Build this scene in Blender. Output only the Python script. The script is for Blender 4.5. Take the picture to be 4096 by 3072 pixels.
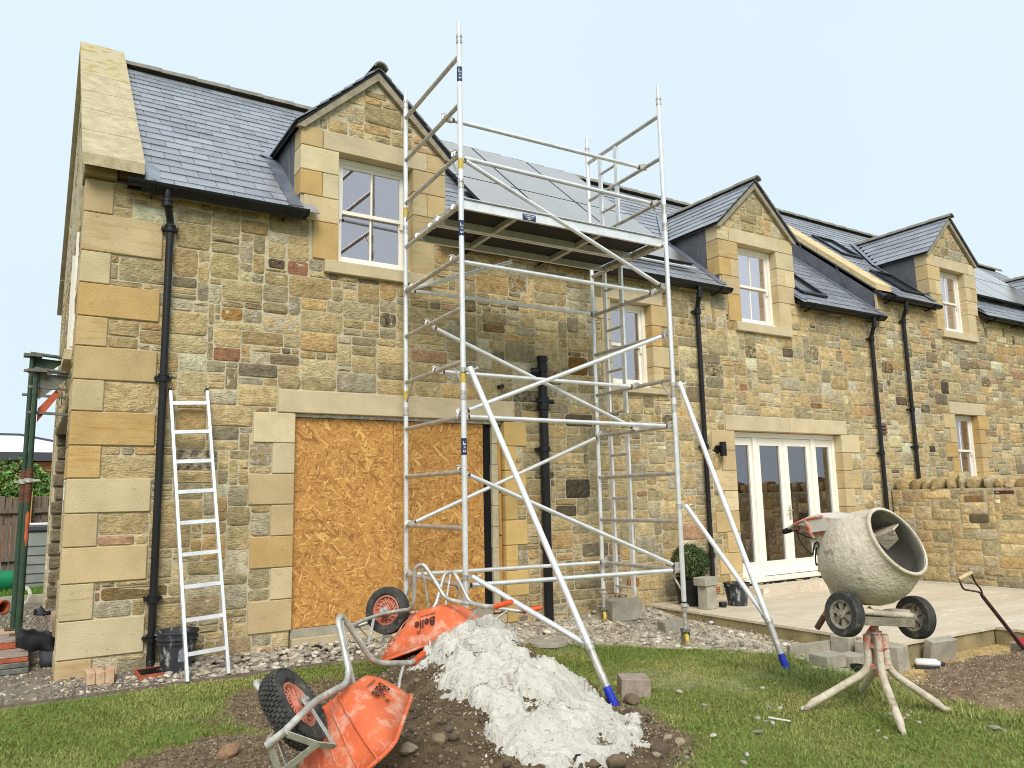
import bpy, math, random
import numpy as np
from mathutils import Vector, Matrix
for o in list(bpy.data.objects): bpy.data.objects.remove(o)
SC = bpy.context.scene
COL = SC.collection
# ------------------------------------------------------------------ camera
FPX = 3061.0                                  # focal length in photo pixels (4096 wide)
YAW, PIT, ROL = (math.radians(a) for a in (-32.293, 8.413, -1.2196))
CAM = np.array([-0.30, -7.75, 1.45])
RM = np.array(Matrix.Rotation(YAW, 3, 'Z') @ Matrix.Rotation(PIT, 3, 'X') @ Matrix.Rotation(math.pi/2, 3, 'X') @ Matrix.Rotation(ROL, 3, 'Z'))
cd = bpy.data.cameras.new('camera'); cam = bpy.data.objects.new('camera', cd); COL.objects.link(cam)
cd.sensor_fit = 'HORIZONTAL'; cd.sensor_width = 36.0; cd.lens = 36.0*FPX/4096; cd.clip_start = .05; cd.clip_end = 2000
cam.matrix_world = Matrix.Translation(Vector(CAM)) @ Matrix(RM.tolist()).to_4x4()
SC.camera = cam
SC.render.resolution_x, SC.render.resolution_y = 1024, 768
SC.cycles.filter_width = 1.0
# ------------------------------------------------------------------ sky, sun, exposure
SUN_EL, SUN_AZ = 42.0, 205.0                  # degrees; azimuth clockwise from +Y
wd = bpy.data.worlds.new('World'); SC.world = wd; wd.use_nodes = True
nt = wd.node_tree; nt.nodes.clear()
out = nt.nodes.new('ShaderNodeOutputWorld'); bg = nt.nodes.new('ShaderNodeBackground')
sky = nt.nodes.new('ShaderNodeTexSky'); sky.sky_type = 'NISHITA'; sky.sun_disc = False
sky.sun_elevation = math.radians(SUN_EL); sky.sun_rotation = math.radians(SUN_AZ); sky.dust_density = 3.0
# an even veil of high cloud over the clear sky
veil = nt.nodes.new('ShaderNodeMix'); veil.data_type = 'RGBA'; veil.inputs['Factor'].default_value = .985
tc = nt.nodes.new('ShaderNodeTexCoord'); ns = nt.nodes.new('ShaderNodeTexNoise'); ns.inputs['Scale'].default_value = 2.2; ns.inputs['Detail'].default_value = 4
cr = nt.nodes.new('ShaderNodeValToRGB')
cr.color_ramp.elements[0].position = .40; cr.color_ramp.elements[0].color = (6.55, 7.80, 8.50, 1)
cr.color_ramp.elements[1].position = .60; cr.color_ramp.elements[1].color = (6.75, 7.90, 8.52, 1)
nt.links.new(tc.outputs['Generated'], ns.inputs['Vector']); nt.links.new(ns.outputs['Fac'], cr.inputs['Fac'])
nt.links.new(sky.outputs['Color'], veil.inputs['A']); nt.links.new(cr.outputs['Color'], veil.inputs['B'])
nt.links.new(veil.outputs['Result'], bg.inputs['Color']); bg.inputs['Strength'].default_value = .0600
nt.links.new(bg.outputs['Background'], out.inputs['Surface'])
sd = bpy.data.lights.new('sun', 'SUN'); sun = bpy.data.objects.new('sun', sd); COL.objects.link(sun)
sd.energy = 1.5; sd.angle = math.radians(28); sd.color = (1.0, .95, .88)
az, el = math.radians(SUN_AZ), math.radians(SUN_EL)
sdir = Vector((math.sin(az)*math.cos(el), math.cos(az)*math.cos(el), math.sin(el)))
sun.rotation_euler = sdir.to_track_quat('Z', 'Y').to_euler(); sun.location = sdir*40
vs = SC.view_settings; vs.view_transform = 'Standard'; vs.look = 'None'; vs.gamma = 1.0; vs.use_curve_mapping = False; vs.exposure = .96
# ------------------------------------------------------------------ pixels to points
def ray(x, y): return RM @ np.array([(x-2048)/FPX, -(y-1536)/FPX, -1.0])
def oY(x, y, Y=0.): d = ray(x, y); return CAM+d*(Y-CAM[1])/d[1]
def oX(x, y, X=0.): d = ray(x, y); return CAM+d*(X-CAM[0])/d[0]
def oZ(x, y, Z=0.): d = ray(x, y); return CAM+d*(Z-CAM[2])/d[2]
def oD(x, y, D): return CAM+ray(x, y)*D
def zm(reg, w, x, y): s = (reg[1]-reg[0])/w; return reg[0]+x*s, reg[2]+y*s
def project(P):
    d = (np.asarray(P, float)-CAM) @ RM
    return 2048+FPX*d[..., 0]/-d[..., 2], 1536-FPX*d[..., 1]/-d[..., 2], -d[..., 2]
rng = np.random.default_rng(7); random.seed(7)
# ------------------------------------------------------------------ mesh building
class MB:
    def __init__(s): s.V = []; s.F = []
    def add(s, V, F):
        n = len(s.V); s.V += [tuple(map(float, v)) for v in V]; s.F += [tuple(i+n for i in f) for f in F]; return s
    def box(s, x0, x1, y0, y1, z0, z1):
        return s.add([(x0,y0,z0),(x1,y0,z0),(x1,y1,z0),(x0,y1,z0),(x0,y0,z1),(x1,y0,z1),(x1,y1,z1),(x0,y1,z1)],
                     [(0,3,2,1),(4,5,6,7),(0,1,5,4),(1,2,6,5),(2,3,7,6),(3,0,4,7)])
    def cbox(s, x0, x1, y0, y1, z0, z1, c=.006):
        # chamfered box
        P = []
        for X, sx in ((x0, 1), (x1, -1)):
            for Y, sy in ((y0, 1), (y1, -1)):
                for Z, sz in ((z0, 1), (z1, -1)):
                    P += [(X, Y+sy*c, Z+sz*c), (X+sx*c, Y, Z+sz*c), (X+sx*c, Y+sy*c, Z)]
        i = lambda a, b, d, k: (a*4+b*2+d)*3+k
        F = [(i(0,0,0,0), i(0,0,1,0), i(0,1,1,0), i(0,1,0,0)), (i(1,0,0,0), i(1,1,0,0), i(1,1,1,0), i(1,0,1,0)),
             (i(0,0,0,1), i(1,0,0,1), i(1,0,1,1), i(0,0,1,1)), (i(0,1,0,1), i(0,1,1,1), i(1,1,1,1), i(1,1,0,1)),
             (i(0,0,0,2), i(0,1,0,2), i(1,1,0,2), i(1,0,0,2)), (i(0,0,1,2), i(1,0,1,2), i(1,1,1,2), i(0,1,1,2))]
        for a in (0, 1):
            for b in (0, 1):
                F.append((i(a,b,0,0), i(a,b,0,1), i(a,b,1,1), i(a,b,1,0)) if a == b else (i(a,b,0,1), i(a,b,0,0), i(a,b,1,0), i(a,b,1,1)))
                F.append((i(a,0,b,0), i(a,1,b,0), i(a,1,b,2), i(a,0,b,2)) if a == b else (i(a,0,b,2), i(a,1,b,2), i(a,1,b,0), i(a,0,b,0)))
                F.append((i(0,a,b,1), i(0,a,b,2), i(1,a,b,2), i(1,a,b,1)) if a == b else (i(0,a,b,2), i(0,a,b,1), i(1,a,b,1), i(1,a,b,2)))
                for d in (0, 1):
                    t = (i(a,b,d,0), i(a,b,d,1), i(a,b,d,2)); F.append(t if (a+b+d) % 2 else t[::-1])
        return s.add(P, F)
    def obox(s, c, ax, h):
        c = np.asarray(c, float); ax = np.asarray(ax, float); P = []
        for sz in (-1, 1):
            for sx, sy in ((-1,-1),(1,-1),(1,1),(-1,1)): P.append(c+ax[0]*sx*h[0]+ax[1]*sy*h[1]+ax[2]*sz*h[2])
        F = [(0,3,2,1),(4,5,6,7),(0,1,5,4),(1,2,6,5),(2,3,7,6),(3,0,4,7)]
        if np.dot(np.cross(ax[0], ax[1]), ax[2]) < 0: F = [f[::-1] for f in F]
        return s.add(P, F)
    def bar(s, a, b, w, t, up=(0,0,1)):
        a = np.asarray(a, float); b = np.asarray(b, float); d = b-a; L = np.linalg.norm(d); d /= L
        u = np.asarray(up, float); sd = np.cross(d, u); sd /= np.linalg.norm(sd); u = np.cross(sd, d)
        return s.obox((a+b)/2, (d, sd, u), (L/2, w/2, t/2))
    def tube(s, pts, r, n=10, caps=True):
        P = [np.asarray(p, float) for p in pts]; m = len(P); rs = r if hasattr(r, '__len__') else [r]*m
        T = [P[min(i+1, m-1)]-P[max(i-1, 0)] for i in range(m)]; T = [t/max(np.linalg.norm(t), 1e-9) for t in T]
        u = np.cross(T[0], (0,0,1)); u = np.cross(T[0], (1,0,0)) if np.linalg.norm(u) < .15 else u; u /= np.linalg.norm(u)
        V = []; F = []
        for i in range(m):
            u = u-T[i]*np.dot(u, T[i]); u /= np.linalg.norm(u); v = np.cross(T[i], u)
            for k in range(n):
                a = 2*math.pi*k/n; V.append(P[i]+rs[i]*(math.cos(a)*u+math.sin(a)*v))
        for i in range(m-1):
            for k in range(n): F.append((i*n+k, i*n+(k+1) % n, (i+1)*n+(k+1) % n, (i+1)*n+k))
        if caps: F.append(tuple(range(n))[::-1]); F.append(tuple((m-1)*n+k for k in range(n)))
        return s.add(V, F)
    def cyl(s, a, b, r, n=16): return s.tube([a, b], r, n)
    def lathe(s, prof, o, ax, n=32, closed=False):
        o = np.asarray(o, float); ax = np.asarray(ax, float); ax /= np.linalg.norm(ax)
        u = np.cross(ax, (0,0,1)); u = np.cross(ax, (1,0,0)) if np.linalg.norm(u) < .1 else u; u /= np.linalg.norm(u); v = np.cross(ax, u)
        V = []; F = []; m = len(prof)
        for (t, r) in prof:
            for k in range(n):
                a = 2*math.pi*k/n; V.append(o+ax*t+r*(math.cos(a)*u+math.sin(a)*v))
        for i in range(m if closed else m-1):
            j = (i+1) % m
            for k in range(n): F.append((i*n+k, i*n+(k+1) % n, j*n+(k+1) % n, j*n+k))
        return s.add(V, F)
    def prism(s, poly, d):
        # polygon (3D points) extruded by vector d
        n = len(poly); P = [np.asarray(p, float) for p in poly]; d = np.asarray(d, float)
        nn = sum((np.cross(P[i]-P[0], P[(i+1) % n]-P[0]) for i in range(1, n-1)), np.zeros(3))
        F = [tuple(range(n)), tuple(range(n, 2*n))[::-1]]+[(i, i+n, (i+1) % n+n, (i+1) % n) for i in range(n)]
        if np.dot(nn, d) > 0: F = [f[::-1] for f in F]
        return s.add(P+[p+d for p in P], F)
    def build(s, name, mat, parent=None, smooth=False, kind=None, col=None, origin=None):
        V = np.array(s.V, float).reshape(-1, 3)
        o = np.array(parent['_o'] if parent is not None else (origin if origin is not None else (0,0,0)), float)
        me = bpy.data.meshes.new(name); me.from_pydata((V-o).tolist(), [], s.F); me.update()
        return link(name, me, mat, parent, smooth, kind, col, o)
ORG = {}
def link(name, me, mat, parent=None, smooth=False, kind=None, col=None, o=None):
    if mat is not None: me.materials.append(mat)
    if smooth:
        try: me.shade_smooth()
        except Exception: me.polygons.foreach_set('use_smooth', [True]*len(me.polygons))
        if smooth != True:
            try: me.set_sharp_from_angle(angle=math.radians(smooth))
            except Exception: pass
    ob = bpy.data.objects.new(name, me); COL.objects.link(ob)
    if col is not None: set_col(me, col)
    if parent is not None: ob.parent = parent
    elif o is not None: ob.location = o
    ob['_o'] = [float(v) for v in (o if o is not None else (0,0,0))]
    if kind: ob['kind'] = kind
    return ob
def set_col(me, col):
    a = me.color_attributes.new('Col', 'FLOAT_COLOR', 'POINT'); c = np.asarray(col, float); n = len(me.vertices)
    if c.ndim == 1: c = np.tile(c, (n, 1))
    if c.shape[1] == 3: c = np.hstack([c, np.full((n, 1), .5)])
    a.data.foreach_set('color', c.astype(np.float32).ravel())
def tag(o, label, cat, group=None):
    o['label'] = label; o['category'] = cat
    if group: o['group'] = group
    return o
def thing(name, loc, label, cat, group=None, kind=None):
    e = bpy.data.objects.new(name, None); COL.objects.link(e); e.location = loc; e.empty_display_size = .1
    e['_o'] = [float(v) for v in loc]; tag(e, label, cat, group); return e
def fillet(pts, r, n=5):
    P = [np.asarray(p, float) for p in pts]; out = [P[0]]
    for i in range(1, len(P)-1):
        a, b, c = P[i-1], P[i], P[i+1]; u = a-b; v = c-b; lu, lv = np.linalg.norm(u), np.linalg.norm(v)
        k = min(r, lu*.48, lv*.48); p, q = b+u/lu*k, b+v/lv*k
        for j in range(n+1):
            t = j/n; out.append((1-t)**2*p+2*t*(1-t)*b+t*t*q)
    return out+[P[-1]]
def text_mesh(body, size, bold=0.0):
    cu = bpy.data.curves.new('lettering', 'FONT'); cu.body = body; cu.size = size; cu.align_x = 'CENTER'; cu.align_y = 'CENTER'; cu.offset = bold; cu.resolution_u = 2
    o = bpy.data.objects.new('lettering', cu); COL.objects.link(o)
    me = bpy.data.meshes.new_from_object(o.evaluated_get(bpy.context.evaluated_depsgraph_get()))
    bpy.data.objects.remove(o); bpy.data.curves.remove(cu)
    V = [tuple(v.co) for v in me.vertices]; F = [tuple(p.vertices) for p in me.polygons]; bpy.data.meshes.remove(me)
    return V, F
def vnoise(x, y, sc, seed=0, oct=4, gain=.5):
    x = np.asarray(x, float)*sc; y = np.asarray(y, float)*sc; t = 0; a = 1; tot = 0
    for k in range(oct):
        xi = np.floor(x).astype(np.int64); yi = np.floor(y).astype(np.int64); fx = x-xi; fy = y-yi
        fx = fx*fx*(3-2*fx); fy = fy*fy*(3-2*fy)
        def h(i, j):
            v = (i*374761393+j*668265263+(seed+k)*974634777) & 0xffffffff; v = ((v ^ (v >> 13))*1274126177) & 0xffffffff; v ^= v >> 16
            return (v & 0xffff)/65535.0
        t = t+a*(h(xi, yi)*(1-fx)*(1-fy)+h(xi+1, yi)*fx*(1-fy)+h(xi, yi+1)*(1-fx)*fy+h(xi+1, yi+1)*fx*fy)
        tot += a; a *= gain; x = x*2.03+17.1; y = y*2.03+9.7
    return t/tot
def S3(r, g, b): return tuple((c/255/12.92 if c/255 <= .04045 else ((c/255+.055)/1.055)**2.4) for c in (r, g, b))
# ------------------------------------------------------------------ materials
def newmat(name):
    m = bpy.data.materials.new(name); m.use_nodes = True; t = m.node_tree
    for n in list(t.nodes):
        if n.type not in ('OUTPUT_MATERIAL', 'BSDF_PRINCIPLED'): t.nodes.remove(n)
    b = [n for n in t.nodes if n.type == 'BSDF_PRINCIPLED'][0]
    return m, t, b
def N(t, kind, **kw):
    n = t.nodes.new('ShaderNode'+kind)
    for k, v in kw.items():
        if hasattr(n, k) and k not in n.inputs: setattr(n, k, v)
        else: n.inputs[k].default_value = v
    return n
def mixc(t, fac, a, b, mode='MIX'):
    n = t.nodes.new('ShaderNodeMix'); n.data_type = 'RGBA'; n.blend_type = mode
    for sock, v in (('Factor', fac), ('A', a), ('B', b)):
        s = [i for i in n.inputs if i.name == sock and (i.type == 'RGBA' if sock != 'Factor' else i.type == 'VALUE')][0]
        if hasattr(v, 'links'): t.links.new(v, s)
        elif hasattr(v, '__len__'): s.default_value = (*v[:3], 1)
        else: s.default_value = v
    return [o for o in n.outputs if o.type == 'RGBA'][0]
def ramp(t, src, lo, hi, a=(0,0,0), b=(1,1,1)):
    r = t.nodes.new('ShaderNodeValToRGB'); e = r.color_ramp.elements; e[0].position = lo; e[1].position = hi; e[0].color = (*a, 1); e[1].color = (*b, 1)
    t.links.new(src, r.inputs['Fac']); return r.outputs['Color']
def coords(t, scale=(1,1,1), rot=(0,0,0), kind='Object'):
    c = t.nodes.new('ShaderNodeTexCoord'); mp = t.nodes.new('ShaderNodeMapping'); mp.inputs['Scale'].default_value = scale; mp.inputs['Rotation'].default_value = rot
    t.links.new(c.outputs[kind], mp.inputs['Vector']); return mp.outputs['Vector']
def noise(t, vec, scale, detail=5, rough=.55):
    n = N(t, 'TexNoise', Scale=scale, Detail=detail, Roughness=rough); t.links.new(vec, n.inputs['Vector']); return n.outputs['Fac']
def bump(t, b, h, strength, dist):
    n = N(t, 'Bump', Strength=strength, Distance=dist); t.links.new(h, n.inputs['Height']); t.links.new(n.outputs['Normal'], b.inputs['Normal']); return n
def pmat(name, c, c2=None, ns=6, lo=.35, hi=.65, rough=.6, metal=0., bmp=None, attr=False, spec=.35, c3=None, n3=(20,.6,.7), stretch=(1,1,1), rough2=None):
    m, t, b = newmat(name); vec = coords(t, stretch)
    base = None
    if attr:
        a = t.nodes.new('ShaderNodeVertexColor'); a.layer_name = 'Col'; base = a.outputs['Color']
        if c2 is not None: base = mixc(t, ramp(t, noise(t, vec, ns), lo, hi), base, mixc(t, 1.0, base, c2, 'MULTIPLY'))
    elif c2 is not None: base = mixc(t, ramp(t, noise(t, vec, ns), lo, hi), c, c2)
    if c3 is not None: base = mixc(t, ramp(t, noise(t, vec, n3[0], 6, .65), n3[1], n3[2]), base if base is not None else c, c3)
    if base is None: b.inputs['Base Color'].default_value = (*c, 1)
    else: t.links.new(base, b.inputs['Base Color'])
    b.inputs['Roughness'].default_value = rough; b.inputs['Metallic'].default_value = metal; b.inputs['Specular IOR Level'].default_value = spec
    if rough2 is not None:
        rr = ramp(t, noise(t, vec, ns*1.7), .3, .7, (rough,)*3, (rough2,)*3); t.links.new(rr, b.inputs['Roughness'])
    if bmp: bump(t, b, noise(t, vec, bmp[0], 7, .6), bmp[1], bmp[2])
    return m
def stone_mat():
    m, t, b = newmat('rubble_sandstone'); vec = coords(t)
    a = t.nodes.new('ShaderNodeVertexColor'); a.layer_name = 'Col'
    n1 = noise(t, vec, 11, 9, .68); n2 = noise(t, vec, 38, 6, .65); n3 = noise(t, coords(t, (5, 5, 30)), 3.5, 5, .6); n4 = noise(t, vec, 16, 7, .7)
    base = mixc(t, ramp(t, n1, .32, .68), mixc(t, 1., a.outputs['Color'], (.70, .68, .64), 'MULTIPLY'), mixc(t, 1., a.outputs['Color'], (1.34, 1.32, 1.28), 'MULTIPLY'))
    base = mixc(t, mixc(t, ramp(t, n3, .45, .62), (0,0,0), (.32,)*3), base, mixc(t, 1., base, (.58, .50, .42), 'MULTIPLY'))
    base = mixc(t, mixc(t, ramp(t, n2, .58, .70), (0,0,0), (.45,)*3), base, mixc(t, 1., base, (.5, .45, .4), 'MULTIPLY'))
    nw = noise(t, coords(t, (1, 1, .6)), .9, 4, .6); base = mixc(t, ramp(t, nw, .35, .65), mixc(t, 1., base, (.86, .85, .84), 'MULTIPLY'), mixc(t, 1., base, (1.10, 1.09, 1.06), 'MULTIPLY'))
    # alpha carries a per-stone number: old limewash patches on some, soot on others
    al = a.outputs['Alpha']
    w = N(t, 'Math', operation='GREATER_THAN'); t.links.new(al, w.inputs[0]); w.inputs[1].default_value = .945
    wm = N(t, 'Math', operation='MULTIPLY'); t.links.new(w.outputs[0], wm.inputs[0]); t.links.new(ramp(t, n4, .48, .62), wm.inputs[1])
    base = mixc(t, wm.outputs[0], base, (.66, .62, .54))
    k = N(t, 'Math', operation='LESS_THAN'); t.links.new(al, k.inputs[0]); k.inputs[1].default_value = .022
    km = N(t, 'Math', operation='MULTIPLY'); t.links.new(k.outputs[0], km.inputs[0]); t.links.new(ramp(t, n4, .34, .62), km.inputs[1])
    base = mixc(t, km.outputs[0], base, (.075, .062, .048))
    t.links.new(base, b.inputs['Base Color']); b.inputs['Roughness'].default_value = .9; b.inputs['Specular IOR Level'].default_value = .2
    hm = N(t, 'Math', operation='ADD'); t.links.new(n1, hm.inputs[0]); hs = N(t, 'Math', operation='MULTIPLY'); t.links.new(n2, hs.inputs[0]); hs.inputs[1].default_value = .45; t.links.new(hs.outputs[0], hm.inputs[1])
    hb = N(t, 'Math', operation='ADD'); t.links.new(hm.outputs[0], hb.inputs[0]); h3 = N(t, 'Math', operation='MULTIPLY'); t.links.new(n3, h3.inputs[0]); h3.inputs[1].default_value = .5; t.links.new(h3.outputs[0], hb.inputs[1])
    bump(t, b, hb.outputs[0], 1.0, .050); return m
def quoin_mat(name, band=.35, lim=(.50, .64)):
    m, t, b = newmat(name); vec = coords(t)
    a = t.nodes.new('ShaderNodeVertexColor'); a.layer_name = 'Col'
    n1 = noise(t, vec, 3.2, 6, .6); n2 = noise(t, vec, 90, 6, .65); n3 = noise(t, coords(t, (1.6, 1.6, 16), (0, .16, 0)), 1.5, 4, .55); n4 = noise(t, vec, 26, 4, .6)
    base = mixc(t, ramp(t, n1, .3, .7), mixc(t, 1., a.outputs['Color'], (.86, .84, .80), 'MULTIPLY'), mixc(t, 1., a.outputs['Color'], (1.1, 1.08, 1.05), 'MULTIPLY'))
    gt = N(t, 'Math', operation='GREATER_THAN'); t.links.new(a.outputs['Alpha'], gt.inputs[0]); gt.inputs[1].default_value = .66
    gm = N(t, 'Math', operation='MULTIPLY'); t.links.new(gt.outputs[0], gm.inputs[0]); t.links.new(ramp(t, n3, *lim), gm.inputs[1])
    base = mixc(t, mixc(t, gm.outputs[0], (0,0,0), (band,)*3), base, mixc(t, 1., base, (.80, .66, .46), 'MULTIPLY'))
    base = mixc(t, ramp(t, n4, .66, .72), base, mixc(t, 1., base, (.74, .62, .48), 'MULTIPLY'))
    t.links.new(base, b.inputs['Base Color']); b.inputs['Roughness'].default_value = .88; b.inputs['Specular IOR Level'].default_value = .2
    bump(t, b, n2, .9, .009); return m
def osb_mat():
    m, t, b = newmat('oriented_strand_board'); base = None; h = None
    for i, (rot, sc) in enumerate(((-1.45, 1.0), (.75, .85), (-.55, 1.15), (1.25, .95), (.12, 1.05), (2.35, .7))):
        v = coords(t, (1, 1, 1), (0, rot, 0)); mp = N(t, 'Mapping'); mp.inputs['Scale'].default_value = (13*sc, 1, 58*sc); mp.inputs['Location'].default_value = (i*3.7, 0, i*1.9); t.links.new(v, mp.inputs['Vector'])
        nz = N(t, 'TexNoise', Scale=2.0, Detail=2.); t.links.new(mp.outputs[0], nz.inputs['Vector'])
        ad = N(t, 'VectorMath', operation='MULTIPLY_ADD'); t.links.new(nz.outputs['Color'], ad.inputs[0]); ad.inputs[1].default_value = (.06,.06,.06); t.links.new(mp.outputs[0], ad.inputs[2])
        vo = N(t, 'TexVoronoi', Scale=1.0, Randomness=1.0); t.links.new(ad.outputs[0], vo.inputs['Vector'])
        sp = N(t, 'SeparateColor'); t.links.new(vo.outputs['Color'], sp.inputs[0])
        rp = t.nodes.new('ShaderNodeValToRGB'); e = rp.color_ramp.elements
        e[0].position = 0; e[0].color = (*S3(150, 102, 50), 1); e[1].position = 1; e[1].color = (*S3(230, 184, 112), 1)
        for p, c in ((.25, S3(182, 128, 64)), (.6, S3(198, 144, 74)), (.85, S3(208, 156, 84))):
            x = e.new(p); x.color = (*c, 1)
        t.links.new(sp.outputs[0], rp.inputs['Fac'])
        pick = N(t, 'Math', operation='GREATER_THAN'); t.links.new(sp.outputs[1], pick.inputs[0]); pick.inputs[1].default_value = (.5, .5, .62, .72, .78, .86)[i]
        base = rp.outputs['Color'] if base is None else mixc(t, pick.outputs[0], base, rp.outputs['Color'])
        h = sp.outputs[0] if h is None else mixc(t, pick.outputs[0], h, sp.outputs[0])
    g = noise(t, coords(t), 60, 4); base = mixc(t, ramp(t, g, .60, .72), base, mixc(t, 1., base, (.55, .42, .3), 'MULTIPLY'))
    t.links.new(base, b.inputs['Base Color']); b.inputs['Roughness'].default_value = .7; bump(t, b, h, .35, .004); return m
def glass_mat(name, fac, tint):
    m, t, b = newmat(name); t.nodes.remove(b); o = [n for n in t.nodes if n.type == 'OUTPUT_MATERIAL'][0]
    g = N(t, 'BsdfGlossy', Roughness=0.004); g.inputs['Color'].default_value = (.93, .86, .90, 1); tr = N(t, 'BsdfTransparent'); tr.inputs['Color'].default_value = (*tint, 1)
    mx = N(t, 'MixShader'); mx.inputs['Fac'].default_value = fac; t.links.new(tr.outputs[0], mx.inputs[1]); t.links.new(g.outputs[0], mx.inputs[2]); t.links.new(mx.outputs[0], o.inputs['Surface']); return m
M = {}
M['stone'] = stone_mat()
M['quoin'] = quoin_mat('dressed_sandstone', .60)
M['lintel'] = quoin_mat('smooth_sandstone', .12, (.55, .7))
M['mortar'] = pmat('lime_mortar', S3(202, 191, 162), S3(182, 170, 142), 14, rough=.95, bmp=(120, .5, .006), spec=.15)
M['slate'] = pmat('slate', (1,1,1), (.80, .81, .84), 7, .35, .7, rough=.24, attr=True, spec=.95, bmp=(40, .25, .004), rough2=.42, stretch=(1,1,1))
M['ridge'] = pmat('clay_ridge', S3(120, 116, 108), S3(142, 136, 122), 9, rough=.8, bmp=(50, .3, .004), c3=S3(140, 124, 60), n3=(26, .66, .74))
M['lead'] = pmat('lead_sheet', S3(86, 88, 94), S3(102, 104, 110), 4, rough=.5, spec=.5, bmp=(9, .25, .01), c3=S3(150, 156, 166), n3=(45, .68, .76))
M['leadlight'] = pmat('bright_lead', S3(150, 156, 166), S3(120, 126, 138), 6, rough=.4, spec=.5, bmp=(12, .3, .008))
M['coping'] = pmat('weathered_coping', S3(198, 184, 152), S3(174, 160, 130), 9, rough=.92, bmp=(70, .5, .006), c3=S3(146, 130, 100), n3=(55, .56, .66), spec=.15)
M['copinglichen'] = pmat('lichened_coping', S3(186, 174, 142), S3(168, 148, 84), 9, .48, .64, rough=.92, bmp=(70, .5, .006), c3=S3(206, 200, 180), n3=(16, .66, .7), spec=.15)
M['copinggold'] = pmat('clean_coping', S3(218, 198, 158), S3(202, 176, 130), 3, rough=.9, bmp=(70, .4, .005), spec=.15, stretch=(1, 1, 5))
M['black'] = pmat('black_rainwater_goods', S3(24, 25, 26), S3(33, 33, 34), 5, rough=.42, spec=.35)
M['blackmatt'] = pmat('black_rubber_sheet', S3(40, 42, 46), S3(62, 64, 68), 8, rough=.6, bmp=(20, .3, .01), c3=S3(120, 118, 112), n3=(22, .66, .74))
M['white'] = pmat('cream_white_paint', S3(246, 241, 228), S3(240, 234, 220), 5, rough=.38, spec=.45)
M['glassup'] = glass_mat('window_glass', .42, (.80, .80, .80)); M['glasscurtain'] = glass_mat('curtained_glass', .66, (.9, .9, .9)); M['glassdown'] = glass_mat('door_glass', .22, (.55, .58, .6))
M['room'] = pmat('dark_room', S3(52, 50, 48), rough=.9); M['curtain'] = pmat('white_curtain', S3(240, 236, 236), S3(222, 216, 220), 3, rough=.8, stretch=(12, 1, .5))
M['alu'] = pmat('aluminium', S3(244, 244, 244), S3(226, 226, 226), 9, rough=.34, metal=.5, spec=.5, bmp=(60, .12, .002), c3=S3(150, 150, 150), n3=(42, .68, .78), rough2=.45)
M['alud'] = pmat('dull_aluminium', S3(208, 205, 200), S3(176, 172, 164), 12, rough=.42, metal=.5, bmp=(60, .2, .002), c3=S3(120, 116, 108), n3=(30, .62, .74), stretch=(1,1,1))
M['galv'] = pmat('galvanised_steel', S3(204, 200, 192), S3(168, 164, 156), 16, rough=.45, metal=.5, bmp=(50, .35, .003), c3=S3(224, 216, 204), n3=(14, .52, .64))
M['ply'] = pmat('dark_plywood', S3(44, 38, 34), S3(28, 24, 22), 6, rough=.65, bmp=(30, .2, .003), c3=S3(90, 84, 76), n3=(40, .72, .78))
M['navy'] = pmat('navy_sticker', S3(38, 48, 92), rough=.4); M['wtext'] = pmat('white_print', S3(235, 235, 235), rough=.5); M['btext'] = pmat('black_print', S3(46, 30, 28), rough=.5)
M['ytape'] = pmat('yellow_label', S3(214, 190, 90), S3(190, 160, 70), 40, rough=.5); M['red'] = pmat('red_plastic', S3(190, 40, 48), S3(160, 30, 40), 8, rough=.45)
M['blue'] = pmat('blue_rubber', S3(38, 60, 190), S3(28, 44, 150), 14, rough=.45)
M['osb'] = osb_mat()
M['timber'] = pmat('raw_timber', S3(206, 160, 92), S3(176, 130, 68), 4, rough=.8, stretch=(6, 6, .6)); M['voidblack'] = pmat('void_black', S3(14, 14, 16), rough=.8)
M['concrete'] = pmat('concrete_block', S3(178, 171, 154), S3(156, 149, 133), 8, rough=.95, bmp=(90, .6, .006), c3=S3(122, 118, 110), n3=(60, .58, .68), spec=.15)
M['concretepink'] = pmat('pinkish_block', S3(172, 154, 142), S3(150, 134, 122), 12, rough=.95, bmp=(80, .7, .007), c3=S3(118, 106, 98), n3=(70, .55, .65), spec=.15)
M['paving'] = pmat('sandstone_paving', S3(214, 200, 178), S3(196, 180, 156), 1.6, .3, .7, rough=.75, attr=False, c3=S3(226, 216, 198), n3=(5, .56, .66), bmp=(30, .2, .004), stretch=(.6, 2.2, 1), spec=.3)
M['pavedge'] = pmat('paving_edge', S3(168, 150, 112), S3(134, 124, 92), 3, rough=.9, c3=S3(100, 98, 74), n3=(6, .56, .68), bmp=(60, .4, .005))
M['orange'] = pmat('orange_plastic', S3(222, 112, 70), S3(208, 100, 62), 5, rough=.58, spec=.28, c3=S3(224, 176, 152), n3=(9, .50, .70), bmp=(30, .12, .003))
M['grip'] = pmat('orange_grip', S3(228, 92, 40), S3(206, 78, 36), 20, rough=.6)
M['rubber'] = pmat('tyre_rubber', S3(52, 51, 50), S3(76, 74, 70), 14, rough=.85, c3=S3(126, 120, 108), n3=(16, .58, .72), bmp=(60, .2, .003))
M['rimorange'] = pmat('dusty_orange_rim', S3(204, 112, 86), S3(196, 140, 120), 16, rough=.65)
M['dusty'] = pmat('concrete_caked_steel', S3(220, 208, 188), S3(196, 183, 160), 7, .35, .65, rough=.88, bmp=(30, 1.0, .018), c3=S3(160, 145, 122), n3=(6, .60, .66), spec=.2, stretch=(1,1,1))
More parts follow.
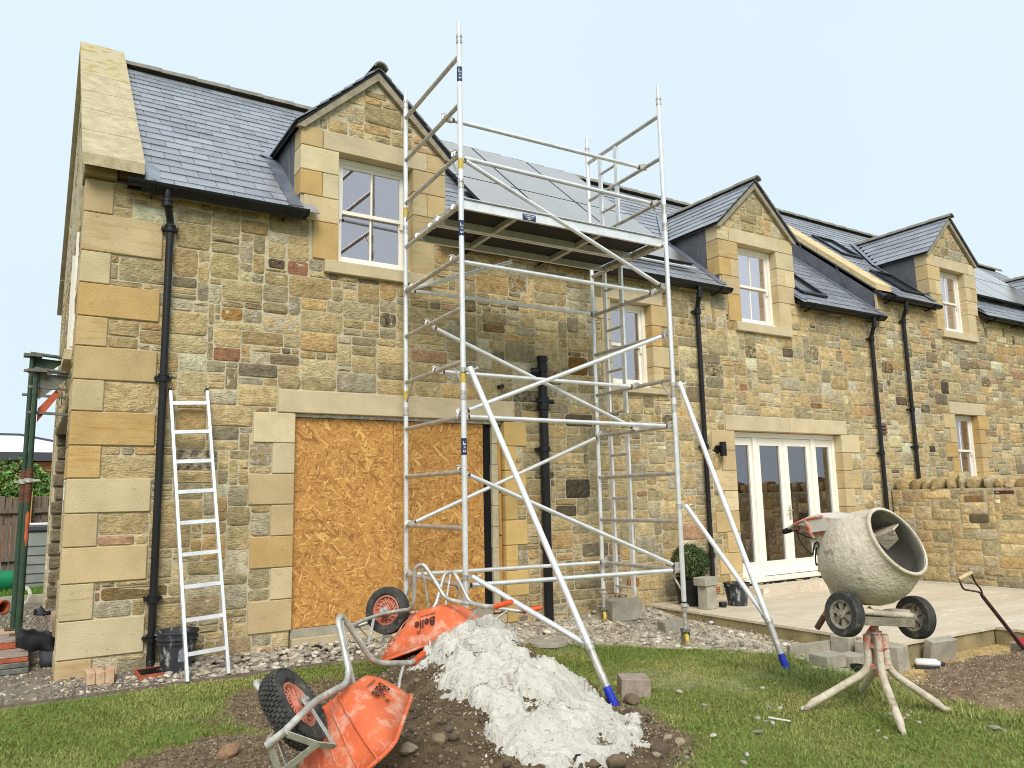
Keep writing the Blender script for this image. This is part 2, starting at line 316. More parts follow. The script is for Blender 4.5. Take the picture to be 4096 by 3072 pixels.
M['dustyorange'] = pmat('worn_orange_steel', S3(204, 92, 58), S3(196, 186, 170), 11, .42, .60, rough=.75, bmp=(40, .5, .006), c3=S3(120, 70, 50), n3=(24, .66, .72))
M['drumin'] = pmat('drum_inside', S3(148, 144, 132), S3(120, 116, 104), 6, rough=.85, bmp=(20, .4, .01), c3=S3(96, 92, 82), n3=(9, .6, .68))
M['cementcake'] = pmat('caked_cement', S3(150, 142, 124), S3(124, 116, 100), 18, rough=.95, bmp=(45, .9, .012))
M['mixwheel'] = pmat('grey_wheel_hub', S3(170, 160, 142), S3(128, 120, 106), 20, rough=.9, bmp=(40, .4, .005))
M['soil'] = pmat('garden_soil', (1,1,1), (.62, .58, .54), 9, .35, .65, rough=.97, attr=True, bmp=(32, .9, .020), spec=.1)
M['pebble'] = pmat('pebbles', (1,1,1), (.72, .70, .68), 40, .35, .65, rough=.85, attr=True, bmp=(60, .4, .004), spec=.25)
M['spill'] = pmat('white_lime_spill', S3(224, 219, 208), S3(212, 206, 194), 6, rough=.95, bmp=(75, 1.0, .022), c3=S3(180, 170, 152), n3=(34, .58, .68), spec=.1)
M['brick'] = pmat('pale_brick', S3(206, 176, 144), S3(186, 150, 118), 16, rough=.9, bmp=(60, .4, .004)); M['brickred'] = pmat('red_brick', S3(186, 98, 66), S3(160, 82, 58), 16, rough=.9, bmp=(60, .4, .004))
M['bucket'] = pmat('cement_stained_bucket', S3(44, 46, 50), S3(70, 72, 76), 9, rough=.6, c3=S3(168, 166, 160), n3=(17, .55, .66), stretch=(1, 1, .5)); M['bluelabel'] = pmat('blue_label', S3(70, 110, 160), S3(180, 170, 160), 30, rough=.5)
M['potblack'] = pmat('black_plant_pot', S3(30, 31, 34), rough=.5)
M['leaf'] = pmat('box_leaves', (1,1,1), (.7, .75, .7), 30, rough=.5, attr=True, spec=.3); M['bark'] = pmat('bark', S3(86, 70, 54), S3(66, 54, 42), 20, rough=.9)
M['grass'] = pmat('grass_blades', (1,1,1), rough=.6, attr=True, spec=.2)
M['green'] = pmat('worn_green_prop_paint', S3(44, 66, 50), S3(58, 78, 58), 10, rough=.5, c3=S3(112, 84, 62), n3=(14, .62, .72), bmp=(40, .2, .003)); M['rust'] = pmat('rusty_steel', S3(118, 80, 60), S3(92, 66, 52), 22, rough=.8, bmp=(60, .4, .003)); M['orangepaint'] = pmat('orange_paint', S3(206, 104, 66), S3(180, 88, 60), 12, rough=.6)
M['grimsteel'] = pmat('grimy_steel_plate', S3(132, 132, 124), S3(100, 98, 90), 14, rough=.6, metal=.4)
M['fence'] = pmat('weathered_fence', S3(128, 112, 98), S3(100, 88, 78), 4, rough=.9, stretch=(8, 8, .5), bmp=(30, .3, .003)); M['shedgrey'] = pmat('grey_plastic', S3(150, 154, 148), S3(136, 140, 134), 5, rough=.5); M['sheddark'] = pmat('dark_lid', S3(70, 74, 78), rough=.5)
M['greenplastic'] = pmat('green_plastic', S3(36, 140, 92), S3(28, 118, 78), 5, rough=.4); M['clay'] = pmat('clay_pipe', S3(196, 110, 72), S3(170, 92, 60), 9, rough=.7); M['whitepvc'] = pmat('white_pvc', S3(226, 222, 214), rough=.5)
M['panel'] = pmat('solar_cells', S3(190, 181, 175), S3(182, 173, 167), 3, rough=.16, metal=.75, spec=.8); M['darkframe'] = pmat('dark_frame', S3(34, 36, 42), rough=.45)
M['shovelwood'] = pmat('turned_wood', S3(206, 182, 140), S3(186, 160, 118), 6, rough=.6); M['shovelsteel'] = pmat('purple_brown_steel', S3(96, 62, 66), S3(70, 46, 50), 9, rough=.45, metal=.3)
M['hoodmat'] = pmat('dusty_orange_hood', S3(214, 206, 192), S3(200, 190, 174), 9, rough=.8, c3=S3(206, 104, 70), n3=(7, .62, .70), bmp=(40, .4, .005))
M['timberwall'] = pmat('stained_cladding', S3(186, 128, 78), S3(160, 104, 62), 5, rough=.7)
M['palesheet'] = pmat('pale_roof_sheet', S3(226, 230, 234), rough=.5)
M['vent'] = pmat('terracotta_vent', S3(190, 132, 84), S3(166, 112, 70), 14, rough=.85); M['brownvent'] = pmat('brown_vent', S3(108, 76, 70), rough=.6)
M['rooflight'] = pmat('rooflight_glass', S3(52, 56, 62), rough=.12, spec=.5)
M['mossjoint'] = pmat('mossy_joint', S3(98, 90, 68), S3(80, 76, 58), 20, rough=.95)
M['ground'] = None
# ================================================================== the houses
TAN = .885; CS = 1/math.sqrt(1+TAN*TAN); SN = TAN*CS
STONE_PAL = [(S3(196,170,118),5),(S3(184,160,112),6),(S3(172,152,108),6),(S3(160,144,106),5),(S3(150,138,106),4),(S3(204,184,138),4),(S3(176,148,98),4),(S3(188,150,90),3),
             (S3(160,136,98),2),(S3(140,118,90),1.0),(S3(172,124,96),.35),(S3(150,104,76),.35),(S3(166,158,138),2.5),(S3(206,196,168),1.6),(S3(112,102,86),.8),(S3(196,156,98),1.0),(S3(140,132,112),2)]
PALC = np.array([c for c, _ in STONE_PAL]); PALP = np.array([w for _, w in STONE_PAL]); PALP = PALP/PALP.sum()
def stone_color():
    c = PALC[rng.choice(len(PALC), p=PALP)]; c = (c*.70+np.array(S3(178,164,128))*.30)*rng.uniform(1.22, 1.70); c = c*.88+.12*c.mean()
    return np.clip(c, 0, .85)
def pack(u0, u1, v0, v1, blocked, fixed=(), g=.01, big=1.0):
    """random-coursed rubble: fills the free part of the rectangle with stones, lowest free place first"""
    nu, nv = int(round((u1-u0)/g)), int(round((v1-v0)/g))
    occ = np.zeros((nv, nu), bool)
    U = u0+(np.arange(nu)+.5)*g; V = v0+(np.arange(nv)+.5)*g
    UU, VV = np.meshgrid(U, V); occ |= blocked(UU, VV)
    res = []
    for (a, b, c, d, col, al) in fixed:
        i0, i1, j0, j1 = int(round((a-u0)/g)), int(round((b-u0)/g)), int(round((c-v0)/g)), int(round((d-v0)/g))
        if occ[j0:j1, i0:i1].any(): continue
        occ[j0:j1, i0:i1] = True; res.append((a, b, c, d, col, al))
    for r in range(nv):
        while True:
            fr = np.flatnonzero(~occ[r])
            if len(fr) == 0: break
            c = fr[0]; e = c
            nb = np.flatnonzero(occ[r, c:]); run = nb[0] if len(nb) else nu-c
            q = rng.random()
            h = int((rng.uniform(6, 10) if q < .34 else rng.uniform(10, 16) if q < .66 else rng.uniform(16, 25))*big)
            w = int(np.clip(h*rng.uniform(1.15, 2.9)+rng.uniform(0, 6), 9, 46)*(.7+.3*big))
            if run-w < 9: w = run if run <= 50 else run//2
            w = min(w, run)
            if c > 0:
                lc = occ[r:min(r+32, nv), c-1]; tl = len(lc) if lc.all() else int(np.argmin(lc))
                if 5 <= tl and abs(tl-h) <= 4: h = tl
            blk = occ[r:min(r+h+6, nv), c:c+w].any(axis=1); hm = int(np.argmax(blk)) if blk.any() else len(blk)
            if h > hm-6: h = hm
            h = max(1, min(h, nv-r))
            occ[r:r+h, c:c+w] = True
            if w >= 3 and h >= 3: res.append((u0+c*g, u0+(c+w)*g, v0+r*g, v0+(r+h)*g, stone_color(), rng.random()))
    return res
def stone_geo(a, b, c, d, to3, clip=None, joint=.0105):
    """an irregular hewn stone in wall coordinates (u, v, out)"""
    w, h = b-a-2*joint, d-c-2*joint
    if w < .012 or h < .012: return None
    cu, cv = (a+b)/2, (c+d)/2; k = min(w, h); rc = k*rng.uniform(.14, .36); P = []
    for sx, sy, order in ((-1,-1,0), (1,-1,1), (1,1,0), (-1,1,1)):
        cx, cy = cu+sx*(w/2-rc), cv+sy*(h/2-rc)
        base = math.atan2(sy, sx)
        for dt in (-.72, 0, .72):
            rr = rc*(1.0+.25*(dt == 0)*(rng.random()-.3)); t = base+dt
            P.append((cx+sx*0+rr*math.cos(t)*1.25, cy+rr*math.sin(t)*1.25))
    P = np.array(P); P += rng.normal(0, min(.004, k*.03), P.shape)
    P[:, 0] = np.clip(P[:, 0], a+joint*.5, b-joint*.5); P[:, 1] = np.clip(P[:, 1], c+joint*.5, d-joint*.5)
    if clip is not None: P[:, 1] = np.minimum(P[:, 1], clip(P[:, 0]))
    if P[:, 1].max()-P[:, 1].min() < .015: return None
    cen = P.mean(0); out = rng.uniform(.002, .011)+.012*k; n = len(P); V = []
    for (x, y) in P: V.append(to3(x, y, -.022))
    for (x, y) in P: V.append(to3(x, y, out*.35+rng.normal(0, .0015)))
    ins = min(.014, k*.16)
    Q = cen+(P-cen)*(1-ins/(np.linalg.norm(P-cen, axis=1, keepdims=True)+1e-6))
    for (x, y) in Q: V.append(to3(x, y, out+rng.normal(0, .0028)))
    R_ = cen+(P-cen)*.5
    for (x, y) in R_[::2]: V.append(to3(x+rng.normal(0, .01*w), y, out+rng.normal(.002, .0045)))
    V.append(to3(cen[0]+rng.normal(0, .06*w), cen[1]+rng.normal(0, .06*h), out+rng.normal(.003, .004)))
    F = []
    for i in range(n):
        j = (i+1) % n; F += [(i, j, n+j, n+i), (n+i, n+j, 2*n+j, 2*n+i)]
    m = 3*n; hn = n//2
    for i in range(hn):
        j = (i+1) % hn; F += [(2*n+2*i, 2*n+2*i+1, m+i), (2*n+2*i+1, 2*n+(2*i+2) % n, m+j), (2*n+2*i+1, m+j, m+i), (m+i, m+j, m+hn)]
    return V, F
def lay_stones(stones, to3, parent, budget, clip=None, name='stone'):
    """the stones that show largest become parts of their own, the rest one joined part"""
    sc = []
    for s in stones:
        p = np.array(to3((s[0]+s[1])/2, (s[2]+s[3])/2, 0)); x, y, dpt = project(p)
        a = (s[1]-s[0])*(s[3]-s[2])/max(dpt, .5)**2
        sc.append(a if (dpt > 0 and 0 < x < 4096 and 0 < y < 3072) else a*.01)
    order = np.argsort(sc)[::-1]; rest = MB(); rc = []
    for n, i in enumerate(order):
        s = stones[i]; g = stone_geo(s[0], s[1], s[2], s[3], to3, clip)
        if g is None: continue
        col = (*s[4], s[5])
        if n < budget:
            mb = MB(); mb.add(*g); mb.build(name, M['stone'], parent, smooth=50, col=np.array(col))
        else:
            rest.add(*g); rc += [col]*len(g[0])
    if rest.V: rest.build('far_stonework', M['stone'], parent, smooth=50, kind='stuff', col=np.array(rc))
QC = [S3(208,188,148), S3(206,181,134), S3(214,196,158), S3(210,190,151), S3(202,170,116), S3(218,202,166), S3(206,184,142), S3(198,176,136)]
def block(parent, name, x0, x1, y0, y1, z0, z1, mat='quoin', c=None, ch=.006):
    mb = MB(); mb.cbox(x0, x1, y0, y1, z0, z1, ch)
    col = np.array(c if c is not None else QC[rng.integers(len(QC))])*rng.uniform(.88, 1.06)
    return mb.build(name, M[mat], parent, col=np.array((*col, rng.random())))
LINC = S3(208, 192, 160)
def wall_sheet(rects_open, u0, u1, v0, v1, to3, extra=(), depth=.34):
    """a wall face with openings and their reveals"""
    us = sorted({u0, u1, *[r[0] for r in rects_open], *[r[1] for r in rects_open], *extra}); vs_ = sorted({v0, v1, *[r[2] for r in rects_open], *[r[3] for r in rects_open]})
    op = lambda a, b: any(r[0] < a < r[1] and r[2] < b < r[3] for r in rects_open)
    mb = MB()
    for i in range(len(us)-1):
        for j in range(len(vs_)-1):
            a, b, c, d = us[i], us[i+1], vs_[j], vs_[j+1]
            if not op((a+b)/2, (c+d)/2): mb.add([to3(a,c,0), to3(b,c,0), to3(b,d,0), to3(a,d,0)], [(0,1,2,3)])
    for (a, b, c, d) in rects_open:
        D = -depth
        mb.add([to3(a,c,0), to3(a,d,0), to3(a,d,D), to3(a,c,D)], [(0,1,2,3)]); mb.add([to3(b,c,0), to3(b,c,D), to3(b,d,D), to3(b,d,0)], [(0,1,2,3)])
        if d < v1-1e-6: mb.add([to3(a,d,0), to3(b,d,0), to3(b,d,D), to3(a,d,D)], [(0,1,2,3)])
        mb.add([to3(a,c,0), to3(a,c,D), to3(b,c,D), to3(b,c,0)], [(0,1,2,3)])
    return mb
def sash_window(root, x0, x1, z0, z1, glass='glassup', y=.13, curtain=False, room=1.0):
    """vertical sash window: frame, two sashes of two panes"""
    w = MB(); t = .055
    w.box(x0, x0+t, y, y+.09, z0, z1); w.box(x1-t, x1, y, y+.09, z0, z1); w.box(x0+t, x1-t, y, y+.09, z1-t, z1); w.box(x0-.02, x1+.02, y-.045, y+.09, z0-.012, z0+.045)
    win = w.build('window', M['white'], root)
    zm_ = (z0+z1)/2+.01; xm = (x0+x1)/2; s = .042
    for nm, a, b, yo in (('upper_sash', zm_-.02, z1-t, .022), ('lower_sash', z0+.05, zm_+.025, .048)):
        q = MB(); xa, xb = x0+t+.003, x1-t-.003; ya, yb = y+yo, y+yo+.03
        bl = .075 if nm == 'lower_sash' else .04
        q.box(xa, xa+s, ya, yb, a, b); q.box(xb-s, xb, ya, yb, a, b); q.box(xa+s, xb-s, ya, yb, b-.042, b); q.box(xa+s, xb-s, ya, yb, a, a+bl)
        if nm == 'upper_sash':
            for xx in (xa+.004, xb-.034): q.box(xx, xx+.03, ya-.004, yb-.004, a-.07, a)
        sh = q.build(nm, M['white'], win)
        q = MB(); q.box(xm-.011, xm+.011, ya+.004, yb-.004, a+bl, b-.042); q.build('glazing_bar', M['white'], win)
        for pa, pb in ((xa+s, xm-.011), (xm+.011, xb-s)):
            q = MB(); q.box(pa-.002, pb+.002, ya+.012, ya+.018, a+bl-.002, b-.04); q.build('pane', M[glass], win)
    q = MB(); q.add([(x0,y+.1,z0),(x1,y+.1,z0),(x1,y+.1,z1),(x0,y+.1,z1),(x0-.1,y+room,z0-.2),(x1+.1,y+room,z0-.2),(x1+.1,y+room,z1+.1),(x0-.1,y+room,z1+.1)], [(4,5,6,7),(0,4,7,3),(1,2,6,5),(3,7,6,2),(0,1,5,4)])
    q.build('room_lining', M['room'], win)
    if curtain:
        for a, b in ((x0+.05, x0+(x1-x0)*.50), (x0+(x1-x0)*.53, x1-.10)):
            q = MB(); n = 40; V = []; F = []
            for i in range(n+1):
                xx = a+(b-a)*i/n; yy = y+.17+.018*math.sin(i*1.15)+.01*math.sin(i*.47)
                V += [(xx, yy, z0+.02), (xx, yy, z1-.03)]
                if i: F.append((2*i-2, 2*i, 2*i+1, 2*i-1))
            q.add(V, F); q.build('curtain', M['curtain'], win, smooth=True)
    return win
SLC = [S3(142,144,150), S3(148,150,156), S3(136,138,144), S3(152,154,160), S3(144,147,154), S3(132,134,140)]
class Slates:
    def __init__(s, root): s.root = root; s.items = []
    def add(s, P, a, u, w, ln, roof):
        P = np.array(P, float); a = np.array(a, float); u = np.array(u, float); n = np.cross(a, u); n /= np.linalg.norm(n)
        if n[2] < 0: n = -n
        th = .009; lift = .019+rng.uniform(0, .005); j = .003; V = []
        sk = rng.normal(0, .0025)
        for q, hh in ((0, 0), (1, ln)):
            l0 = (lift if q == 0 else .004)
            for k, ww in ((0, j), (1, w-j)):
                base = P+a*ww+u*(hh+(sk if (q == 0 and k) else 0)+(rng.normal(0, .002) if q == 0 else 0))
                V += [base+n*l0, base+n*(l0+th)]
        F = [(1,3,7,5), (0,4,6,2), (0,2,3,1), (0,1,5,4), (2,6,7,3), (4,5,7,6)]
        if np.dot(np.cross(V[3]-V[1], V[7]-V[1]), n) < 0: F = [f[::-1] for f in F]
        c = P+a*w/2+u*ln/3; x, y, d = project(c); vis = d > 0 and -50 < x < 4146 and -50 < y < 3122
        view = abs(np.dot(CAM-c, n))/np.linalg.norm(CAM-c)
        s.items.append((w*ln*view/max(d, 1)**2*(1 if vis else .01), V, F, np.array(SLC[rng.integers(len(SLC))])*rng.uniform(.92, 1.08), roof))
    def build(s, budget):
        s.items.sort(key=lambda i: -i[0]); rest = {}
        for k, (sc, V, F, col, roof) in enumerate(s.items):
            if k < budget: mb = MB(); mb.add(V, F); mb.build('slate', M['slate'], roof, col=col)
            else:
                r = rest.setdefault(roof.name, (roof, MB(), [])); r[1].add(V, F); r[2].extend([col]*len(V))
        for roof, mb, cols in rest.values(): mb.build('far_slates', M['slate'], roof, kind='stuff', col=np.array(cols))
def ridge_tiles(parent, A, B, r=.11, step=.45, lap=.012):
    A = np.array(A, float); B = np.array(B, float); d = B-A; L = np.linalg.norm(d); d /= L; sd = np.cross(d, (0,0,1)); sd /= np.linalg.norm(sd); n = max(1, int(round(L/step)))
    for i in range(n):
        p, q = A+d*(L*i/n-.012), A+d*(L*(i+1)/n); mb = MB(); V = []; F = []; m = 9
        for e, pt in enumerate((p, q)):
            rr = r+(lap if e else 0)
            for rad in (rr, rr-.02):
                for k in range(m):
                    a = math.pi*(.06+.88*k/(m-1)); V.append(pt+sd*rad*math.cos(a)+np.array((0,0,1))*(rad*math.sin(a)-.055))
        for k in range(m-1):
            F += [(k, k+1, 2*m+k+1, 2*m+k), (m+k, 3*m+k, 3*m+k+1, m+k+1), (k, m+k, m+k+1, k+1), (2*m+k, 2*m+k+1, 3*m+k+1, 3*m+k)]
        mb.add(V, F); mb.build('ridge_tile', M['ridge'], parent, smooth=40)
def gutter(root, x0, x1, z, y=-.165, brk=.85):
    V = []; F = []; n = 9; r = .058
    for x in (x0, x1):
        for rad in (r, r-.006):
            for k in range(n): a = math.pi+math.pi*k/(n-1); V.append((x, y+rad*math.cos(a), z+rad*math.sin(a)))
    for k in range(n-1): F += [(k, k+1, 2*n+k+1, 2*n+k), (n+k, 3*n+k, 3*n+k+1, n+k+1), (k, n+k, n+k+1, k+1), (2*n+k, 2*n+k+1, 3*n+k+1, 3*n+k)]
    F += [(0, 2*n, 3*n, n), (n-1, 2*n-1, 4*n-1, 3*n-1)]
    mb = MB(); mb.add(V, F); g = mb.build('gutter', M['black'], root, smooth=40)
    for x in (x0, x1-.012):
        mb = MB(); P = [(x, y+(r+.006)*math.cos(math.pi+math.pi*k/10), z+(r+.006)*math.sin(math.pi+math.pi*k/10)) for k in range(11)]; mb.prism(P+[(x, y+r, z+.006), (x, y-r, z+.006)][:0], (.012, 0, 0)); mb.build('gutter_end', M['black'], g)
    nb = max(2, int((x1-x0)/brk))
    for i in range(nb):
        x = x0+.22+(x1-x0-.44)*i/(nb-1); mb = MB()
        mb.tube([(x, y+(r+.008)*math.cos(math.pi+math.pi*k/8), z+(r+.008)*math.sin(math.pi+math.pi*k/8)) for k in range(9)], .014, 6); mb.bar((x, y, z-r-.01), (x, .0, z-r-.03), .02, .02); mb.build('gutter_bracket', M['black'], g)
    mb = MB(); mb.box(x0, x1, y+.06, y+.085, z-.07, z+.03); mb.build('fascia', M['black'], g)
    return g
def downpipe(root, x, ztop, zbot, bands, r=.034, y=-.06, shoe=True):
    mb = MB(); mb.tube(fillet([(x-.05, -.165, ztop+.02), (x-.05, -.165, ztop-.10), (x, y, ztop-.27), (x, y, ztop-.36)], .06), r, 12); mb.tube([(x, y, ztop-.35), (x, y, zbot)], r, 14)
    if shoe: mb.tube(fillet([(x, y, zbot+.03), (x, y, zbot-.03), (x, y-.08, zbot-.10)], .04), r+.003, 12)
    p = mb.build('downpipe', M['black'], root, smooth=40)
    for zb in [ztop-.12, ztop-.33]+list(bands):
        off = (x-.05, -.165) if zb == ztop-.12 else (x, y)
        mb = MB(); mb.cyl((off[0], off[1], zb-.035), (off[0], off[1], zb+.035), r+.010, 14); mb.cyl((off[0], off[1], zb+.015), (off[0], off[1], zb+.033), r+.016, 14); mb.cyl((off[0], off[1], zb-.033), (off[0], off[1], zb-.020), r+.016, 14)
        if zb != ztop-.12:
            for s in (-1, 1): mb.cyl((x+s*.06, y-.004, zb), (x+s*.06, 0.01, zb), .017, 10); mb.box(min(x, x+s*.06), max(x, x+s*.06), y-.006, y+.012, zb-.014, zb+.014)
        mb.build('pipe_bracket', M['black'], p, smooth=40)
    return p
def dormer(root, sl, xc, z, hw=.875):
    """gabled dormer standing on the wall head: lead cheeks, slated roof, ridge, verges; z is the eaves level of the gable"""
    roof0 = z-.93; zr = lambda Y: roof0+TAN*Y
    d = MB(); ap = z+.87
    for s in (-1, 1):   # boarded roof under the slates
        e = np.array((xc+s*(hw+.05), 0, z-.04)); t = np.array((xc, 0, ap-.05)); yb = (ap-roof0)/TAN
        d.prism([(e[0], -.055, e[2]), (t[0], -.055, t[2]), (t[0], yb, t[2]), (e[0], (e[2]-roof0)/TAN, e[2])], (0, 0, .03))
    dr = d.build('dormer_roof', M['darkframe'], root)
    L = math.hypot(hw+.06, ap-.02-z+.02); rows = 7; gg = L/rows
    for s in (-1, 1):
        e = np.array((xc+s*(hw+.06), 0., z-.02)); u = np.array((-s*(hw+.06), 0, ap-.02-(z-.02))); u /= np.linalg.norm(u)
        for r in range(rows):
            P = e+u*gg*r; y0 = -.085; yv = (P[2]-roof0)/TAN; yy = y0-(.14 if r % 2 else 0)
            while yy < yv:
                a = max(yy, y0); b = min(yy+.28, yv+.1)
                if b-a > .04: sl.add((P[0], a, P[2]), (0,1,0), u, b-a, gg*1.6 if r < rows-1 else gg, dr)
                yy += .28
    ridge_tiles(dr, (xc, -.115, ap+.012), (xc, (ap-roof0)/TAN+.05, ap+.012), r=.090)
    for s in (-1, 1):
        v = MB(); v.prism([(xc+s*(hw+.055), -.05, z-.055), (xc+s*(hw-.03), -.05, z-.055), (xc, -.05, ap-.15), (xc, -.05, ap-.048)], (0, .055, 0)); v.build('verge', M['verge'], root)
        c = MB(); x = xc+s*(hw-.012); yb = (z-roof0)/TAN+.02
        c.prism([(x, .02, zr(.02)-.1), (x, yb, zr(yb)-.05), (x, yb, z+.0), (x, .02, z+.0)], (-s*.03, 0, 0)); ck = c.build('dormer_cheek', M['lead'], root)
        c = MB(); c.tube([(x+s*.004, .42, zr(.42)+.05), (x+s*.004, .42, z-.03)], .006, 6); c.build('lead_seam', M['lead'], ck)
        c = MB(); nn = np.array((0, -SN, CS))
        A = np.array((x+s*.075, -.10, zr(-.10))); B = np.array((x+s*.075, yb, zr(yb))); c.obox((A+B)/2+nn*.036, ((0, CS, SN), (1, 0, 0), nn), (np.linalg.norm(B-A)/2, .075, .004)); c.build('soaker_flashing', M['leadmid'], root)
        if s < 0:
            c = MB(); zt = z+.02; y0, y1 = (z-roof0)/TAN-.1, (ap-roof0)/TAN
            A = np.array((xc+s*(hw+.09), y0, zr(y0))); B = np.array((xc+s*.03, y1, zr(y1))); dd = (B-A); Ld = np.linalg.norm(dd); dd /= Ld; sdv = np.cross(nn, dd)
            c.obox((A+B)/2+nn*.05+sdv*.05, (dd, sdv, nn), (Ld/2, .075, .004)); c.build('valley_flashing', M['leadlight'], root)
M['verge'] = pmat('verge_mortar', S3(164, 154, 132), S3(140, 130, 110), 14, rough=.92, bmp=(80, .4, .005))
M['leadmid'] = pmat('lead_flashing', S3(112, 118, 130), S3(92, 98, 110), 6, rough=.42, spec=.5, bmp=(14, .25, .008))
def dormer_front(wall, root, xc, zs, blocks, opens, curtain):
    """window, lintel, sill and jamb quoins of a dormer; zs = sill top"""
    o0, o1 = xc-.445, xc+.445; z1 = zs+1.25
    opens.append((o0-.02, o1+.02, zs-.02, z1+.02))
    B = lambda n, x0, x1, z0, z1_, mat='quoin', c=None, y0=-.010, y1=.24: (block(wall, n, x0, x1, y0, y1, z0, z1_, mat, c), blocks.append((x0-.004, x1+.004, z0-.004, z1_+.004)))
    B('lintel', xc-.62, xc+.625, z1+.006, z1+.222, 'lintel', LINC, -.012); B('window_sill', xc-.60, xc+.675, zs-.14, zs-.004, 'lintel', LINC, -.05)
    for s in (-1, 1):
        X = lambda a, b: (xc+s*a, xc+s*b) if s > 0 else (xc+s*b, xc+s*a)
        for (a, b, c, d) in ((.63, .868, z1+.006, z1+.225), (.445, .868, z1-.27, z1), (.63, .868, z1-.55, z1-.276), (.445, .624, z1-.55, z1-.276), (.445, .868-.04, z1-.83, z1-.556), (.445, .72, zs+.004, z1-.836)):
            x0, x1 = X(a, b); B('quoin', x0, x1, c, d)
    sash_window(root, o0, o1, zs, z1, 'glasscurtain' if curtain else 'glassup', curtain=curtain)
def jamb(wall, blocks, x, s, z0, z1, wide, narrow, n, first_wide=True, y1=.24, c=None):
    h = (z1-z0)/n
    for i in range(n):
        w = wide if (i % 2 == 0) == first_wide else narrow
        w *= rng.uniform(.94, 1.05); a, b = (x, x+w) if s > 0 else (x-w, x); t = z1-h*i
        block(wall, 'quoin', a, b, -.010, y1, t-h+.007, t, 'quoin', c); blocks.append((a-.004, b+.004, t-h-.002, t+.002))
to3f = lambda u, v, o: (u, .012-o, v)
def blocked_fn(blocks, opens, region):
    def f(U, V):
        b = ~region(U, V)
        for (x0, x1, z0, z1) in blocks: b |= (U > x0) & (U < x1) & (V > z0) & (V < z1)
        for (x0, x1, z0, z1) in opens: b |= (U > x0) & (U < x1) & (V > z0) & (V < z1)
        return b
    return f
# ---------------------------------------------------------------- the near house
house = thing('stone_house', (0, 0, 0), 'sandstone rubble house with boarded doorway, slate roof and solar panels behind the scaffold', 'house')
blocks, opens = [], []
wall_e = MB()      # filled below
wall = bpy.data.objects.new('front_wall', bpy.data.meshes.new('front_wall')); COL.objects.link(wall); wall.parent = house; wall['_o'] = [0, 0, 0]
# corner quoins (their tops and widths read from the photograph)
cq = [(-.25,.155,.26,.30),(.163,.475,.66,.66),(.483,.785,.245,.30),(.793,1.095,.655,.66),(1.103,1.385,.245,.3),(1.393,1.69,.66,.66),(1.698,1.98,.24,.3),(1.988,2.285,.67,.66),(2.293,2.57,.235,.3),(2.578,2.875,.66,.66),(2.883,3.15,.235,.3),(3.158,3.46,.66,.66),(3.468,3.76,.23,.3),(3.768,4.13,.66,.66),(4.138,4.45,.225,.3)]
for i, (a, b, w, sd_) in enumerate(cq):
    block(wall, 'quoin', -.012, w, -.012, .30 if i % 2 else .62, a, b, 'quoin'); blocks.append((-.1, w+.004, a-.004, b+.004))
block(wall, 'kneeler', -.03, .24, -.10, .25, 4.462, 4.60, 'quoin', S3(150, 130, 92)); blocks.append((-.1, .245, 4.45, 4.62))
block(wall, 'kneeler', .25, .47, -.08, .25, 4.50, 4.60, 'quoin', S3(120, 100, 72)); blocks.append((.245, .48, 4.49, 4.62))
# dormer fronts
for xc, cur in ((2.845, False), (9.205, True)): dormer_front(wall, house, xc, 4.01, blocks, opens, cur)
# boarded doorway
DX0, DX1, DZ = 1.975, 4.47, 2.345
opens.append((DX0-.02, DX1+.02, .02, DZ+.02))
block(wall, 'lintel', 1.80, 4.62, -.012, .26, DZ+.006, 2.585, 'lintel', LINC); blocks.append((1.79, 4.63, DZ, 2.59))
jamb(wall, blocks, DX0, -1, .20, DZ-.004, .43, .215, 7, y1=.30); jamb(wall, blocks, DX1, 1, .02, DZ-.004, .30, .155, 8, y1=.26, c=S3(214, 182, 120))
block(wall, 'door_sill', DX0, DX1-.02, -.03, .34, .03, .122, 'lintel', LINC); blocks.append((DX0-.01, DX1, -.02, .13))
mb = MB(); mb.box(DX0+.0, 4.30, .03, .30, .124, .20); mb.build('sill_timber', M['concrete'], house)
for a, b in ((DX0-.01, 3.085), (3.09, 4.225)):
    mb = MB(); mb.box(a, b, .085, .103, .205, DZ-.035); mb.build('osb_board', M['osb'], house)
mb = MB(); mb.box(DX0, DX1, .06, .30, DZ-.03, DZ+.004); mb.build('head_batten', M['galv'], house)
mb = MB(); mb.box(4.215, 4.42, .108, .125, .15, DZ-.04); mb.build('void_black', M['voidblack'], house)  # black sheet standing in for the darkness of the open gap
for k in range(9):
    mb = MB(); mb.cbox(4.335+rng.uniform(-.006, .006), 4.425, .06+rng.uniform(0, .01), .27, .14+k*.243, .14+k*.243+.239, .004); mb.build('inner_block', M['mortar'], house)
for a, b in ((.35, 1.0), (1.02, 1.5), (1.55, 2.2)):
    mb = MB(); mb.box(4.415, 4.447, .035+rng.uniform(0, .02), .25, a, b); mb.build('insulation_strip', M['timber'], house)
# middle window
opens.append((6.16, 6.93, 2.87, 4.07))
block(wall, 'lintel', 6.06, 7.135, -.012, .24, 4.066, 4.285, 'lintel', LINC); blocks.append((6.05, 7.14, 4.06, 4.29))
block(wall, 'window_sill', 6.06, 7.15, -.05, .24, 2.80, 2.882, 'lintel', LINC); blocks.append((6.05, 7.16, 2.79, 2.89))
jamb(wall, blocks, 6.18, -1, 2.89, 4.06, .27, .16, 4); jamb(wall, blocks, 6.91, 1, 2.89, 4.06, .30, .19, 4)
sash_window(house, 6.18, 6.91, 2.89, 4.06, 'glassup')
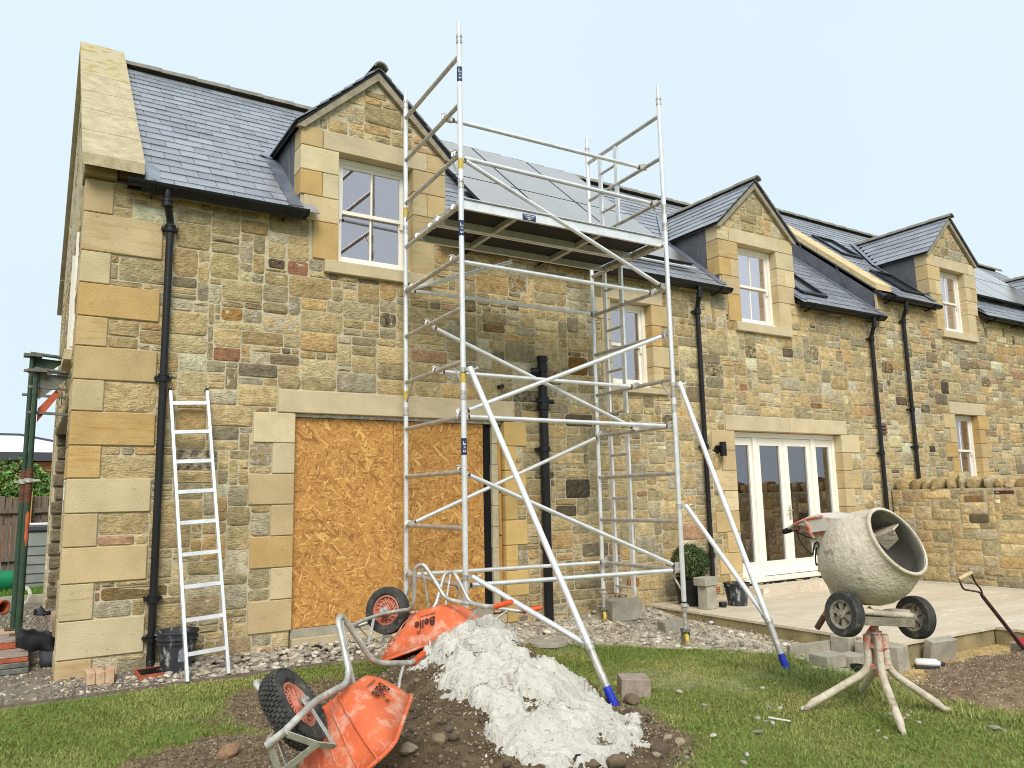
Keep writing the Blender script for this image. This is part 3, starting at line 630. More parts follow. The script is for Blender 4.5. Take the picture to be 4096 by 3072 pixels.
# glazed doors
FX0, FX1, FZ0, FZ1 = 8.43, 10.96, .165, 2.345
opens.append((FX0-.02, FX1+.02, FZ0-.02, FZ1+.02))
for a, b in ((8.26, 9.688), (9.694, 11.12)): block(wall, 'lintel', a, b, -.012, .25, FZ1+.008, 2.572, 'lintel', LINC)
blocks.append((8.25, 11.13, FZ1, 2.58))
jamb(wall, blocks, FX0, -1, .02, FZ1, .46, .28, 8); jamb(wall, blocks, FX1, 1, .02, FZ1, .47, .24, 8)
def french(root, x0, x1, z0, z1, y=.14):
    f = MB(); t = .06
    f.box(x0, x0+t, y, y+.09, z0, z1); f.box(x1-t, x1, y, y+.09, z0, z1); f.box(x0+t, x1-t, y, y+.09, z1-.075, z1); f.box(x0-.01, x1, y-.10, y+.09, z0-.02, z0+.04)
    W = x1-x0-2*t; a = [x0+t, x0+t+W*.215, x0+t+W*.5, x0+t+W*.785, x1-t]
    for k in (1, 3): f.box(a[k]-.035, a[k]+.035, y-.01, y+.09, z0+.04, z1-.075)
    fd = f.build('french_door', M['white'], root)
    for k in range(4):
        p, q = a[k]+(.037 if k in (1, 3) else .003), a[k+1]-(.037 if k in (0, 2) else .003); st = .085 if k in (1, 2) else .06; b0, b1 = z0+.045, z1-.08; bt, tp = .20, .10
        leaf = MB(); ya, yb = y+.02, y+.065
        leaf.box(p, p+st, ya, yb, b0, b1); leaf.box(q-st, q, ya, yb, b0, b1); leaf.box(p+st, q-st, ya, yb, b0, b0+bt); leaf.box(p+st, q-st, ya, yb, b1-tp, b1)
        for (u0, u1, w0, w1) in ((p+st, p+st+.012, b0+bt, b1-tp), (q-st-.012, q-st, b0+bt, b1-tp), (p+st+.012, q-st-.012, b0+bt, b0+bt+.012), (p+st+.012, q-st-.012, b1-tp-.012, b1-tp)): leaf.box(u0, u1, ya-.006, yb-.01, w0, w1)
        leaf.build('door_leaf' if k in (1, 2) else 'side_light', M['white'], fd)
        g = MB(); g.box(p+st+.006, q-st-.006, ya+.02, ya+.028, b0+bt+.006, b1-tp-.006); g.build('pane', M['glassdown'], fd)
        if k in (1, 2): g = MB(); g.box(p+.02, q-.02, ya-.025, ya-.001, b0+.01, b0+.05); g.build('weatherbar', M['white'], fd)
    h = MB(); hx = a[2]+.05; h.cbox(hx-.016, hx+.016, y-.004, y+.019, 1.02, 1.24, .004); h.tube(fillet([(hx, y+.0, 1.16), (hx, y-.05, 1.16), (hx-.12, y-.05, 1.16)], .02), .009, 8); h.build('door_handle', M['galv'], fd, smooth=40)
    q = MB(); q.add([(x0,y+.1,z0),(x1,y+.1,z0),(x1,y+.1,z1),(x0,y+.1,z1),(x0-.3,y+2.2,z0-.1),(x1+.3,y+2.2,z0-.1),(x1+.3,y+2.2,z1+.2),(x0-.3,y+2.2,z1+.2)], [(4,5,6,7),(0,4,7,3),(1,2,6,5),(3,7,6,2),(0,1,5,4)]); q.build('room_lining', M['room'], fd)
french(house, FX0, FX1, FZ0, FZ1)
mb = MB(); mb.box(FX0, FX1+.05, .0, .2, .06, .145); mb.build('door_step_membrane', M['voidblack'], house)
# distinctive single stones (place and colour from the photograph)
BLK, RED, WHT, ORG_, BRN = S3(118, 106, 88), S3(182, 134, 104), S3(224, 214, 194), S3(200, 156, 98), S3(156, 126, 90)
fixed = [(1.86,2.09,3.80,3.96,RED,.5),(1.66,1.84,3.84,3.95,BLK,.5),(5.36,5.74,1.42,1.66,BLK,.02),(5.38,5.82,2.32,2.48,BLK,.03),(5.20,5.52,1.20,1.34,BLK,.4),
         (1.16,1.42,2.83,2.97,RED,.5),(1.22,1.43,3.24,3.38,ORG_,.5),(.30,.84,.62,.74,S3(150,128,88),.5),(.32,.72,.44,.535,RED,.5),(.34,.75,1.68,1.79,S3(168,150,110),.97),(.25,.80,3.06,3.28,S3(196,178,150),.97),
         (.30,.76,3.52,3.76,S3(196,180,142),.5),(4.20,4.52,3.42,3.53,BRN,.5),(4.58,4.85,3.96,4.18,S3(168,140,92),.97),(5.46,5.78,2.98,3.22,S3(150,112,56),.5),(9.66,9.92,3.55,3.70,BLK,.03),(8.62,8.80,2.95,3.07,RED,.5),
         (.78,1.10,3.92,4.18,S3(190,172,130),.5),(1.10,1.38,3.66,3.92,S3(206,188,140),.5),(10.25,10.55,2.76,2.86,BRN,.03),(11.3,11.5,3.1,3.28,WHT,.95),(10.6,10.82,2.96,3.2,WHT,.95)]
APX = lambda xs: 4.01+1.25+.225+.80
def region1(U, V):
    r = (V < 4.47) & (U > 0) & (U < 12.28)
    for xc in (2.845, 9.205): r |= (np.abs(U-xc) < .868) & (V >= 4.45) & (V < 5.53); r |= (V >= 5.45) & (V < 6.24+.08-np.abs(U-xc)*.92)
    return r
stones = pack(0, 12.28, -.25, 6.36, blocked_fn(blocks, opens, region1), fixed)
clip1 = lambda x: np.where(np.minimum(np.abs(x-2.845), np.abs(x-9.205)) < 1.2, np.maximum(5.50, 6.22-np.minimum(np.abs(x-2.845), np.abs(x-9.205))*.92), 99)
lay_stones(stones, to3f, wall, 262, clip1)
mbw = wall_sheet([o for o in opens if o[3] < 4.3], 0.0, 12.28, -.4, 4.47, to3f, extra=())
# (the dormer openings cross the wall head, so their bays are laid separately)
mbw = MB()
W1 = [(o[0], o[1], o[2], min(o[3], 4.47)) for o in opens]
mbw.V, mbw.F = (lambda m: (m.V, m.F))(wall_sheet(W1, 0.0, 12.28, -.4, 4.47, to3f))
for xc in (2.845, 9.205):
    a, b = xc-.862, xc+.862; o0, o1 = xc-.465, xc+.465
    for (p, q, c, d) in ((a, o0, 4.47, 5.50), (o1, b, 4.47, 5.50), (o0, o1, 5.28, 5.50)): mbw.add([to3f(p,c,0), to3f(q,c,0), to3f(q,d,0), to3f(p,d,0)], [(0,1,2,3)])
    mbw.add([to3f(a,5.50,0), to3f(b,5.50,0), to3f(xc,6.26,0)], [(0,1,2)])
    mbw.add([to3f(o0,4.47,0), to3f(o0,5.28,0), to3f(o0,5.28,-.3), to3f(o0,4.47,-.3)], [(0,1,2,3)]); mbw.add([to3f(o1,4.47,0), to3f(o1,4.47,-.3), to3f(o1,5.28,-.3), to3f(o1,5.28,0)], [(0,1,2,3)]); mbw.add([to3f(o0,5.28,0), to3f(o1,5.28,0), to3f(o1,5.28,-.3), to3f(o0,5.28,-.3)], [(0,1,2,3)])
wall.data.from_pydata([tuple(v) for v in mbw.V], [], mbw.F); wall.data.update(); wall.data.materials.append(M['mortar'])
# ---------------------------------------------------------------- gable end (seen almost edge on), with the part that is being rebuilt
to3g = lambda u, v, o: (.012-o, u, v)       # u along +Y, outwards is -X
gopen = [(.72, 5.55, -.1, 2.52), (1.0, 2.0, 3.0, 4.3)]
gw = MB(); g0 = wall_sheet(gopen, .0, 6.05, -.4, 4.45, lambda u, v, o: (.012-o, u, v), depth=.36); gw.V, gw.F = g0.V, [f[::-1] for f in g0.F]
gw.add([to3g(0,4.45,0), to3g(6.05,4.45,0), to3g(3.03,7.20,0)], [(2,1,0)])
gable = gw.build('gable_wall', M['mortar'], house)
gb = [(-.1, .66, a-.01, b+.01) for i, (a, b, w, s_) in enumerate(cq) if i % 2 == 0]+[(-.1, .33, a-.01, b+.01) for i, (a, b, w, s_) in enumerate(cq) if i % 2]
greg = lambda U, V: (U > .3) & (U < 6.05) & (V < np.minimum(4.45+np.minimum(U, 6.06-U)*TAN*1.0, 7.1))
gst = pack(0, 6.05, -.2, 7.1, blocked_fn(gb, [(g[0]-.01, g[1]+.01, g[2], g[3]+.01) for g in gopen], greg))
lay_stones(gst, to3g, gable, 38)
for k in range(13):   # broken stone ends of the far side of the gap
    a = -.05+k*.2; mb = MB(); mb.cbox(.0+rng.uniform(0, .05), .34+rng.uniform(-.05, .03), 5.46+rng.uniform(0, .06), 5.6, a, a+.185+rng.uniform(-.02, .01), .02); mb.build('stone', M['stone'], gable, col=np.array((*S3(146, 134, 110), .5))*rng.uniform(.8, 1.1))
for k in range(11):   # ragged near side
    a = .05+k*.215; mb = MB(); mb.cbox(-.01+rng.uniform(-.02, .02), .30, .60, .72+rng.uniform(.0, .10), a, a+.19, .02); mb.build('stone', M['stone'], gable, col=np.array((*S3(170, 152, 118), .5))*rng.uniform(.8, 1.1))
mb = MB()
for (y0, y1, z0, z1) in ((.86, .93, 1.0, 2.4), (1.45, 1.52, 1.0, 2.4), (.93, 1.45, 2.33, 2.4), (.93, 1.45, 1.0, 1.07)): mb.box(.02, .09, y0, y1, z0, z1)
mb.build('window_frame', M['white'], house)
mb = MB(); mb.box(.37, 3.2, .5, 5.8, -.1, 2.6); mb.build('dark_interior', M['room'], house)  # dark-coloured block standing in for the unlit interior behind the opening
for y_ in (1.02, 1.9): mb = MB(); mb.box(-.02, .2, y_, y_+.08, 3.05, 4.25); mb.build('window_frame', M['white'], house)
mb = MB(); mb.box(-.07, .2, .92, 2.08, 2.90, 3.0); mb.build('window_sill', M['lintel'], house, col=np.array((*LINC, .5)))
# ---------------------------------------------------------------- main roof
zr1 = lambda Y: 4.57+TAN*Y
rf = MB(); RY, RZ = 3.03, zr1(3.03)
D1, D2 = (2.845-.86, 2.845+.86), (9.205-.86, 9.205+.86)
for a, b, y0 in ((.44, D1[0], -.17), (*D1, 1.35), (D1[1], D2[0], -.17), (*D2, 1.35), (D2[1], 12.27, -.17)):
    rf.prism([(a, y0, zr1(y0)-.02), (b, y0, zr1(y0)-.02), (b, RY, RZ-.02), (a, RY, RZ-.02)], (0, SN*.05, -CS*.05))
rf.prism([(.06, RY, RZ), (12.27, RY, RZ), (12.27, 6.2, zr1(-.14)), (.06, 6.2, zr1(-.14))], (0, -SN*.05, -CS*.05))
roof = rf.build('roof', M['darkframe'], house)
mb = MB(); mb.box(.0, 12.28, 5.7, 6.05, -.3, 4.45); mb.build('rear_wall', M['mortar'], house)
mb = MB(); mb.box(11.9, 12.27, .4, 5.7, -.3, 4.4); mb.build('party_wall', M['mortar'], house)
SL = Slates(house)
def main_slates(sl, roofob, x0, x1, zf, dorms, off):
    u = np.array((0, CS, SN)); y = -.175; r = 0; g = .198
    while y+g*CS < RY+.05:
        x = x0-rng.uniform(.0, .04)-(.14 if r % 2 else 0); z = zf(y)
        while x < x1:
            w = .28+rng.normal(0, .006); a, b = max(x, x0), min(x+w, x1); x += w
            if b-a < .03: continue
            c = (a+b)/2; skip = False
            for xc in dorms:
                hw = .86 if z < 5.45+off else (6.30+off-z)
                if abs(c-xc) < hw-.02: skip = True
            if not skip: sl.add((a, y, z+.004), (1,0,0), u, b-a, min(g*1.9, (RY-y)/CS), roofob)
        y += g*CS; r += 1
main_slates(SL, roof, .46, 12.27, zr1, (2.845, 9.205), 0)
ridge_tiles(roof, (.46, RY, RZ+.045), (12.2, RY, RZ+.045), r=.12)
for xc in (2.845, 9.205): dormer(house, SL, xc, 5.50)
SL.build(300)
# coping on the gable
cy = [-.22, .29, .81, 1.33, 1.86, 2.36, RY]; zc = lambda Y: 4.80+TAN*Y
for i in range(6):
    a, b = cy[i]+.009, cy[i+1]-.009; mb = MB(); th = .10 if i else .11
    mb.prism([(-.06, a, zc(a)), (-.06, b, zc(b)), (-.06, b, zc(b)-th), (-.06, a, zc(a)-th)], (.515, 0, 0)); mb.build('coping_stone', M['copinglichen'] if i >= 4 else M['coping'], house)
    a2, b2 = 2*RY-cy[i+1]+.003, 2*RY-cy[i]-.003; mb = MB()
    mb.prism([(-.06, a2, zc(2*RY-a2)), (-.06, b2, zc(2*RY-b2)), (-.06, b2, zc(2*RY-b2)-th), (-.06, a2, zc(2*RY-a2)-th)], (.515, 0, 0)); mb.build('coping_stone', M['coping'], house)
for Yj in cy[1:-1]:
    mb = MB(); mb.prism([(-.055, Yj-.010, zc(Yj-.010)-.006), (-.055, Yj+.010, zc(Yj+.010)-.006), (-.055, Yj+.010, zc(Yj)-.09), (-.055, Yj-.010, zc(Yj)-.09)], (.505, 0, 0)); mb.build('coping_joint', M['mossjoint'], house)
mb = MB(); mb.prism([(.0, -.02, 4.44), (.0, RY, RZ+.1), (.0, 2*RY+.02, 4.44)], (.42, 0, 0)); mb.build('gable_upstand', M['mortar'], house)
mb = MB(); n_ = np.array((0, -SN, CS)); mb.add([(.47, -.14, zr1(-.14)+.10), (.47, .12, zr1(.12)+.12), (.62, .12, zr1(.12)+.045), (.60, -.14, zr1(-.14)+.045), (.46, -.14, 4.40), (.56, -.16, 4.40)], [(0,1,2,3), (0,3,5,4)]); mb.build('lead_apron', M['leadlight'], house)
# solar panels
cxs = [4.60, 5.69, 6.78, 7.87]; rys = [.16, 1.55, 2.95]; n3 = np.array((0, -SN, CS))
for i in range(3):
    for j in range(2):
        a, b = cxs[i]+.008, cxs[i+1]-.008; y0, y1 = rys[j]+.006, rys[j+1]-.006; L = (y1-y0)/CS
        c = np.array(((a+b)/2, (y0+y1)/2, zr1((y0+y1)/2)))+n3*.12
        mb = MB(); mb.obox(c, ((1,0,0), (0,CS,SN), n3), ((b-a)/2, L/2, .018)); p = mb.build('solar_panel', M['darkframe'], house)
        mb = MB(); mb.obox(c+n3*.0195, ((1,0,0), (0,CS,SN), n3), ((b-a)/2-.012, L/2-.012, .002)); mb.build('cell_face', M['panel'], p)
        for t in (.25, .75):
            mb = MB(); mb.obox(c-n3*.03+np.array((0,CS,SN))*(t-.5)*L*.9, ((1,0,0), (0,CS,SN), n3), ((b-a)/2+.05, .02, .012)); mb.build('mounting_rail', M['alu'], p)
for X, Y0 in ((7.87, .0),):
    mb = MB(); c = np.array((6.2, .10, zr1(.10)))+n3*.10; mb.obox(c, ((1,0,0), (0,CS,SN), n3), (1.68, .02, .012)); mb.build('clamp_rail', M['alu'], house)
# roof window
def roof_window(root, x0, x1, y0, y1, zf, off=.03):
    c = np.array(((x0+x1)/2, (y0+y1)/2, zf((y0+y1)/2)))+n3*off; L = (y1-y0)/CS; mb = MB()
    for (dx, dy, hx, hy) in ((-1, 0, .03, L/2), (1, 0, .03, L/2), (0, -1, (x1-x0)/2, .045), (0, 1, (x1-x0)/2, .03)): mb.obox(c+np.array((1,0,0))*dx*(x1-x0)/2+np.array((0,CS,SN))*dy*L/2, ((1,0,0), (0,CS,SN), n3), (hx, hy, .04))
    w = mb.build('roof_window', M['darkframe'], root); mb = MB(); mb.obox(c, ((1,0,0), (0,CS,SN), n3), ((x1-x0)/2, L/2, .006)); mb.build('pane', M['rooflight'], w)
roof_window(house, 10.36, 11.0, .12, .80, zr1)
# gutters and pipes
gutter(house, .32, 2.02, 4.455); gutter(house, 3.76, 8.36, 4.44); gutter(house, 10.06, 12.24, 4.44)
downpipe(house, .715, 4.40, .10, (2.62, .62, .28)); downpipe(house, 7.76, 4.38, .05, (2.10, .60)); downpipe(house, 11.97, 4.37, .02, (2.06, .6))
mb = MB(); SX = 5.0; mb.cyl((SX, -.075, -.17), (SX, -.075, 3.10), .055, 18)
for zb in (3.02, 2.56): mb.cyl((SX, -.075, zb-.05), (SX, -.075, zb+.05), .066, 18)
mb.cyl((SX, -.075, 3.10), (SX, -.075, 3.165), .068, 18); mb.cyl((SX, -.075, 2.50), (SX, -.075, 2.66), .072, 18); mb.cyl((SX-.06, -.10, 2.60), (SX-.12, -.12, 2.60), .03, 12); mb.cyl((SX+.06, -.10, 2.60), (SX+.12, -.12, 2.60), .03, 12)
sp = mb.build('soil_pipe', M['black'], house, smooth=40)
mb = MB(); mb.cyl((SX-.05, -.075, 2.97), (SX-.13, -.02, 2.97), .05, 14); mb.build('boss', M['black'], sp, smooth=40)
for zb in (2.02,): mb = MB(); mb.cyl((SX, -.075, zb-.03), (SX, -.075, zb+.03), .068, 18); mb.box(SX-.10, SX+.10, -.06, -.0, zb-.02, zb+.02); mb.build('pipe_bracket', M['black'], sp)
mb = MB(); mb.tube([(4.41, .02, 2.755), (4.41, -.085, 2.755)], .026, 14); mb.build('waste_stub', M['black'], house, smooth=40)
mb = MB(); mb.cyl((8.09, -.085, 1.97), (8.09, -.085, 2.17), .048, 18); mb.box(8.03, 8.11, -.05, .02, 2.03, 2.11); mb.cyl((8.04, -.03, 2.07), (8.04, .0, 2.07), .055, 14); mb.build('wall_lamp', M['black'], house, smooth=40)
# air bricks
def airbrick(root, x0, x1, z0, z1, mat='vent'):
    mb = MB(); nx, nz = 7, 3
    ys = -.014
    mb.box(x0, x1, -.002, .02, z0, z1)
    for k in range(nx+1): xx = x0+(x1-x0-.008)*k/nx; mb.box(xx, xx+.008, ys, -.002, z0, z1)
    for k in range(nz+1): zz = z0+(z1-z0-.008)*k/nz; mb.box(x0, x1, ys-.001, -.002, zz, zz+.008)
    mb.build('air_brick', M[mat], root)
airbrick(house, 6.28, 6.47, .30, .38); airbrick(house, 7.72, 7.94, .08, .16)
mb = MB()
for k in range(3): mb.prism([(12.06, -.005, 2.40+k*.06), (12.06, -.05, 2.41+k*.06), (12.06, -.02, 2.46+k*.06), (12.06, -.005, 2.46+k*.06)], (.15, 0, 0))
mb.build('wall_vent', M['brownvent'], house)
# ---------------------------------------------------------------- the next house along the row (its roof is a step higher)
house2 = thing('stone_house', (12.3, 0, 0), 'neighbouring sandstone house beyond the stone garden wall, roof one step higher', 'house')
HX1 = 23.5; OFF = .46
zr2 = lambda Y: zr1(Y)+.42
wall2 = bpy.data.objects.new('front_wall', bpy.data.meshes.new('front_wall')); COL.objects.link(wall2); wall2.parent = house2; wall2['_o'] = [12.3, 0, 0]
blocks2, opens2 = [], []
for xc in (14.95, 21.3): dormer_front(wall2, house2, xc, 4.01+.44, blocks2, opens2, True)
opens2.append((14.48, 15.36, 1.45, 2.85))
block(wall2, 'lintel', 14.335, 15.635, -.012, .24, 2.836, 3.06, 'lintel', LINC); blocks2.append((14.33, 15.64, 2.83, 3.07))
block(wall2, 'window_sill', 14.33, 15.64, -.05, .24, 1.36, 1.45, 'lintel', LINC); blocks2.append((14.32, 15.65, 1.35, 1.46))
jamb(wall2, blocks2, 14.50, -1, 1.46, 2.83, .40, .22, 5); jamb(wall2, blocks2, 15.34, 1, 1.46, 2.83, .38, .22, 5)
sash_window(house2, 14.50, 15.34, 1.46, 2.83, 'glassup', curtain=False)
for k in range(5): block(wall2, 'quoin', 17.55-(.12 if k % 2 else 0), 17.95, -.012, .2, 2.55+k*.36, 2.55+k*.36+.35, 'quoin'); blocks2.append((17.42-(.12 if k % 2 else 0)+.12, 17.96, 2.54+k*.36, 2.55+k*.36+.36))
block(wall2, 'kneeler', 12.31, 12.50, -.012, .3, 4.62, 4.98, 'quoin'); blocks2.append((12.30, 12.505, 4.61, 5.0))
block(wall2, 'kneeler', 12.31, 12.47, -.012, .3, 4.30, 4.61, 'quoin'); blocks2.append((12.30, 12.475, 4.29, 4.615))
def region2(U, V):
    r = (V < 4.92) & (U > 12.3) & (U < 23.4)
    for xc in (14.95, 21.3): r |= (np.abs(U-xc) < .868) & (V >= 4.9) & (V < 5.97); r |= (V >= 5.9) & (V < 6.68+.08-np.abs(U-xc)*.92)
    return r
st2 = pack(12.3, 23.4, .2, 6.85, blocked_fn(blocks2, opens2, region2), [(14.15,14.42,3.20,3.45,BLK,.02),(13.30,13.48,3.42,3.6,WHT,.95),(13.55,13.75,2.1,2.22,BLK,.02),(13.72,13.98,2.08,2.2,BLK,.3),(12.98,13.4,2.6,2.9,WHT,.5)], big=.92)
clip2 = lambda x: np.where(np.minimum(np.abs(x-14.95), np.abs(x-21.3)) < 1.2, np.maximum(5.94, 6.66-np.minimum(np.abs(x-14.95), np.abs(x-21.3))*.92), 99)
lay_stones(st2, to3f, wall2, 300, clip2)
m2 = wall_sheet([(o[0], o[1], o[2], min(o[3], 4.89)) for o in opens2], 12.285, HX1, -.4, 4.89, to3f)
for xc in (14.95, 21.3):
    a, b, o0, o1 = xc-.862, xc+.862, xc-.465, xc+.465
    for (p, q, c, d) in ((a, o0, 4.89, 5.94), (o1, b, 4.89, 5.94), (o0, o1, 5.72, 5.94)): m2.add([to3f(p,c,0), to3f(q,c,0), to3f(q,d,0), to3f(p,d,0)], [(0,1,2,3)])
    m2.add([to3f(a,5.94,0), to3f(b,5.94,0), to3f(xc,6.70,0)], [(0,1,2)])
    m2.add([to3f(o0,4.89,0), to3f(o0,5.72,0), to3f(o0,5.72,-.3), to3f(o0,4.89,-.3)], [(0,1,2,3)]); m2.add([to3f(o1,4.89,0), to3f(o1,4.89,-.3), to3f(o1,5.72,-.3), to3f(o1,5.72,0)], [(0,1,2,3)])
wall2.data.from_pydata([(v[0]-12.3, v[1], v[2]) for v in m2.V], [], m2.F); wall2.data.update(); wall2.data.materials.append(M['mortar'])
rf = MB(); RZ2 = zr2(RY)
for a, b, y0 in ((12.3, 14.09, -.17), (14.09, 15.81, 1.35), (15.81, 20.44, -.17), (20.44, 22.16, 1.35), (22.16, HX1, -.17)): rf.prism([(a, y0, zr2(y0)-.02), (b, y0, zr2(y0)-.02), (b, RY, RZ2-.02), (a, RY, RZ2-.02)], (0, SN*.05, -CS*.05))
rf.prism([(12.3, RY, RZ2), (HX1, RY, RZ2), (HX1, 6.2, zr2(-.14)), (12.3, 6.2, zr2(-.14))], (0, -SN*.05, -CS*.05))
roof2 = rf.build('roof', M['darkframe'], house2)
mb = MB(); mb.box(12.3, HX1, 5.7, 6.05, -.3, 4.87); mb.build('rear_wall', M['mortar'], house2)
mb = MB(); mb.prism([(HX1-.3, .02, -.3), (HX1-.3, 6.0, -.3), (HX1-.3, 6.0, 4.8), (HX1-.3, RY, RZ2-.1), (HX1-.3, .02, 4.8)], (.28, 0, 0)); mb.build('end_wall', M['mortar'], house2)
SL2 = Slates(house2); main_slates(SL2, roof2, 12.72, HX1, zr2, (14.95, 21.3), .44)
ridge_tiles(roof2, (12.7, RY, RZ2+.045), (HX1, RY, RZ2+.045), r=.12, step=.5)
dormer(house2, SL2, 14.95, 5.94); dormer(house2, SL2, 21.3, 5.94); SL2.build(300)
zc2 = lambda Y: 5.12+TAN*Y; cy2 = [-.05, .42, 1.10, 1.78, 2.46, RY]
for i in range(5):
    a, b = cy2[i]+.006, cy2[i+1]-.006; mb = MB(); mb.prism([(12.28, a, zc2(a)), (12.28, b, zc2(b)), (12.28, b, zc2(b)-.11), (12.28, a, zc2(a)-.11)], (.46, 0, 0)); mb.build('coping_stone', M['copinggold'], house2)
mb = MB(); mb.prism([(12.30, .03, zr1(.03)-.1), (12.30, RY, RZ-.1), (12.30, RY, zc2(RY)-.1), (12.30, .03, zc2(.03)-.1)], (.38, 0, 0)); lc = mb.build('lead_upstand', M['lead'], house2)
for Y in (.75, 1.5, 2.25): mb = MB(); mb.bar((12.297, Y-.25, zr1(Y-.25)+.03), (12.297, Y, zc2(Y)-.12), .012, .012, (1,0,0)); mb.build('lead_seam', M['lead'], lc)
A = np.array((12.22, -.14, zr1(-.14))); B = np.array((12.22, RY, RZ)); mb = MB(); mb.obox((A+B)/2+n3*.036, ((0,CS,SN), (1,0,0), n3), (np.linalg.norm(B-A)/2, .08, .004)); mb.build('soaker_flashing', M['leadmid'], house2)
gutter(house2, 12.34, 14.07, 4.845); gutter(house2, 15.83, 20.4, 4.845)
downpipe(house2, 13.0, 4.79, .02, (2.85, 2.18))
roof_window(house2, 13.30, 13.95, .10, .70, zr2); roof_window(house2, 13.35, 14.0, 1.30, 1.95, zr2)
cx2 = [16.15, 17.25, 18.35, 19.45, 20.55]; ry2 = [.42, 1.42, 2.42]
for i in range(4):
    for j in range(2):
        a, b = cx2[i]+.008, cx2[i+1]-.008; y0, y1 = ry2[j]+.006, ry2[j+1]-.006; L = (y1-y0)/CS; c = np.array(((a+b)/2, (y0+y1)/2, zr2((y0+y1)/2)))+n3*.16
        mb = MB(); mb.obox(c, ((1,0,0), (0,CS,SN), n3), ((b-a)/2, L/2, .018)); p = mb.build('solar_panel', M['darkframe'], house2); mb = MB(); mb.obox(c+n3*.0195, ((1,0,0), (0,CS,SN), n3), ((b-a)/2-.012, L/2-.012, .002)); mb.build('cell_face', M['panel'], p)
# ---------------------------------------------------------------- garden wall running out from the houses
gwall = thing('garden_wall', (12.25, -2.6, -.1), 'rubble garden wall with rough cock-and-hen coping stones beside the paved patio', 'wall')
to3w = lambda u, v, o: (12.22-o, u, v)     # faces -X
mb = MB(); mb.box(12.22, 12.55, -5.2, -.02, -.35, 1.44); core = mb.build('core', M['mortar'], gwall)
ws = pack(-5.2, -.02, -.2, 1.42, lambda U, V: np.zeros_like(U, bool), [(-1.55,-1.25,.90,1.04,BLK,.5),(-1.5,-1.2,1.22,1.34,BRN,.3),(-1.95,-1.65,1.33,1.40,S3(110,66,56),.5)], big=1.05)
ws = [(s[0], s[1], s[2], s[3], np.array(s[4])*1.08, max(s[5], .03)) for s in ws]
lay_stones(ws, lambda u, v, o: (12.22-o, u, v), core, 230)
# ================================================================== the ground
def sstep(a, b, x): t = np.clip((x-a)/(b-a), 0, 1); return t*t*(3-2*t)
def gz(x, y):
    x = np.asarray(x, float); y = np.asarray(y, float)
    z = -.05*sstep(-.25, -.60, y)-.05*sstep(-.7, -2.2, y)
    z = z-.05*sstep(5.7, 6.3, x)*sstep(-2.6, -3.1, y)
    z = z-.10*sstep(6.6, 6.9, x)*sstep(-3.42, -3.3, y)*sstep(12.6, 12.2, x)
    near = sstep(14, 9, np.abs(x-4))*sstep(12, 9, np.abs(y))
    return z+near*((vnoise(x, y, 1.1, 3, 3)-.5)*.035+(vnoise(x, y, 7, 5, 2)-.5)*.012)
def lawn_mask(x, y):
    x = np.asarray(x, float); y = np.asarray(y, float); n = (vnoise(x, y, 3.0, 11, 3)-.5)
    # boundary of the grass against the gravel and rubble (points read from the photograph)
    bx = [-9, 2.2, 3.0, 4.2, 4.45, 4.85, 5.3, 5.6, 5.95, 6.05, 12]; by = [-.53, -.54, -.6, -.82, -1.04, -1.38, -1.85, -2.0, -2.55, -2.62, -2.62]
    m = sstep(-.02, -.10, y-np.interp(x, bx, by)+n*.10)
    ex = [-20, -5.2, -4.75, -4.35, -3.9, -3.5, -3.2, -2.9, -2.6]; ey = [6.4, 6.1, 5.75, 5.55, 5.75, 5.70, 5.68, 5.85, 6.0]
    m = m*sstep(.05, -.05, x-np.interp(y, ex, ey)+n*.3)
    # bare earth beside the spoil heap
    d = np.minimum(np.hypot((x-.95)/.75, (y+2.75)/.80), np.hypot((x-1.75)/1.0, (y+1.75)/.75)); m = m*sstep(.72, 1.05, d+n*.7)
    d = np.hypot((x-2.55)/1.18, (y+2.9)/1.9); m = m*sstep(.78, .98, d+n*.3)
    worn = sstep(.62, .78, vnoise(x, y, 1.6, 21, 3)); return m*(1-.28*worn)
xs = np.concatenate([np.linspace(-300, -8, 14)[:-1], np.linspace(-8, -1.6, 20)[:-1], np.arange(-1.6, 9.0, .04), np.linspace(9.0, 14, 30), np.linspace(14, 320, 16)[1:]])
ys = np.concatenate([np.linspace(-300, -9, 14)[:-1], np.linspace(-9, -6, 20)[:-1], np.arange(-6, .6, .04), np.linspace(.6, 12, 50), np.linspace(12, 400, 16)[1:]])
GX, GY = np.meshgrid(xs, ys); GZ = gz(GX, GY)
nx, ny = len(xs), len(ys); idx = np.arange(nx*ny).reshape(ny, nx)
Fq = np.stack([idx[:-1, :-1], idx[:-1, 1:], idx[1:, 1:], idx[1:, :-1]], -1).reshape(-1, 4)
def big_mesh(name, V, Fa):
    me = bpy.data.meshes.new(name); V = np.asarray(V, np.float32); Fa = np.asarray(Fa, np.int32); k = Fa.shape[1]
    me.vertices.add(len(V)); me.vertices.foreach_set('co', V.ravel()); me.loops.add(Fa.size); me.loops.foreach_set('vertex_index', Fa.ravel())
    me.polygons.add(len(Fa)); me.polygons.foreach_set('loop_start', np.arange(0, Fa.size, k, dtype=np.int32)); me.polygons.foreach_set('loop_total', np.full(len(Fa), k, np.int32))
    me.update(calc_edges=True); me.validate(); return me
LM = lawn_mask(GX, GY); nz = vnoise(GX, GY, 2.2, 31, 4); nf = vnoise(GX, GY, 14, 33, 3)
thatch = np.array(S3(128, 128, 72))[None, None]*(.75+.5*nz[..., None]); soil_c = np.array(S3(132, 114, 90))[None, None]*(.7+.6*nf[..., None])
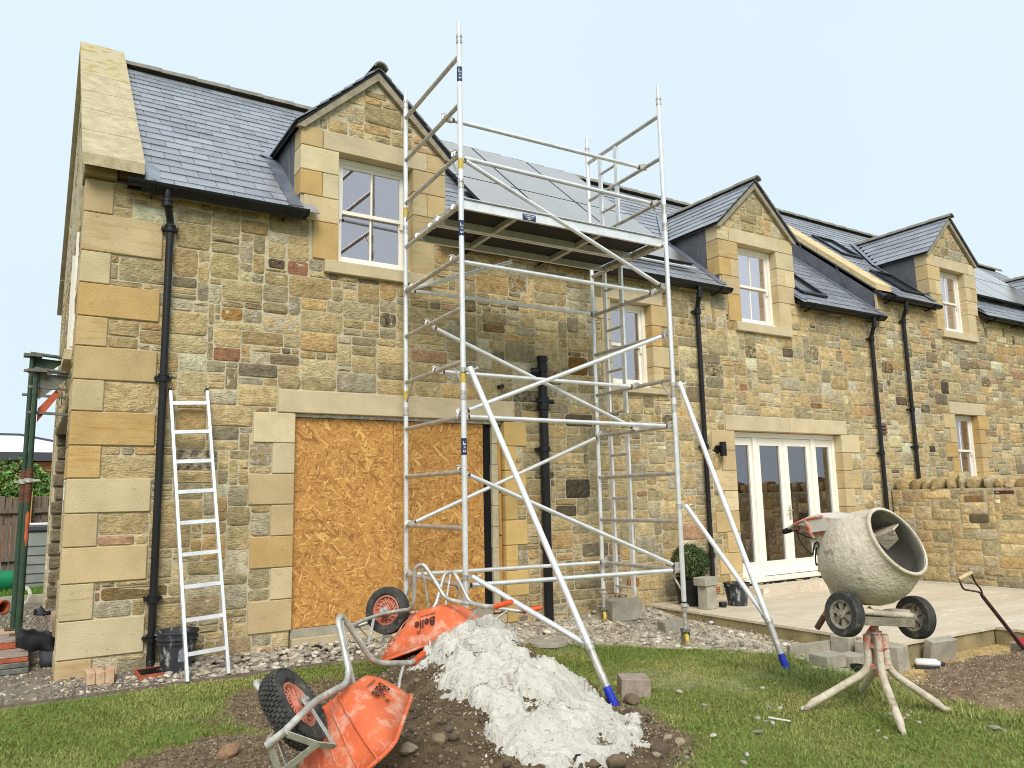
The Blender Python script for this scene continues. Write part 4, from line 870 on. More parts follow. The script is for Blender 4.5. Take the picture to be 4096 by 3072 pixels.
rub_c = np.array(S3(212, 203, 184))[None, None]*(.75+.5*nf[..., None]); grav_c = np.array(S3(142, 134, 120))[None, None]*(.7+.6*nf[..., None]); sand_c = np.array(S3(206, 176, 118))[None, None]*(.85+.3*nz[..., None])
rub = sstep(3.2, 4.6, GX)*sstep(-3.6, -3.3, GY)*sstep(7.4, 6.9, GX); sand = sstep(5.9, 6.6, GX)*sstep(-2.9, -3.2, GY)*sstep(-4.9, -4.2, GY)*sstep(12.5, 12, GX)
base = np.where(GY[..., None] > -.9, grav_c, soil_c); base = base*(1-rub[..., None])+rub_c*rub[..., None]; base = base*(1-sand[..., None])+sand_c*sand[..., None]
far_g = np.array(S3(104, 112, 56))[None, None]
farm = (np.abs(GX-3) > 12) | (GY < -8)
base = base*(1-LM[..., None])+thatch*LM[..., None]; base = np.where(farm[..., None] & (GY[..., None] < 8), far_g, base)
me = big_mesh('ground', np.stack([GX, GY, GZ], -1).reshape(-1, 3), Fq)
ground = link('ground', me, M['soil'], None, True, 'structure', base.reshape(-1, 3))
# ---- spoil heap
def heap_h(x, y):
    ax = np.array((.28, .96)); dx, dy = x-2.72, y+2.45; u = dx*ax[0]+dy*ax[1]; v = dx*ax[1]-dy*ax[0]
    q = np.hypot(np.where(u > 0, u/1.12, u/2.35), np.where(v > 0, v/1.02, v/1.40))
    q = q+(vnoise(x, y, 1.7, 41, 3)-.5)*.22; q = np.clip(q, 0, 1.25)
    h = .53*(np.cos(math.pi*np.minimum(q, 1))*.5+.5)
    return h+(vnoise(x, y, 9, 43, 3)-.5)*.05*sstep(1.1, .8, q)-.03*sstep(.95, 1.15, q)
def surf(x, y): return np.maximum(gz(x, y), gz(x, y)+heap_h(x, y))
def heap_mesh(name, x0, x1, y0, y1, st, hf, colf, mat, label, cat, extra_noise=0):
    X, Y = np.meshgrid(np.arange(x0, x1, st), np.arange(y0, y1, st)); H = hf(X, Y); Z = gz(X, Y)+H
    ny_, nx_ = X.shape; id_ = np.arange(X.size).reshape(ny_, nx_); F_ = np.stack([id_[:-1,:-1], id_[:-1,1:], id_[1:,1:], id_[1:,:-1]], -1).reshape(-1, 4)
    keep = (H.ravel()[F_] > -.022).any(1); F_ = F_[keep]; used = np.unique(F_); mp = -np.ones(X.size, int); mp[used] = np.arange(len(used))
    V = np.stack([X, Y, Z], -1).reshape(-1, 3)[used]; c = colf(X, Y, H).reshape(-1, 3)[used]
    cen = np.array((V[:, 0].mean(), V[:, 1].mean(), -.1)); me = big_mesh(name, V-cen, mp[F_]); ob = link(name, me, mat, None, True, None, c, cen); tag(ob, label, cat); return ob
heap = heap_mesh('soil_heap', .9, 4.3, -5.0, -1.0, .03, heap_h, lambda X, Y, H: np.array(S3(112, 97, 76))[None, None]*(.55+.8*vnoise(X, Y, 14, 51, 4)[..., None]), M['soil'], 'brown spoil heap of stony earth between the two overturned barrows', 'soil heap')
def agg_h(x, y):
    q = np.hypot((x-6.95)/1.38, (y+4.85)/1.20)+(vnoise(x, y, 2.2, 61, 3)-.5)*.16
    return .40*np.clip(1-q, 0, 1)**1.15+(vnoise(x, y, 16, 63, 3)-.5)*.03*sstep(1.15, .9, q)-.03*sstep(.95, 1.1, q)
agg = heap_mesh('aggregate_heap', 5.0, 8.6, -6.3, -3.4, .03, agg_h, lambda X, Y, H: np.array(S3(150, 128, 104))[None, None]*(.6+.8*vnoise(X, Y, 30, 65, 3)[..., None]), M['soil'], 'grey-brown heap of sand and fine aggregate beside the cement mixer', 'aggregate heap')
def surf_all(x, y): return np.maximum(surf(x, y), gz(x, y)+agg_h(x, y))
def cast(px, py, f):
    """where the view ray of a photo pixel meets the height field f"""
    d = ray(px, py); t = 2.0
    while t < 14:
        p = CAM+d*t
        if p[2] < f(p[0], p[1]): break
        t += .01
    return CAM+d*t
# ---- the pale lime spill on the heap
GP = lambda x, y: zm((1350, 2750, 2022), 2212, x, y)
poly_px = [(640, 880), (800, 770), (930, 765), (1090, 820), (1160, 890), (1230, 985), (1370, 1030), (1560, 1120), (1650, 1210), (1760, 1330), (1880, 1370), (1965, 1450), (1900, 1570), (1720, 1610), (1560, 1670), (1390, 1690), (1240, 1640), (1060, 1600), (985, 1555), (1010, 1480), (900, 1395), (920, 1350), (800, 1265), (800, 1235), (700, 1190), (625, 1130), (680, 1090), (600, 1060), (500, 1040), (520, 1000)]
pp = np.array([cast(*GP(*p), lambda x, y: float(surf(x, y)))[:2] for p in poly_px])
def poly_sd(X, Y, P):
    ins = np.zeros(X.shape, bool); dd = np.full(X.shape, 9.0); n = len(P)
    for i in range(n):
        a, b = P[i], P[(i+1) % n]; c = ((a[1] > Y) != (b[1] > Y)); xi = (b[0]-a[0])*(Y-a[1])/(b[1]-a[1]+1e-12)+a[0]; ins ^= c & (X < xi)
        e = b-a; t = np.clip(((X-a[0])*e[0]+(Y-a[1])*e[1])/(e@e), 0, 1); dd = np.minimum(dd, np.hypot(X-a[0]-t*e[0], Y-a[1]-t*e[1]))
    return np.where(ins, dd, -dd)
st = .011; X, Y = np.meshgrid(np.arange(pp[:, 0].min()-.1, pp[:, 0].max()+.1, st), np.arange(pp[:, 1].min()-.1, pp[:, 1].max()+.1, st))
sdv = poly_sd(X, Y, pp)+(vnoise(X, Y, 6, 71, 5, .6)-.5)*.34+(vnoise(X, Y, 22, 72, 3)-.5)*.08
hole = sstep(.63, .66, vnoise(X, Y, 4.5, 77, 5, .6)); sdv = np.where(hole > .5, np.minimum(sdv, -.0), sdv)
fl = vnoise(X*.9+Y*.25, Y*.28, 7, 73, 3)
sm = sstep(-2.6, -3.4, Y)*.75
th = np.clip(sdv, 0, .07)*.35+sstep(0, .03, sdv)*(.012+(vnoise(X, Y, 5, 74, 2)-.35)*.14*(1-.6*sm)+(fl-.5)*.04+np.clip(vnoise(X, Y, 12, 75, 2)-.5, -.12, 1)*.13*(1-.55*sm)+(vnoise(X, Y, 30, 76, 3)-.5)*.036*(1-.4*sm))
Z = surf(X, Y)+np.where(sdv > -.004, th, -.03)
ny_, nx_ = X.shape; id_ = np.arange(X.size).reshape(ny_, nx_); F_ = np.stack([id_[:-1,:-1], id_[:-1,1:], id_[1:,1:], id_[1:,:-1]], -1).reshape(-1, 4)
keep = (sdv.ravel()[F_] > -.012).any(1); F_ = F_[keep]; used = np.unique(F_); mp = -np.ones(X.size, int); mp[used] = np.arange(len(used))
V = np.stack([X+(vnoise(X, Y, 40, 78, 2)-.5)*.014, Y+(vnoise(X, Y, 40, 79, 2)-.5)*.014, Z], -1).reshape(-1, 3)[used]; cen = np.array((V[:, 0].mean(), V[:, 1].mean(), .1))
spill = link('lime_spill', big_mesh('lime_spill', V-cen, mp[F_]), M['spill'], None, True, None, None, cen); tag(spill, 'lumpy white lime mix dumped down the side of the soil heap', 'lime spill')
n = 9000; x = rng.uniform(X.min(), X.max(), n); y = rng.uniform(Y.min(), Y.max(), n); ii = ((y-Y[0, 0])/st).astype(int).clip(0, ny_-1); jj = ((x-X[0, 0])/st).astype(int).clip(0, nx_-1)
ok = (sdv[ii, jj] > -.035) & ((rng.random(n) < .55*(1-sm[ii, jj])+.12) | (sdv[ii, jj] < .05)); CR = (x[ok], y[ok], np.maximum(Z[ii, jj], surf(x, y))[ok])
def spill_at(x, y):
    i = np.clip(((y-Y[0, 0])/st).astype(int), 0, ny_-1); j = np.clip(((x-X[0, 0])/st).astype(int), 0, nx_-1)
    return (sdv[i, j] > 0) & (x > X[0, 0]) & (x < X[0, -1]) & (y > Y[0, 0]) & (y < Y[-1, 0])
# ---- loose stones: gravel strip, rubble, pebbles on the heap (uncountable)
_ico = []
def ico_base():
    p = (1+5**.5)/2; V = np.array([(-1,p,0),(1,p,0),(-1,-p,0),(1,-p,0),(0,-1,p),(0,1,p),(0,-1,-p),(0,1,-p),(p,0,-1),(p,0,1),(-p,0,-1),(-p,0,1)], float); V /= np.linalg.norm(V[0])
    F = np.array([(0,11,5),(0,5,1),(0,1,7),(0,7,10),(0,10,11),(1,5,9),(5,11,4),(11,10,2),(10,7,6),(7,1,8),(3,9,4),(3,4,2),(3,2,6),(3,6,8),(3,8,9),(4,9,5),(2,4,11),(6,2,10),(8,6,7),(9,8,1)]); return V, F
IV, IF = ico_base()
def ico2():
    V = [tuple(v) for v in IV]; F = []; mid = {}
    def m(a, b):
        k = (min(a, b), max(a, b))
        if k not in mid: p = np.array(V[a])+np.array(V[b]); V.append(tuple(p/np.linalg.norm(p))); mid[k] = len(V)-1
        return mid[k]
    for a, b, c in IF: x, y, z = m(a, b), m(b, c), m(c, a); F += [(a, x, z), (b, y, x), (c, z, y), (x, y, z)]
    return np.array(V), F
I2V, I2F = ico2()
def lump(r3):
    f = np.eye(3)+rng.normal(0, .12, (3, 3)); V = I2V.copy()
    for _ in range(6):
        n_ = rng.normal(size=3); n_ /= np.linalg.norm(n_); d_ = rng.uniform(.62, .88); h_ = np.clip(V @ n_-d_, 0, None); V = V-h_[:, None]*n_*.9
    return (V*(1+rng.normal(0, .03, (len(V), 1))))@f*np.asarray(r3)
def scatter(name, P, size, cols, flat=(.45, .8), label=None, cat=None, sink=.3):
    n = len(P); P = np.asarray(P, float); r = np.asarray(size)
    V = np.repeat(IV[None], n, 0)*(1+rng.normal(0, .16, (n, 12, 1))); sc = np.stack([rng.uniform(.8, 1.3, n), rng.uniform(.6, 1.0, n), rng.uniform(*flat, n)], 1); V = V*sc[:, None]*r[:, None, None]
    a = rng.uniform(0, 6.28, n); c, s = np.cos(a), np.sin(a); tl = rng.normal(0, .25, n); ct, s_t = np.cos(tl), np.sin(tl)
    V = np.stack([V[..., 0]*ct[:, None]+V[..., 2]*s_t[:, None], V[..., 1], -V[..., 0]*s_t[:, None]+V[..., 2]*ct[:, None]], -1)
    V = np.stack([V[..., 0]*c[:, None]-V[..., 1]*s[:, None], V[..., 0]*s[:, None]+V[..., 1]*c[:, None], V[..., 2]], -1)
    P = P.copy(); P[:, 2] += r*sc[:, 2]*(1-2*sink)*.9
    V = V+P[:, None]; F = (IF[None]+np.arange(n)[:, None, None]*12).reshape(-1, 3)
    ob = link(name, big_mesh(name, V.reshape(-1, 3), F), M['pebble'], None, False, 'stuff', np.repeat(cols, 12, 0))
    if label: tag(ob, label, cat)
    return ob
def pick(pal, n): pal = np.array(pal); return pal[rng.integers(len(pal), size=n)]*rng.uniform(.75, 1.2, (n, 1))
G_PAL = [S3(166,156,140), S3(142,134,124), S3(190,178,156), S3(124,120,112), S3(206,196,178), S3(172,148,118), S3(112,108,104), S3(156,140,118)]
R_PAL = [S3(200,191,174), S3(216,208,192), S3(184,173,154), S3(168,158,142), S3(224,217,203), S3(190,174,146)]
S_PAL = [S3(120,104,84), S3(100,86,70), S3(140,124,100), S3(96,86,74), S3(158,144,122), S3(112,96,76)]
n = len(CR[0]); scatter('lime_crumbs', np.stack(CR, 1), rng.uniform(.003, .010, n)*np.where(rng.random(n) < .08, 2.2, 1), pick([S3(222,216,204), S3(210,203,190), S3(198,190,176)], n)/1.0, flat=(.6, .95), label='white crumbs over the lime spill and its edge', cat='lime crumbs', sink=.5)
n = 6500; x = rng.uniform(-1.6, 2.2, n); y = np.where(x < -.02, rng.uniform(-.56, 5.5, n), rng.uniform(-.55, .02, n)); x = np.where((x < 0) & (rng.random(n) < .5), rng.uniform(-.9, .1, n), x)
scatter('gravel', np.stack([x, y, gz(x, y)], 1), rng.uniform(.006, .017, n)*np.where(rng.random(n) < .1, 1.7, 1), pick(G_PAL, n), label='mixed grey and brown gravel strip along the foot of the house', cat='gravel')
n = 900; x = rng.uniform(.75, 3.3, n); y = rng.uniform(-.52, .0, n)
scatter('rubble', np.stack([x, y, gz(x, y)+rng.uniform(0, .05, n)*sstep(-.5, -.1, y)], 1), rng.uniform(.018, .05, n), pick(R_PAL[:4]+G_PAL[:3], n), flat=(.3, .6), label='broken grey stone rubble below the boarded doorway', cat='rubble')
n = 330; x = rng.uniform(3.6, 6.5, n); y = rng.uniform(-2.6, -.1, n); ok = (lawn_mask(x, y) < .12) & (heap_h(x, y) < -.01); x, y = x[ok], y[ok]; n = len(x)
scatter('rubble', np.stack([x, y, gz(x, y)], 1), rng.uniform(.022, .06, n), pick(R_PAL[:4], n), flat=(.3, .6), label='larger broken stones among the pale rubble under the scaffold', cat='rubble')
n = 7000; x = rng.uniform(3.2, 6.56, n); y = rng.uniform(-3.0, -.02, n); ok = (lawn_mask(x, y) < .25) & (heap_h(x, y) < -.01) & ~((x > 5.95) & (y < -2.9)); x, y = x[ok], y[ok]; n = len(x)
scatter('rubble', np.stack([x, y, gz(x, y)+rng.uniform(0, .03, n)], 1), rng.uniform(.004, .015, n)*np.where(rng.random(n) < .06, rng.uniform(2, 4, n), 1), pick(R_PAL, n), flat=(.3, .6), label='pale dusty rubble under the scaffold beside the patio', cat='rubble')
n = 16000; x = rng.uniform(.7, 4.2, n); y = rng.uniform(-4.9, -1.1, n); ok = (heap_h(x, y) > -.02) & ~spill_at(x, y); x, y = x[ok], y[ok]; n = len(x)
scatter('heap_stones', np.stack([x, y, surf(x, y)], 1), rng.uniform(.004, .013, n)*np.where(rng.random(n) < .05, rng.uniform(1.5, 2.8, n), 1), pick(S_PAL, n), flat=(.5, .9), label='brown stones and clods strewn over the soil heap', cat='stones')
n = 30000; x = rng.uniform(.2, 4.6, n); y = rng.uniform(-5.0, -1.1, n); ok = (lawn_mask(x, y) < .3) & (heap_h(x, y) < 0); x, y = x[ok], y[ok]; n = len(x)
scatter('soil_crumbs', np.stack([x, y, gz(x, y)], 1), rng.uniform(.004, .012, n), pick(S_PAL, n), flat=(.5, .9), label='earth crumbs on the bare patch beside the lawn', cat='soil')
n = 9000; x = rng.uniform(5.2, 7.9, n); y = rng.uniform(-6.0, -3.6, n); ok = agg_h(x, y) > -.015; x, y = x[ok], y[ok]; n = len(x)
scatter('aggregate', np.stack([x, y, gz(x, y)+agg_h(x, y)], 1), rng.uniform(.003, .009, n), pick([S3(150,130,108), S3(176,158,134), S3(118,100,84), S3(134,112,90), S3(200,186,166)], n), flat=(.6, 1), label='coarse grains on the aggregate heap', cat='aggregate')
n = 1500; x = rng.uniform(5.8, 8.2, n); y = rng.uniform(-4.2, -3.45, n)
scatter('sand_grit', np.stack([x, y, gz(x, y)], 1), rng.uniform(.003, .012, n), pick([S3(206,180,130), S3(190,170,132), S3(214,200,170), S3(160,142,116)], n), label='grit on the yellow sand below the patio edge', cat='grit')
# ---- rough coping of the garden wall
yy = -.05
while yy > -5.15:
    w = rng.uniform(.12, .29); h = rng.uniform(.17, .27); V = lump((1, 1, 1)); V = np.sign(V)*np.abs(V)**.62*np.array((.20, w/2*.98, h/2*1.08)); V[:, 1] += V[:, 2]*rng.normal(0, .22); V = V+rng.normal(0, .007, V.shape)+np.array((12.385+rng.normal(0, .012), yy-w/2, 1.43+h*.40)); mb = MB(); mb.add(V, I2F)
    mb.build('coping_stone', M['stone'], gwall, smooth=40, col=np.array((*(stone_color()*.6+np.array(S3(196,172,126))*.4), .5))); yy -= w*.97
# ---- grass
def grass(n, x0, x1, y0, y1, hh):
    x = rng.uniform(x0, x1, n); y = rng.uniform(y0, y1, n); px_, py_, d = project(np.stack([x, y, gz(x, y)], 1))
    m = lawn_mask(x, y); ok = (rng.random(n) < m*1.05) & (agg_h(x, y) < .0) & (d > 0) & (px_ > -250) & (px_ < 4350) & (py_ < 3350)
    x, y, m = x[ok], y[ok], m[ok]; n = len(x); z = gz(x, y)
    tall = vnoise(x, y, 1.3, 81, 3); L = rng.uniform(.6, 1.25, n)*hh*(.55+.9*tall); a = rng.uniform(0, 6.28, n); le = rng.uniform(.25, 1.1, n)
    w = rng.uniform(.0016, .0030, n); tx, ty, tz = np.cos(a)*np.sin(le), np.sin(a)*np.sin(le), np.cos(le); sx, sy = -np.sin(a), np.cos(a)
    B = np.stack([x, y, z-.004], 1); S_ = np.stack([sx*w, sy*w, 0*w], 1); T = np.stack([tx, ty, tz], 1)*L[:, None]; D_ = np.stack([np.cos(a)*.35*L, np.sin(a)*.35*L, -.12*L], 1)
    V = np.stack([B-S_, B+S_, B+T*.55+S_*.8, B+T*.55-S_*.8, B+T+D_], 1).reshape(-1, 3); k = np.arange(n)[:, None]*5
    F = np.concatenate([k+np.array([0, 1, 2]), k+np.array([0, 2, 3]), k+np.array([3, 2, 4])], 0)
    dry = np.clip(vnoise(x, y, 1.5, 83, 4)*1.6-.42+rng.normal(0, .22, n), 0, 1)[:, None]
    c = np.array(S3(108, 134, 56))*(1-dry)+np.array(S3(170, 166, 100))*dry; c = c*rng.uniform(.7, 1.3, (n, 1)); return V, F, np.repeat(c, 5, 0)
parts = [grass(420000, -1.6, 6.3, -6.2, -.45, .029), grass(9000, 5.2, 6.2, -6.0, -2.5, .09)]
V = np.concatenate([p[0] for p in parts]); off = len(parts[0][0]); F = np.concatenate([parts[0][1], parts[1][1]+off]); C_ = np.concatenate([p[2] for p in parts])
gr = link('grass', big_mesh('grass', V, F), M['grass'], None, False, 'stuff', C_); tag(gr, 'short dry green lawn grass', 'grass')
# ---- the paved patio
patio_z = lambda x: .05-.016*(x-6.55)
mb = MB(); P = [(6.60, -3.40), (8.30, -3.40), (8.30, -6.0), (11.95, -6.0), (11.95, -.02), (6.60, -.02)]
mb.prism([(x, y, patio_z(x)-.03) for x, y in P], (0, 0, -.30)); patio = mb.build('patio', M['concrete'], None, kind='structure', origin=(6.6, -.02, 0))
rows = np.arange(-.02, -6.0, -.606); c = 0
for i in range(len(rows)-1):
    y1, y0 = rows[i]-.002, rows[i+1]+.002; x = 6.555+(0 if i % 2 else -.3); xr0 = 6.555 if y0 > -3.46 else 8.255
    while x < 11.95:
        a, b = max(x, xr0)+.002, min(x+.9, 11.95)-.002; x += .9
        if b-a < .05 or y0 < -6: continue
        yy0 = y0
        if a < 8.25 and y0 < -3.46: continue
        mb = MB(); za, zb = patio_z(a), patio_z(b); t = rng.normal(0, .0008)
        mb.add([(a,yy0,za-.026),(b,yy0,zb-.026),(b,y1,zb-.026),(a,y1,za-.026),(a,yy0,za+t),(b,yy0,zb+t),(b,y1,zb+t),(a,y1,za+t)], [(0,3,2,1),(4,5,6,7),(0,1,5,4),(1,2,6,5),(2,3,7,6),(3,0,4,7)]); mb.build('paving_slab', M['paving'], patio)
# front row cut to the patio edge
x = 6.555
while x < 8.25:
    a, b = x+.002, min(x+.85, 8.255)-.002; x += .85; mb = MB(); za, zb = patio_z(a), patio_z(b); y0, y1 = -3.455, -3.052
    mb.add([(a,y0,za-.026),(b,y0,zb-.026),(b,y1,zb-.026),(a,y1,za-.026),(a,y0,za),(b,y0,zb),(b,y1,zb),(a,y1,za)], [(0,3,2,1),(4,5,6,7),(0,1,5,4),(1,2,6,5),(2,3,7,6),(3,0,4,7)]); mb.build('paving_slab', M['paving'], patio)
for (a, b, ax_) in [(-.02-k*.86, -.02-k*.86-.855, 'x') for k in range(4)]:
    mb = MB(); mb.box(6.575, 6.60, max(b, -3.43), a, -.28, patio_z(6.58)-.028); mb.build('riser_slab', M['pavedge'], patio)
for k in range(2): mb = MB(); mb.box(6.58+k*.86, min(6.58+k*.86+.855, 8.27), -3.43, -3.402, -.30, patio_z(6.58+k*.86+.8)-.03); mb.build('riser_slab', M['pavedge'], patio)
for k in range(3): mb = MB(); mb.box(8.272, 8.30, -3.43-k*.86-.85, -3.44-k*.86, -.30, patio_z(8.3)-.028); mb.build('riser_slab', M['pavedge'], patio)
for a, b in ((8.45, 9.20), (9.205, 9.95), (9.955, 10.7), (10.705, 11.2)): mb = MB(); mb.cbox(a, b, -.33, .0, patio_z(a)-.02, .118, .005); mb.build('step_slab', M['paving'], patio)
mb = MB(); mb.box(11.99, 12.02, -5.0, -.1, -.2, patio_z(12)+.015); mb.build('edging_strip', M['whitepvc'], patio)
# ================================================================== scaffold tower
SA = -.0468; SO = np.array([3.004, -1.693, .686]); SLN, SWD = 2.489, 1.40
SB = np.stack([np.array([math.cos(SA), math.sin(SA), -.0087]), np.array([-math.sin(SA), math.cos(SA), 0]), np.array([-.0028, -.0048, 1.])], 1)
def W(x, y, z): return SO+SB @ np.array([x, y, z], float)
tower = thing('scaffold_tower', tuple(W(SLN/2, SWD/2, -.75)), 'aluminium mobile scaffold tower with platform, guardrails and outrigger legs before the house', 'scaffold tower')
def part(name, mb, mat, smooth=40, parent=None): return mb.build(name, M[mat], parent if parent is not None else tower, smooth=smooth)
LEGS = {'FL': (0, 0), 'FR': (SLN, 0), 'BL': (0, SWD), 'BR': (SLN, SWD)}
for nm, (lx, ly) in LEGS.items():
    mb = MB(); mb.cyl(W(lx, ly, -.31), W(lx, ly, 5.20), .0254, 14); mb.cyl(W(lx, ly, 5.20), W(lx, ly, 5.345), .0215, 14); leg = part('leg', mb, 'alu')
    for zc_ in (1.69, 3.70, 5.17):
        mb = MB(); mb.cyl(W(lx, ly, zc_-.045), W(lx, ly, zc_-.012), .0305, 14); mb.cyl(W(lx, ly, zc_+.010), W(lx, ly, zc_+.042), .0305, 14)
        if zc_ < 5: mb.cyl(W(lx, ly, zc_-.012), W(lx, ly, zc_+.010), .027, 14)
        mb.cyl(W(lx, ly-.028, zc_+.026), W(lx, ly-.034, zc_+.026), .007, 8); part('frame_joint', mb, 'alud', parent=leg)
    for zc_ in (1.86, 3.90):
        mb = MB(); mb.cyl(W(lx, ly, zc_-.06), W(lx, ly, zc_+.05), .0262, 14); part('label_band', mb, 'ytape' if nm[1] == 'L' else 'alud', parent=leg)
    # adjustable leg and castor
    gzb = float(gz(*W(lx, ly, 0)[:2])); zb = gzb-W(lx, ly, 0)[2]
    c = MB(); c.cyl(W(lx, ly, zb+.17), W(lx, ly, -.33), .019, 12)
    for k in range(int((-.42-zb-.17)/.012)): c.cyl(W(lx, ly, zb+.19+k*.012), W(lx, ly, zb+.196+k*.012), .0215, 12)
    c.cyl(W(lx, ly, -.40), W(lx, ly, -.33), .033, 12); c.cyl(W(lx, ly, -.36), W(lx, ly, -.345), .05, 12); cs = part('castor', c, 'galv')
    p = W(lx, ly, zb); c = MB(); ax = np.array((math.cos(-.5), math.sin(-.5), 0)); sdv_ = np.array((-math.sin(-.5), math.cos(-.5), 0)); wc = p+np.array((0, 0, .066))+sdv_*.0
    c.obox(p+np.array((0, 0, .155)), (ax, sdv_, (0,0,1)), (.04, .05, .014))
    for s in (-1, 1): c.obox(p+ax*s*.034+np.array((0, 0, .10)), (ax, sdv_, (0,0,1)), (.004, .03, .055))
    part('castor_fork', c, 'grimsteel', parent=cs); c = MB(); c.lathe([(-.022, .02), (-.022, .055), (-.015, .066), (.015, .066), (.022, .055), (.022, .02)], wc, ax, 20); part('castor_wheel', c, 'ytape', parent=cs)
def rung(a, b, r=.0225, mat='alud'):
    mb = MB(); mb.cyl(a, b, r, 12); return part('rung', mb, mat)
for k in range(11):
    z = .5*k; rung(W(0, .02, z), W(0, SWD-.02, z)); rung(W(SLN, .02, z), W(SLN, SWD-.02, z))
for x in (0, SLN):
    for zr_ in (0, 2.0, 4.0):
        for s, y0 in ((1, 0), (-1, SWD)):
            mb = MB(); mb.cyl(W(x, y0+s*.19, zr_-.015), W(x, y0+s*.02, zr_-.21), .011, 8); part('gusset', mb, 'alud')
# ladder sections in the right-hand frames
for z0, z1, rg in ((-.33, 1.52, (-.25, .25, .75, 1.25)), (1.72, 3.48, (1.75, 2.25, 2.75, 3.25)), (3.60, 5.02, (4.25, 4.75))):
    for y in (.82, 1.14):
        a, b = W(SLN, y, z0), W(SLN, y, z1); mb = MB(); mb.bar(a, b, .06, .025, W(1, 0, 0)-W(0, 0, 0)); part('ladder_stile', mb, 'alu', smooth=False)
    for z in rg: rung(W(SLN, .82, z), W(SLN, 1.14, z), .017)
def clamp(p, d, r=.0225):
    """cast hook of a brace, gripping a rung"""
    d = np.asarray(d, float); d = d/np.linalg.norm(d); mb = MB(); u = np.array((0, 0, 1.0))
    mb.obox(np.asarray(p)+d*.03, (d, np.cross(u, d)/np.linalg.norm(np.cross(u, d)), u), (.04, .019, .026)); q = np.asarray(p)
    mb.tube([q+d*(.038*math.cos(t))+u*(.038*math.sin(t)) for t in np.linspace(-.2, 3.6, 8)], .012, 8); mb.tube([q+d*.03+u*.03, q-d*.02+u*.05, q-d*.05+u*.035], [.012, .011, .006], 8); return mb
def brace(A, B, r=.0215):
    a, b = W(*A), W(*B); d = (b-a)/np.linalg.norm(b-a); mb = MB(); mb.cyl(a+d*.05, b-d*.05, r, 12); br = part('brace', mb, 'alu'); part('brace_hook', clamp(a, d), 'alud', parent=br); part('brace_hook', clamp(b, -d), 'alud', parent=br)
    for q in (a+d*.075, b-d*.075):
        m_ = MB(); m_.cyl(q-d*.012, q+d*.012, r+.002, 10); part('brace_collar', m_, 'rust', parent=br)
f_, k_ = .06, SWD-.06
brace((0, f_, 0), (SLN, f_, 0)); brace((0, k_, 0), (SLN, k_, 0)); brace((0, f_, 1.0), (SLN, f_, 0.03)); brace((0, k_, .5), (SLN, k_, 1.5)); brace((0, f_, 1.5), (SLN, f_, 1.5)); brace((0, f_, 1.53), (SLN, f_, 2.5))
brace((0, .78, 2.5), (SLN, .65, 1.52)); brace((0, .60, 2.0), (SLN, .62, 2.0)); brace((0, .17, 3.0), (SLN, .23, 3.0)); brace((0, k_, 3.0), (SLN, k_, 3.0)); brace((0, f_, 4.0), (SLN, f_, 3.02)); brace((0, .11, 4.02), (SLN, .13, 4.0)); brace((0, .32, 4.5), (SLN, .31, 4.5))
a, b = W(.06, k_, 3.03), W(1.20, 1.16, 3.44); mb = MB(); mb.cyl(a, b, .0215, 12); br = part('brace', mb, 'alu'); part('brace_hook', clamp(a, b-a), 'alud', parent=br)
# platform: two trapdoor decks with aluminium edge rails
for y0, y1, lip in ((.06, .59, True), (.61, 1.13, False)):
    zt = 3.575; mb = MB(); mb.add([W(.05, y0+.04, zt), W(SLN-.05, y0+.04, zt), W(SLN-.05, y1-.02, zt), W(.05, y1-.02, zt), W(.05, y0+.04, zt-.014), W(SLN-.05, y0+.04, zt-.014), W(SLN-.05, y1-.02, zt-.014), W(.05, y1-.02, zt-.014)], [(0,1,2,3),(7,6,5,4),(0,4,5,1),(1,5,6,2),(2,6,7,3),(3,7,4,0)]); pl = part('platform', mb, 'ply', smooth=False)
    for y in (y0, y1-.03):
        mb = MB(); A_, B_ = W(.0, y+.015, zt-.045), W(SLN, y+.015, zt-.045); mb.bar(A_, B_, .03, .085); 
        if y == y0: mb.bar(W(0, y+.004, zt+.012), W(SLN, y+.004, zt+.012), .05, .006)
        part('side_rail', mb, 'alu', smooth=False, parent=pl)
    for x in (.02, .66, 1.69, SLN-.02):
        mb = MB(); mb.bar(W(x, y0+.03, zt-.047), W(x, y1-.03, zt-.047), .045, .055); part('cross_rail', mb, 'alud', smooth=False, parent=pl)
    for x in (.0, SLN):
        for y in (y0+.08, y1-.10):
            mb = MB(); mb.tube([W(x, y, 3.5)+np.array((0, 0, .033*math.sin(t)))+(W(1,0,0)-W(0,0,0))*.033*math.cos(t) for t in np.linspace(-.3, 3.5, 8)], .014, 8); part('platform_hook', mb, 'alu', parent=pl)
    if lip:
        mb = MB(); mb.box(0, 1, 0, 1, 0, 1); mb.V = [tuple(W(.705+.15*v[0], .0555+.004*v[1], 3.492+.062*v[2])) for v in mb.V]; part('sticker', mb, 'navy', smooth=False, parent=pl)
        for j, tx in enumerate(('The Platform Safe', 'working load', '275kg')):
            V, F = text_mesh(tx, .017, .0006); mb = MB(); mb.add([W(.78+v[0], .0545, 3.541-j*.018+v[1]) for v in V], F); part('lettering', mb, 'wtext', smooth=False, parent=pl)
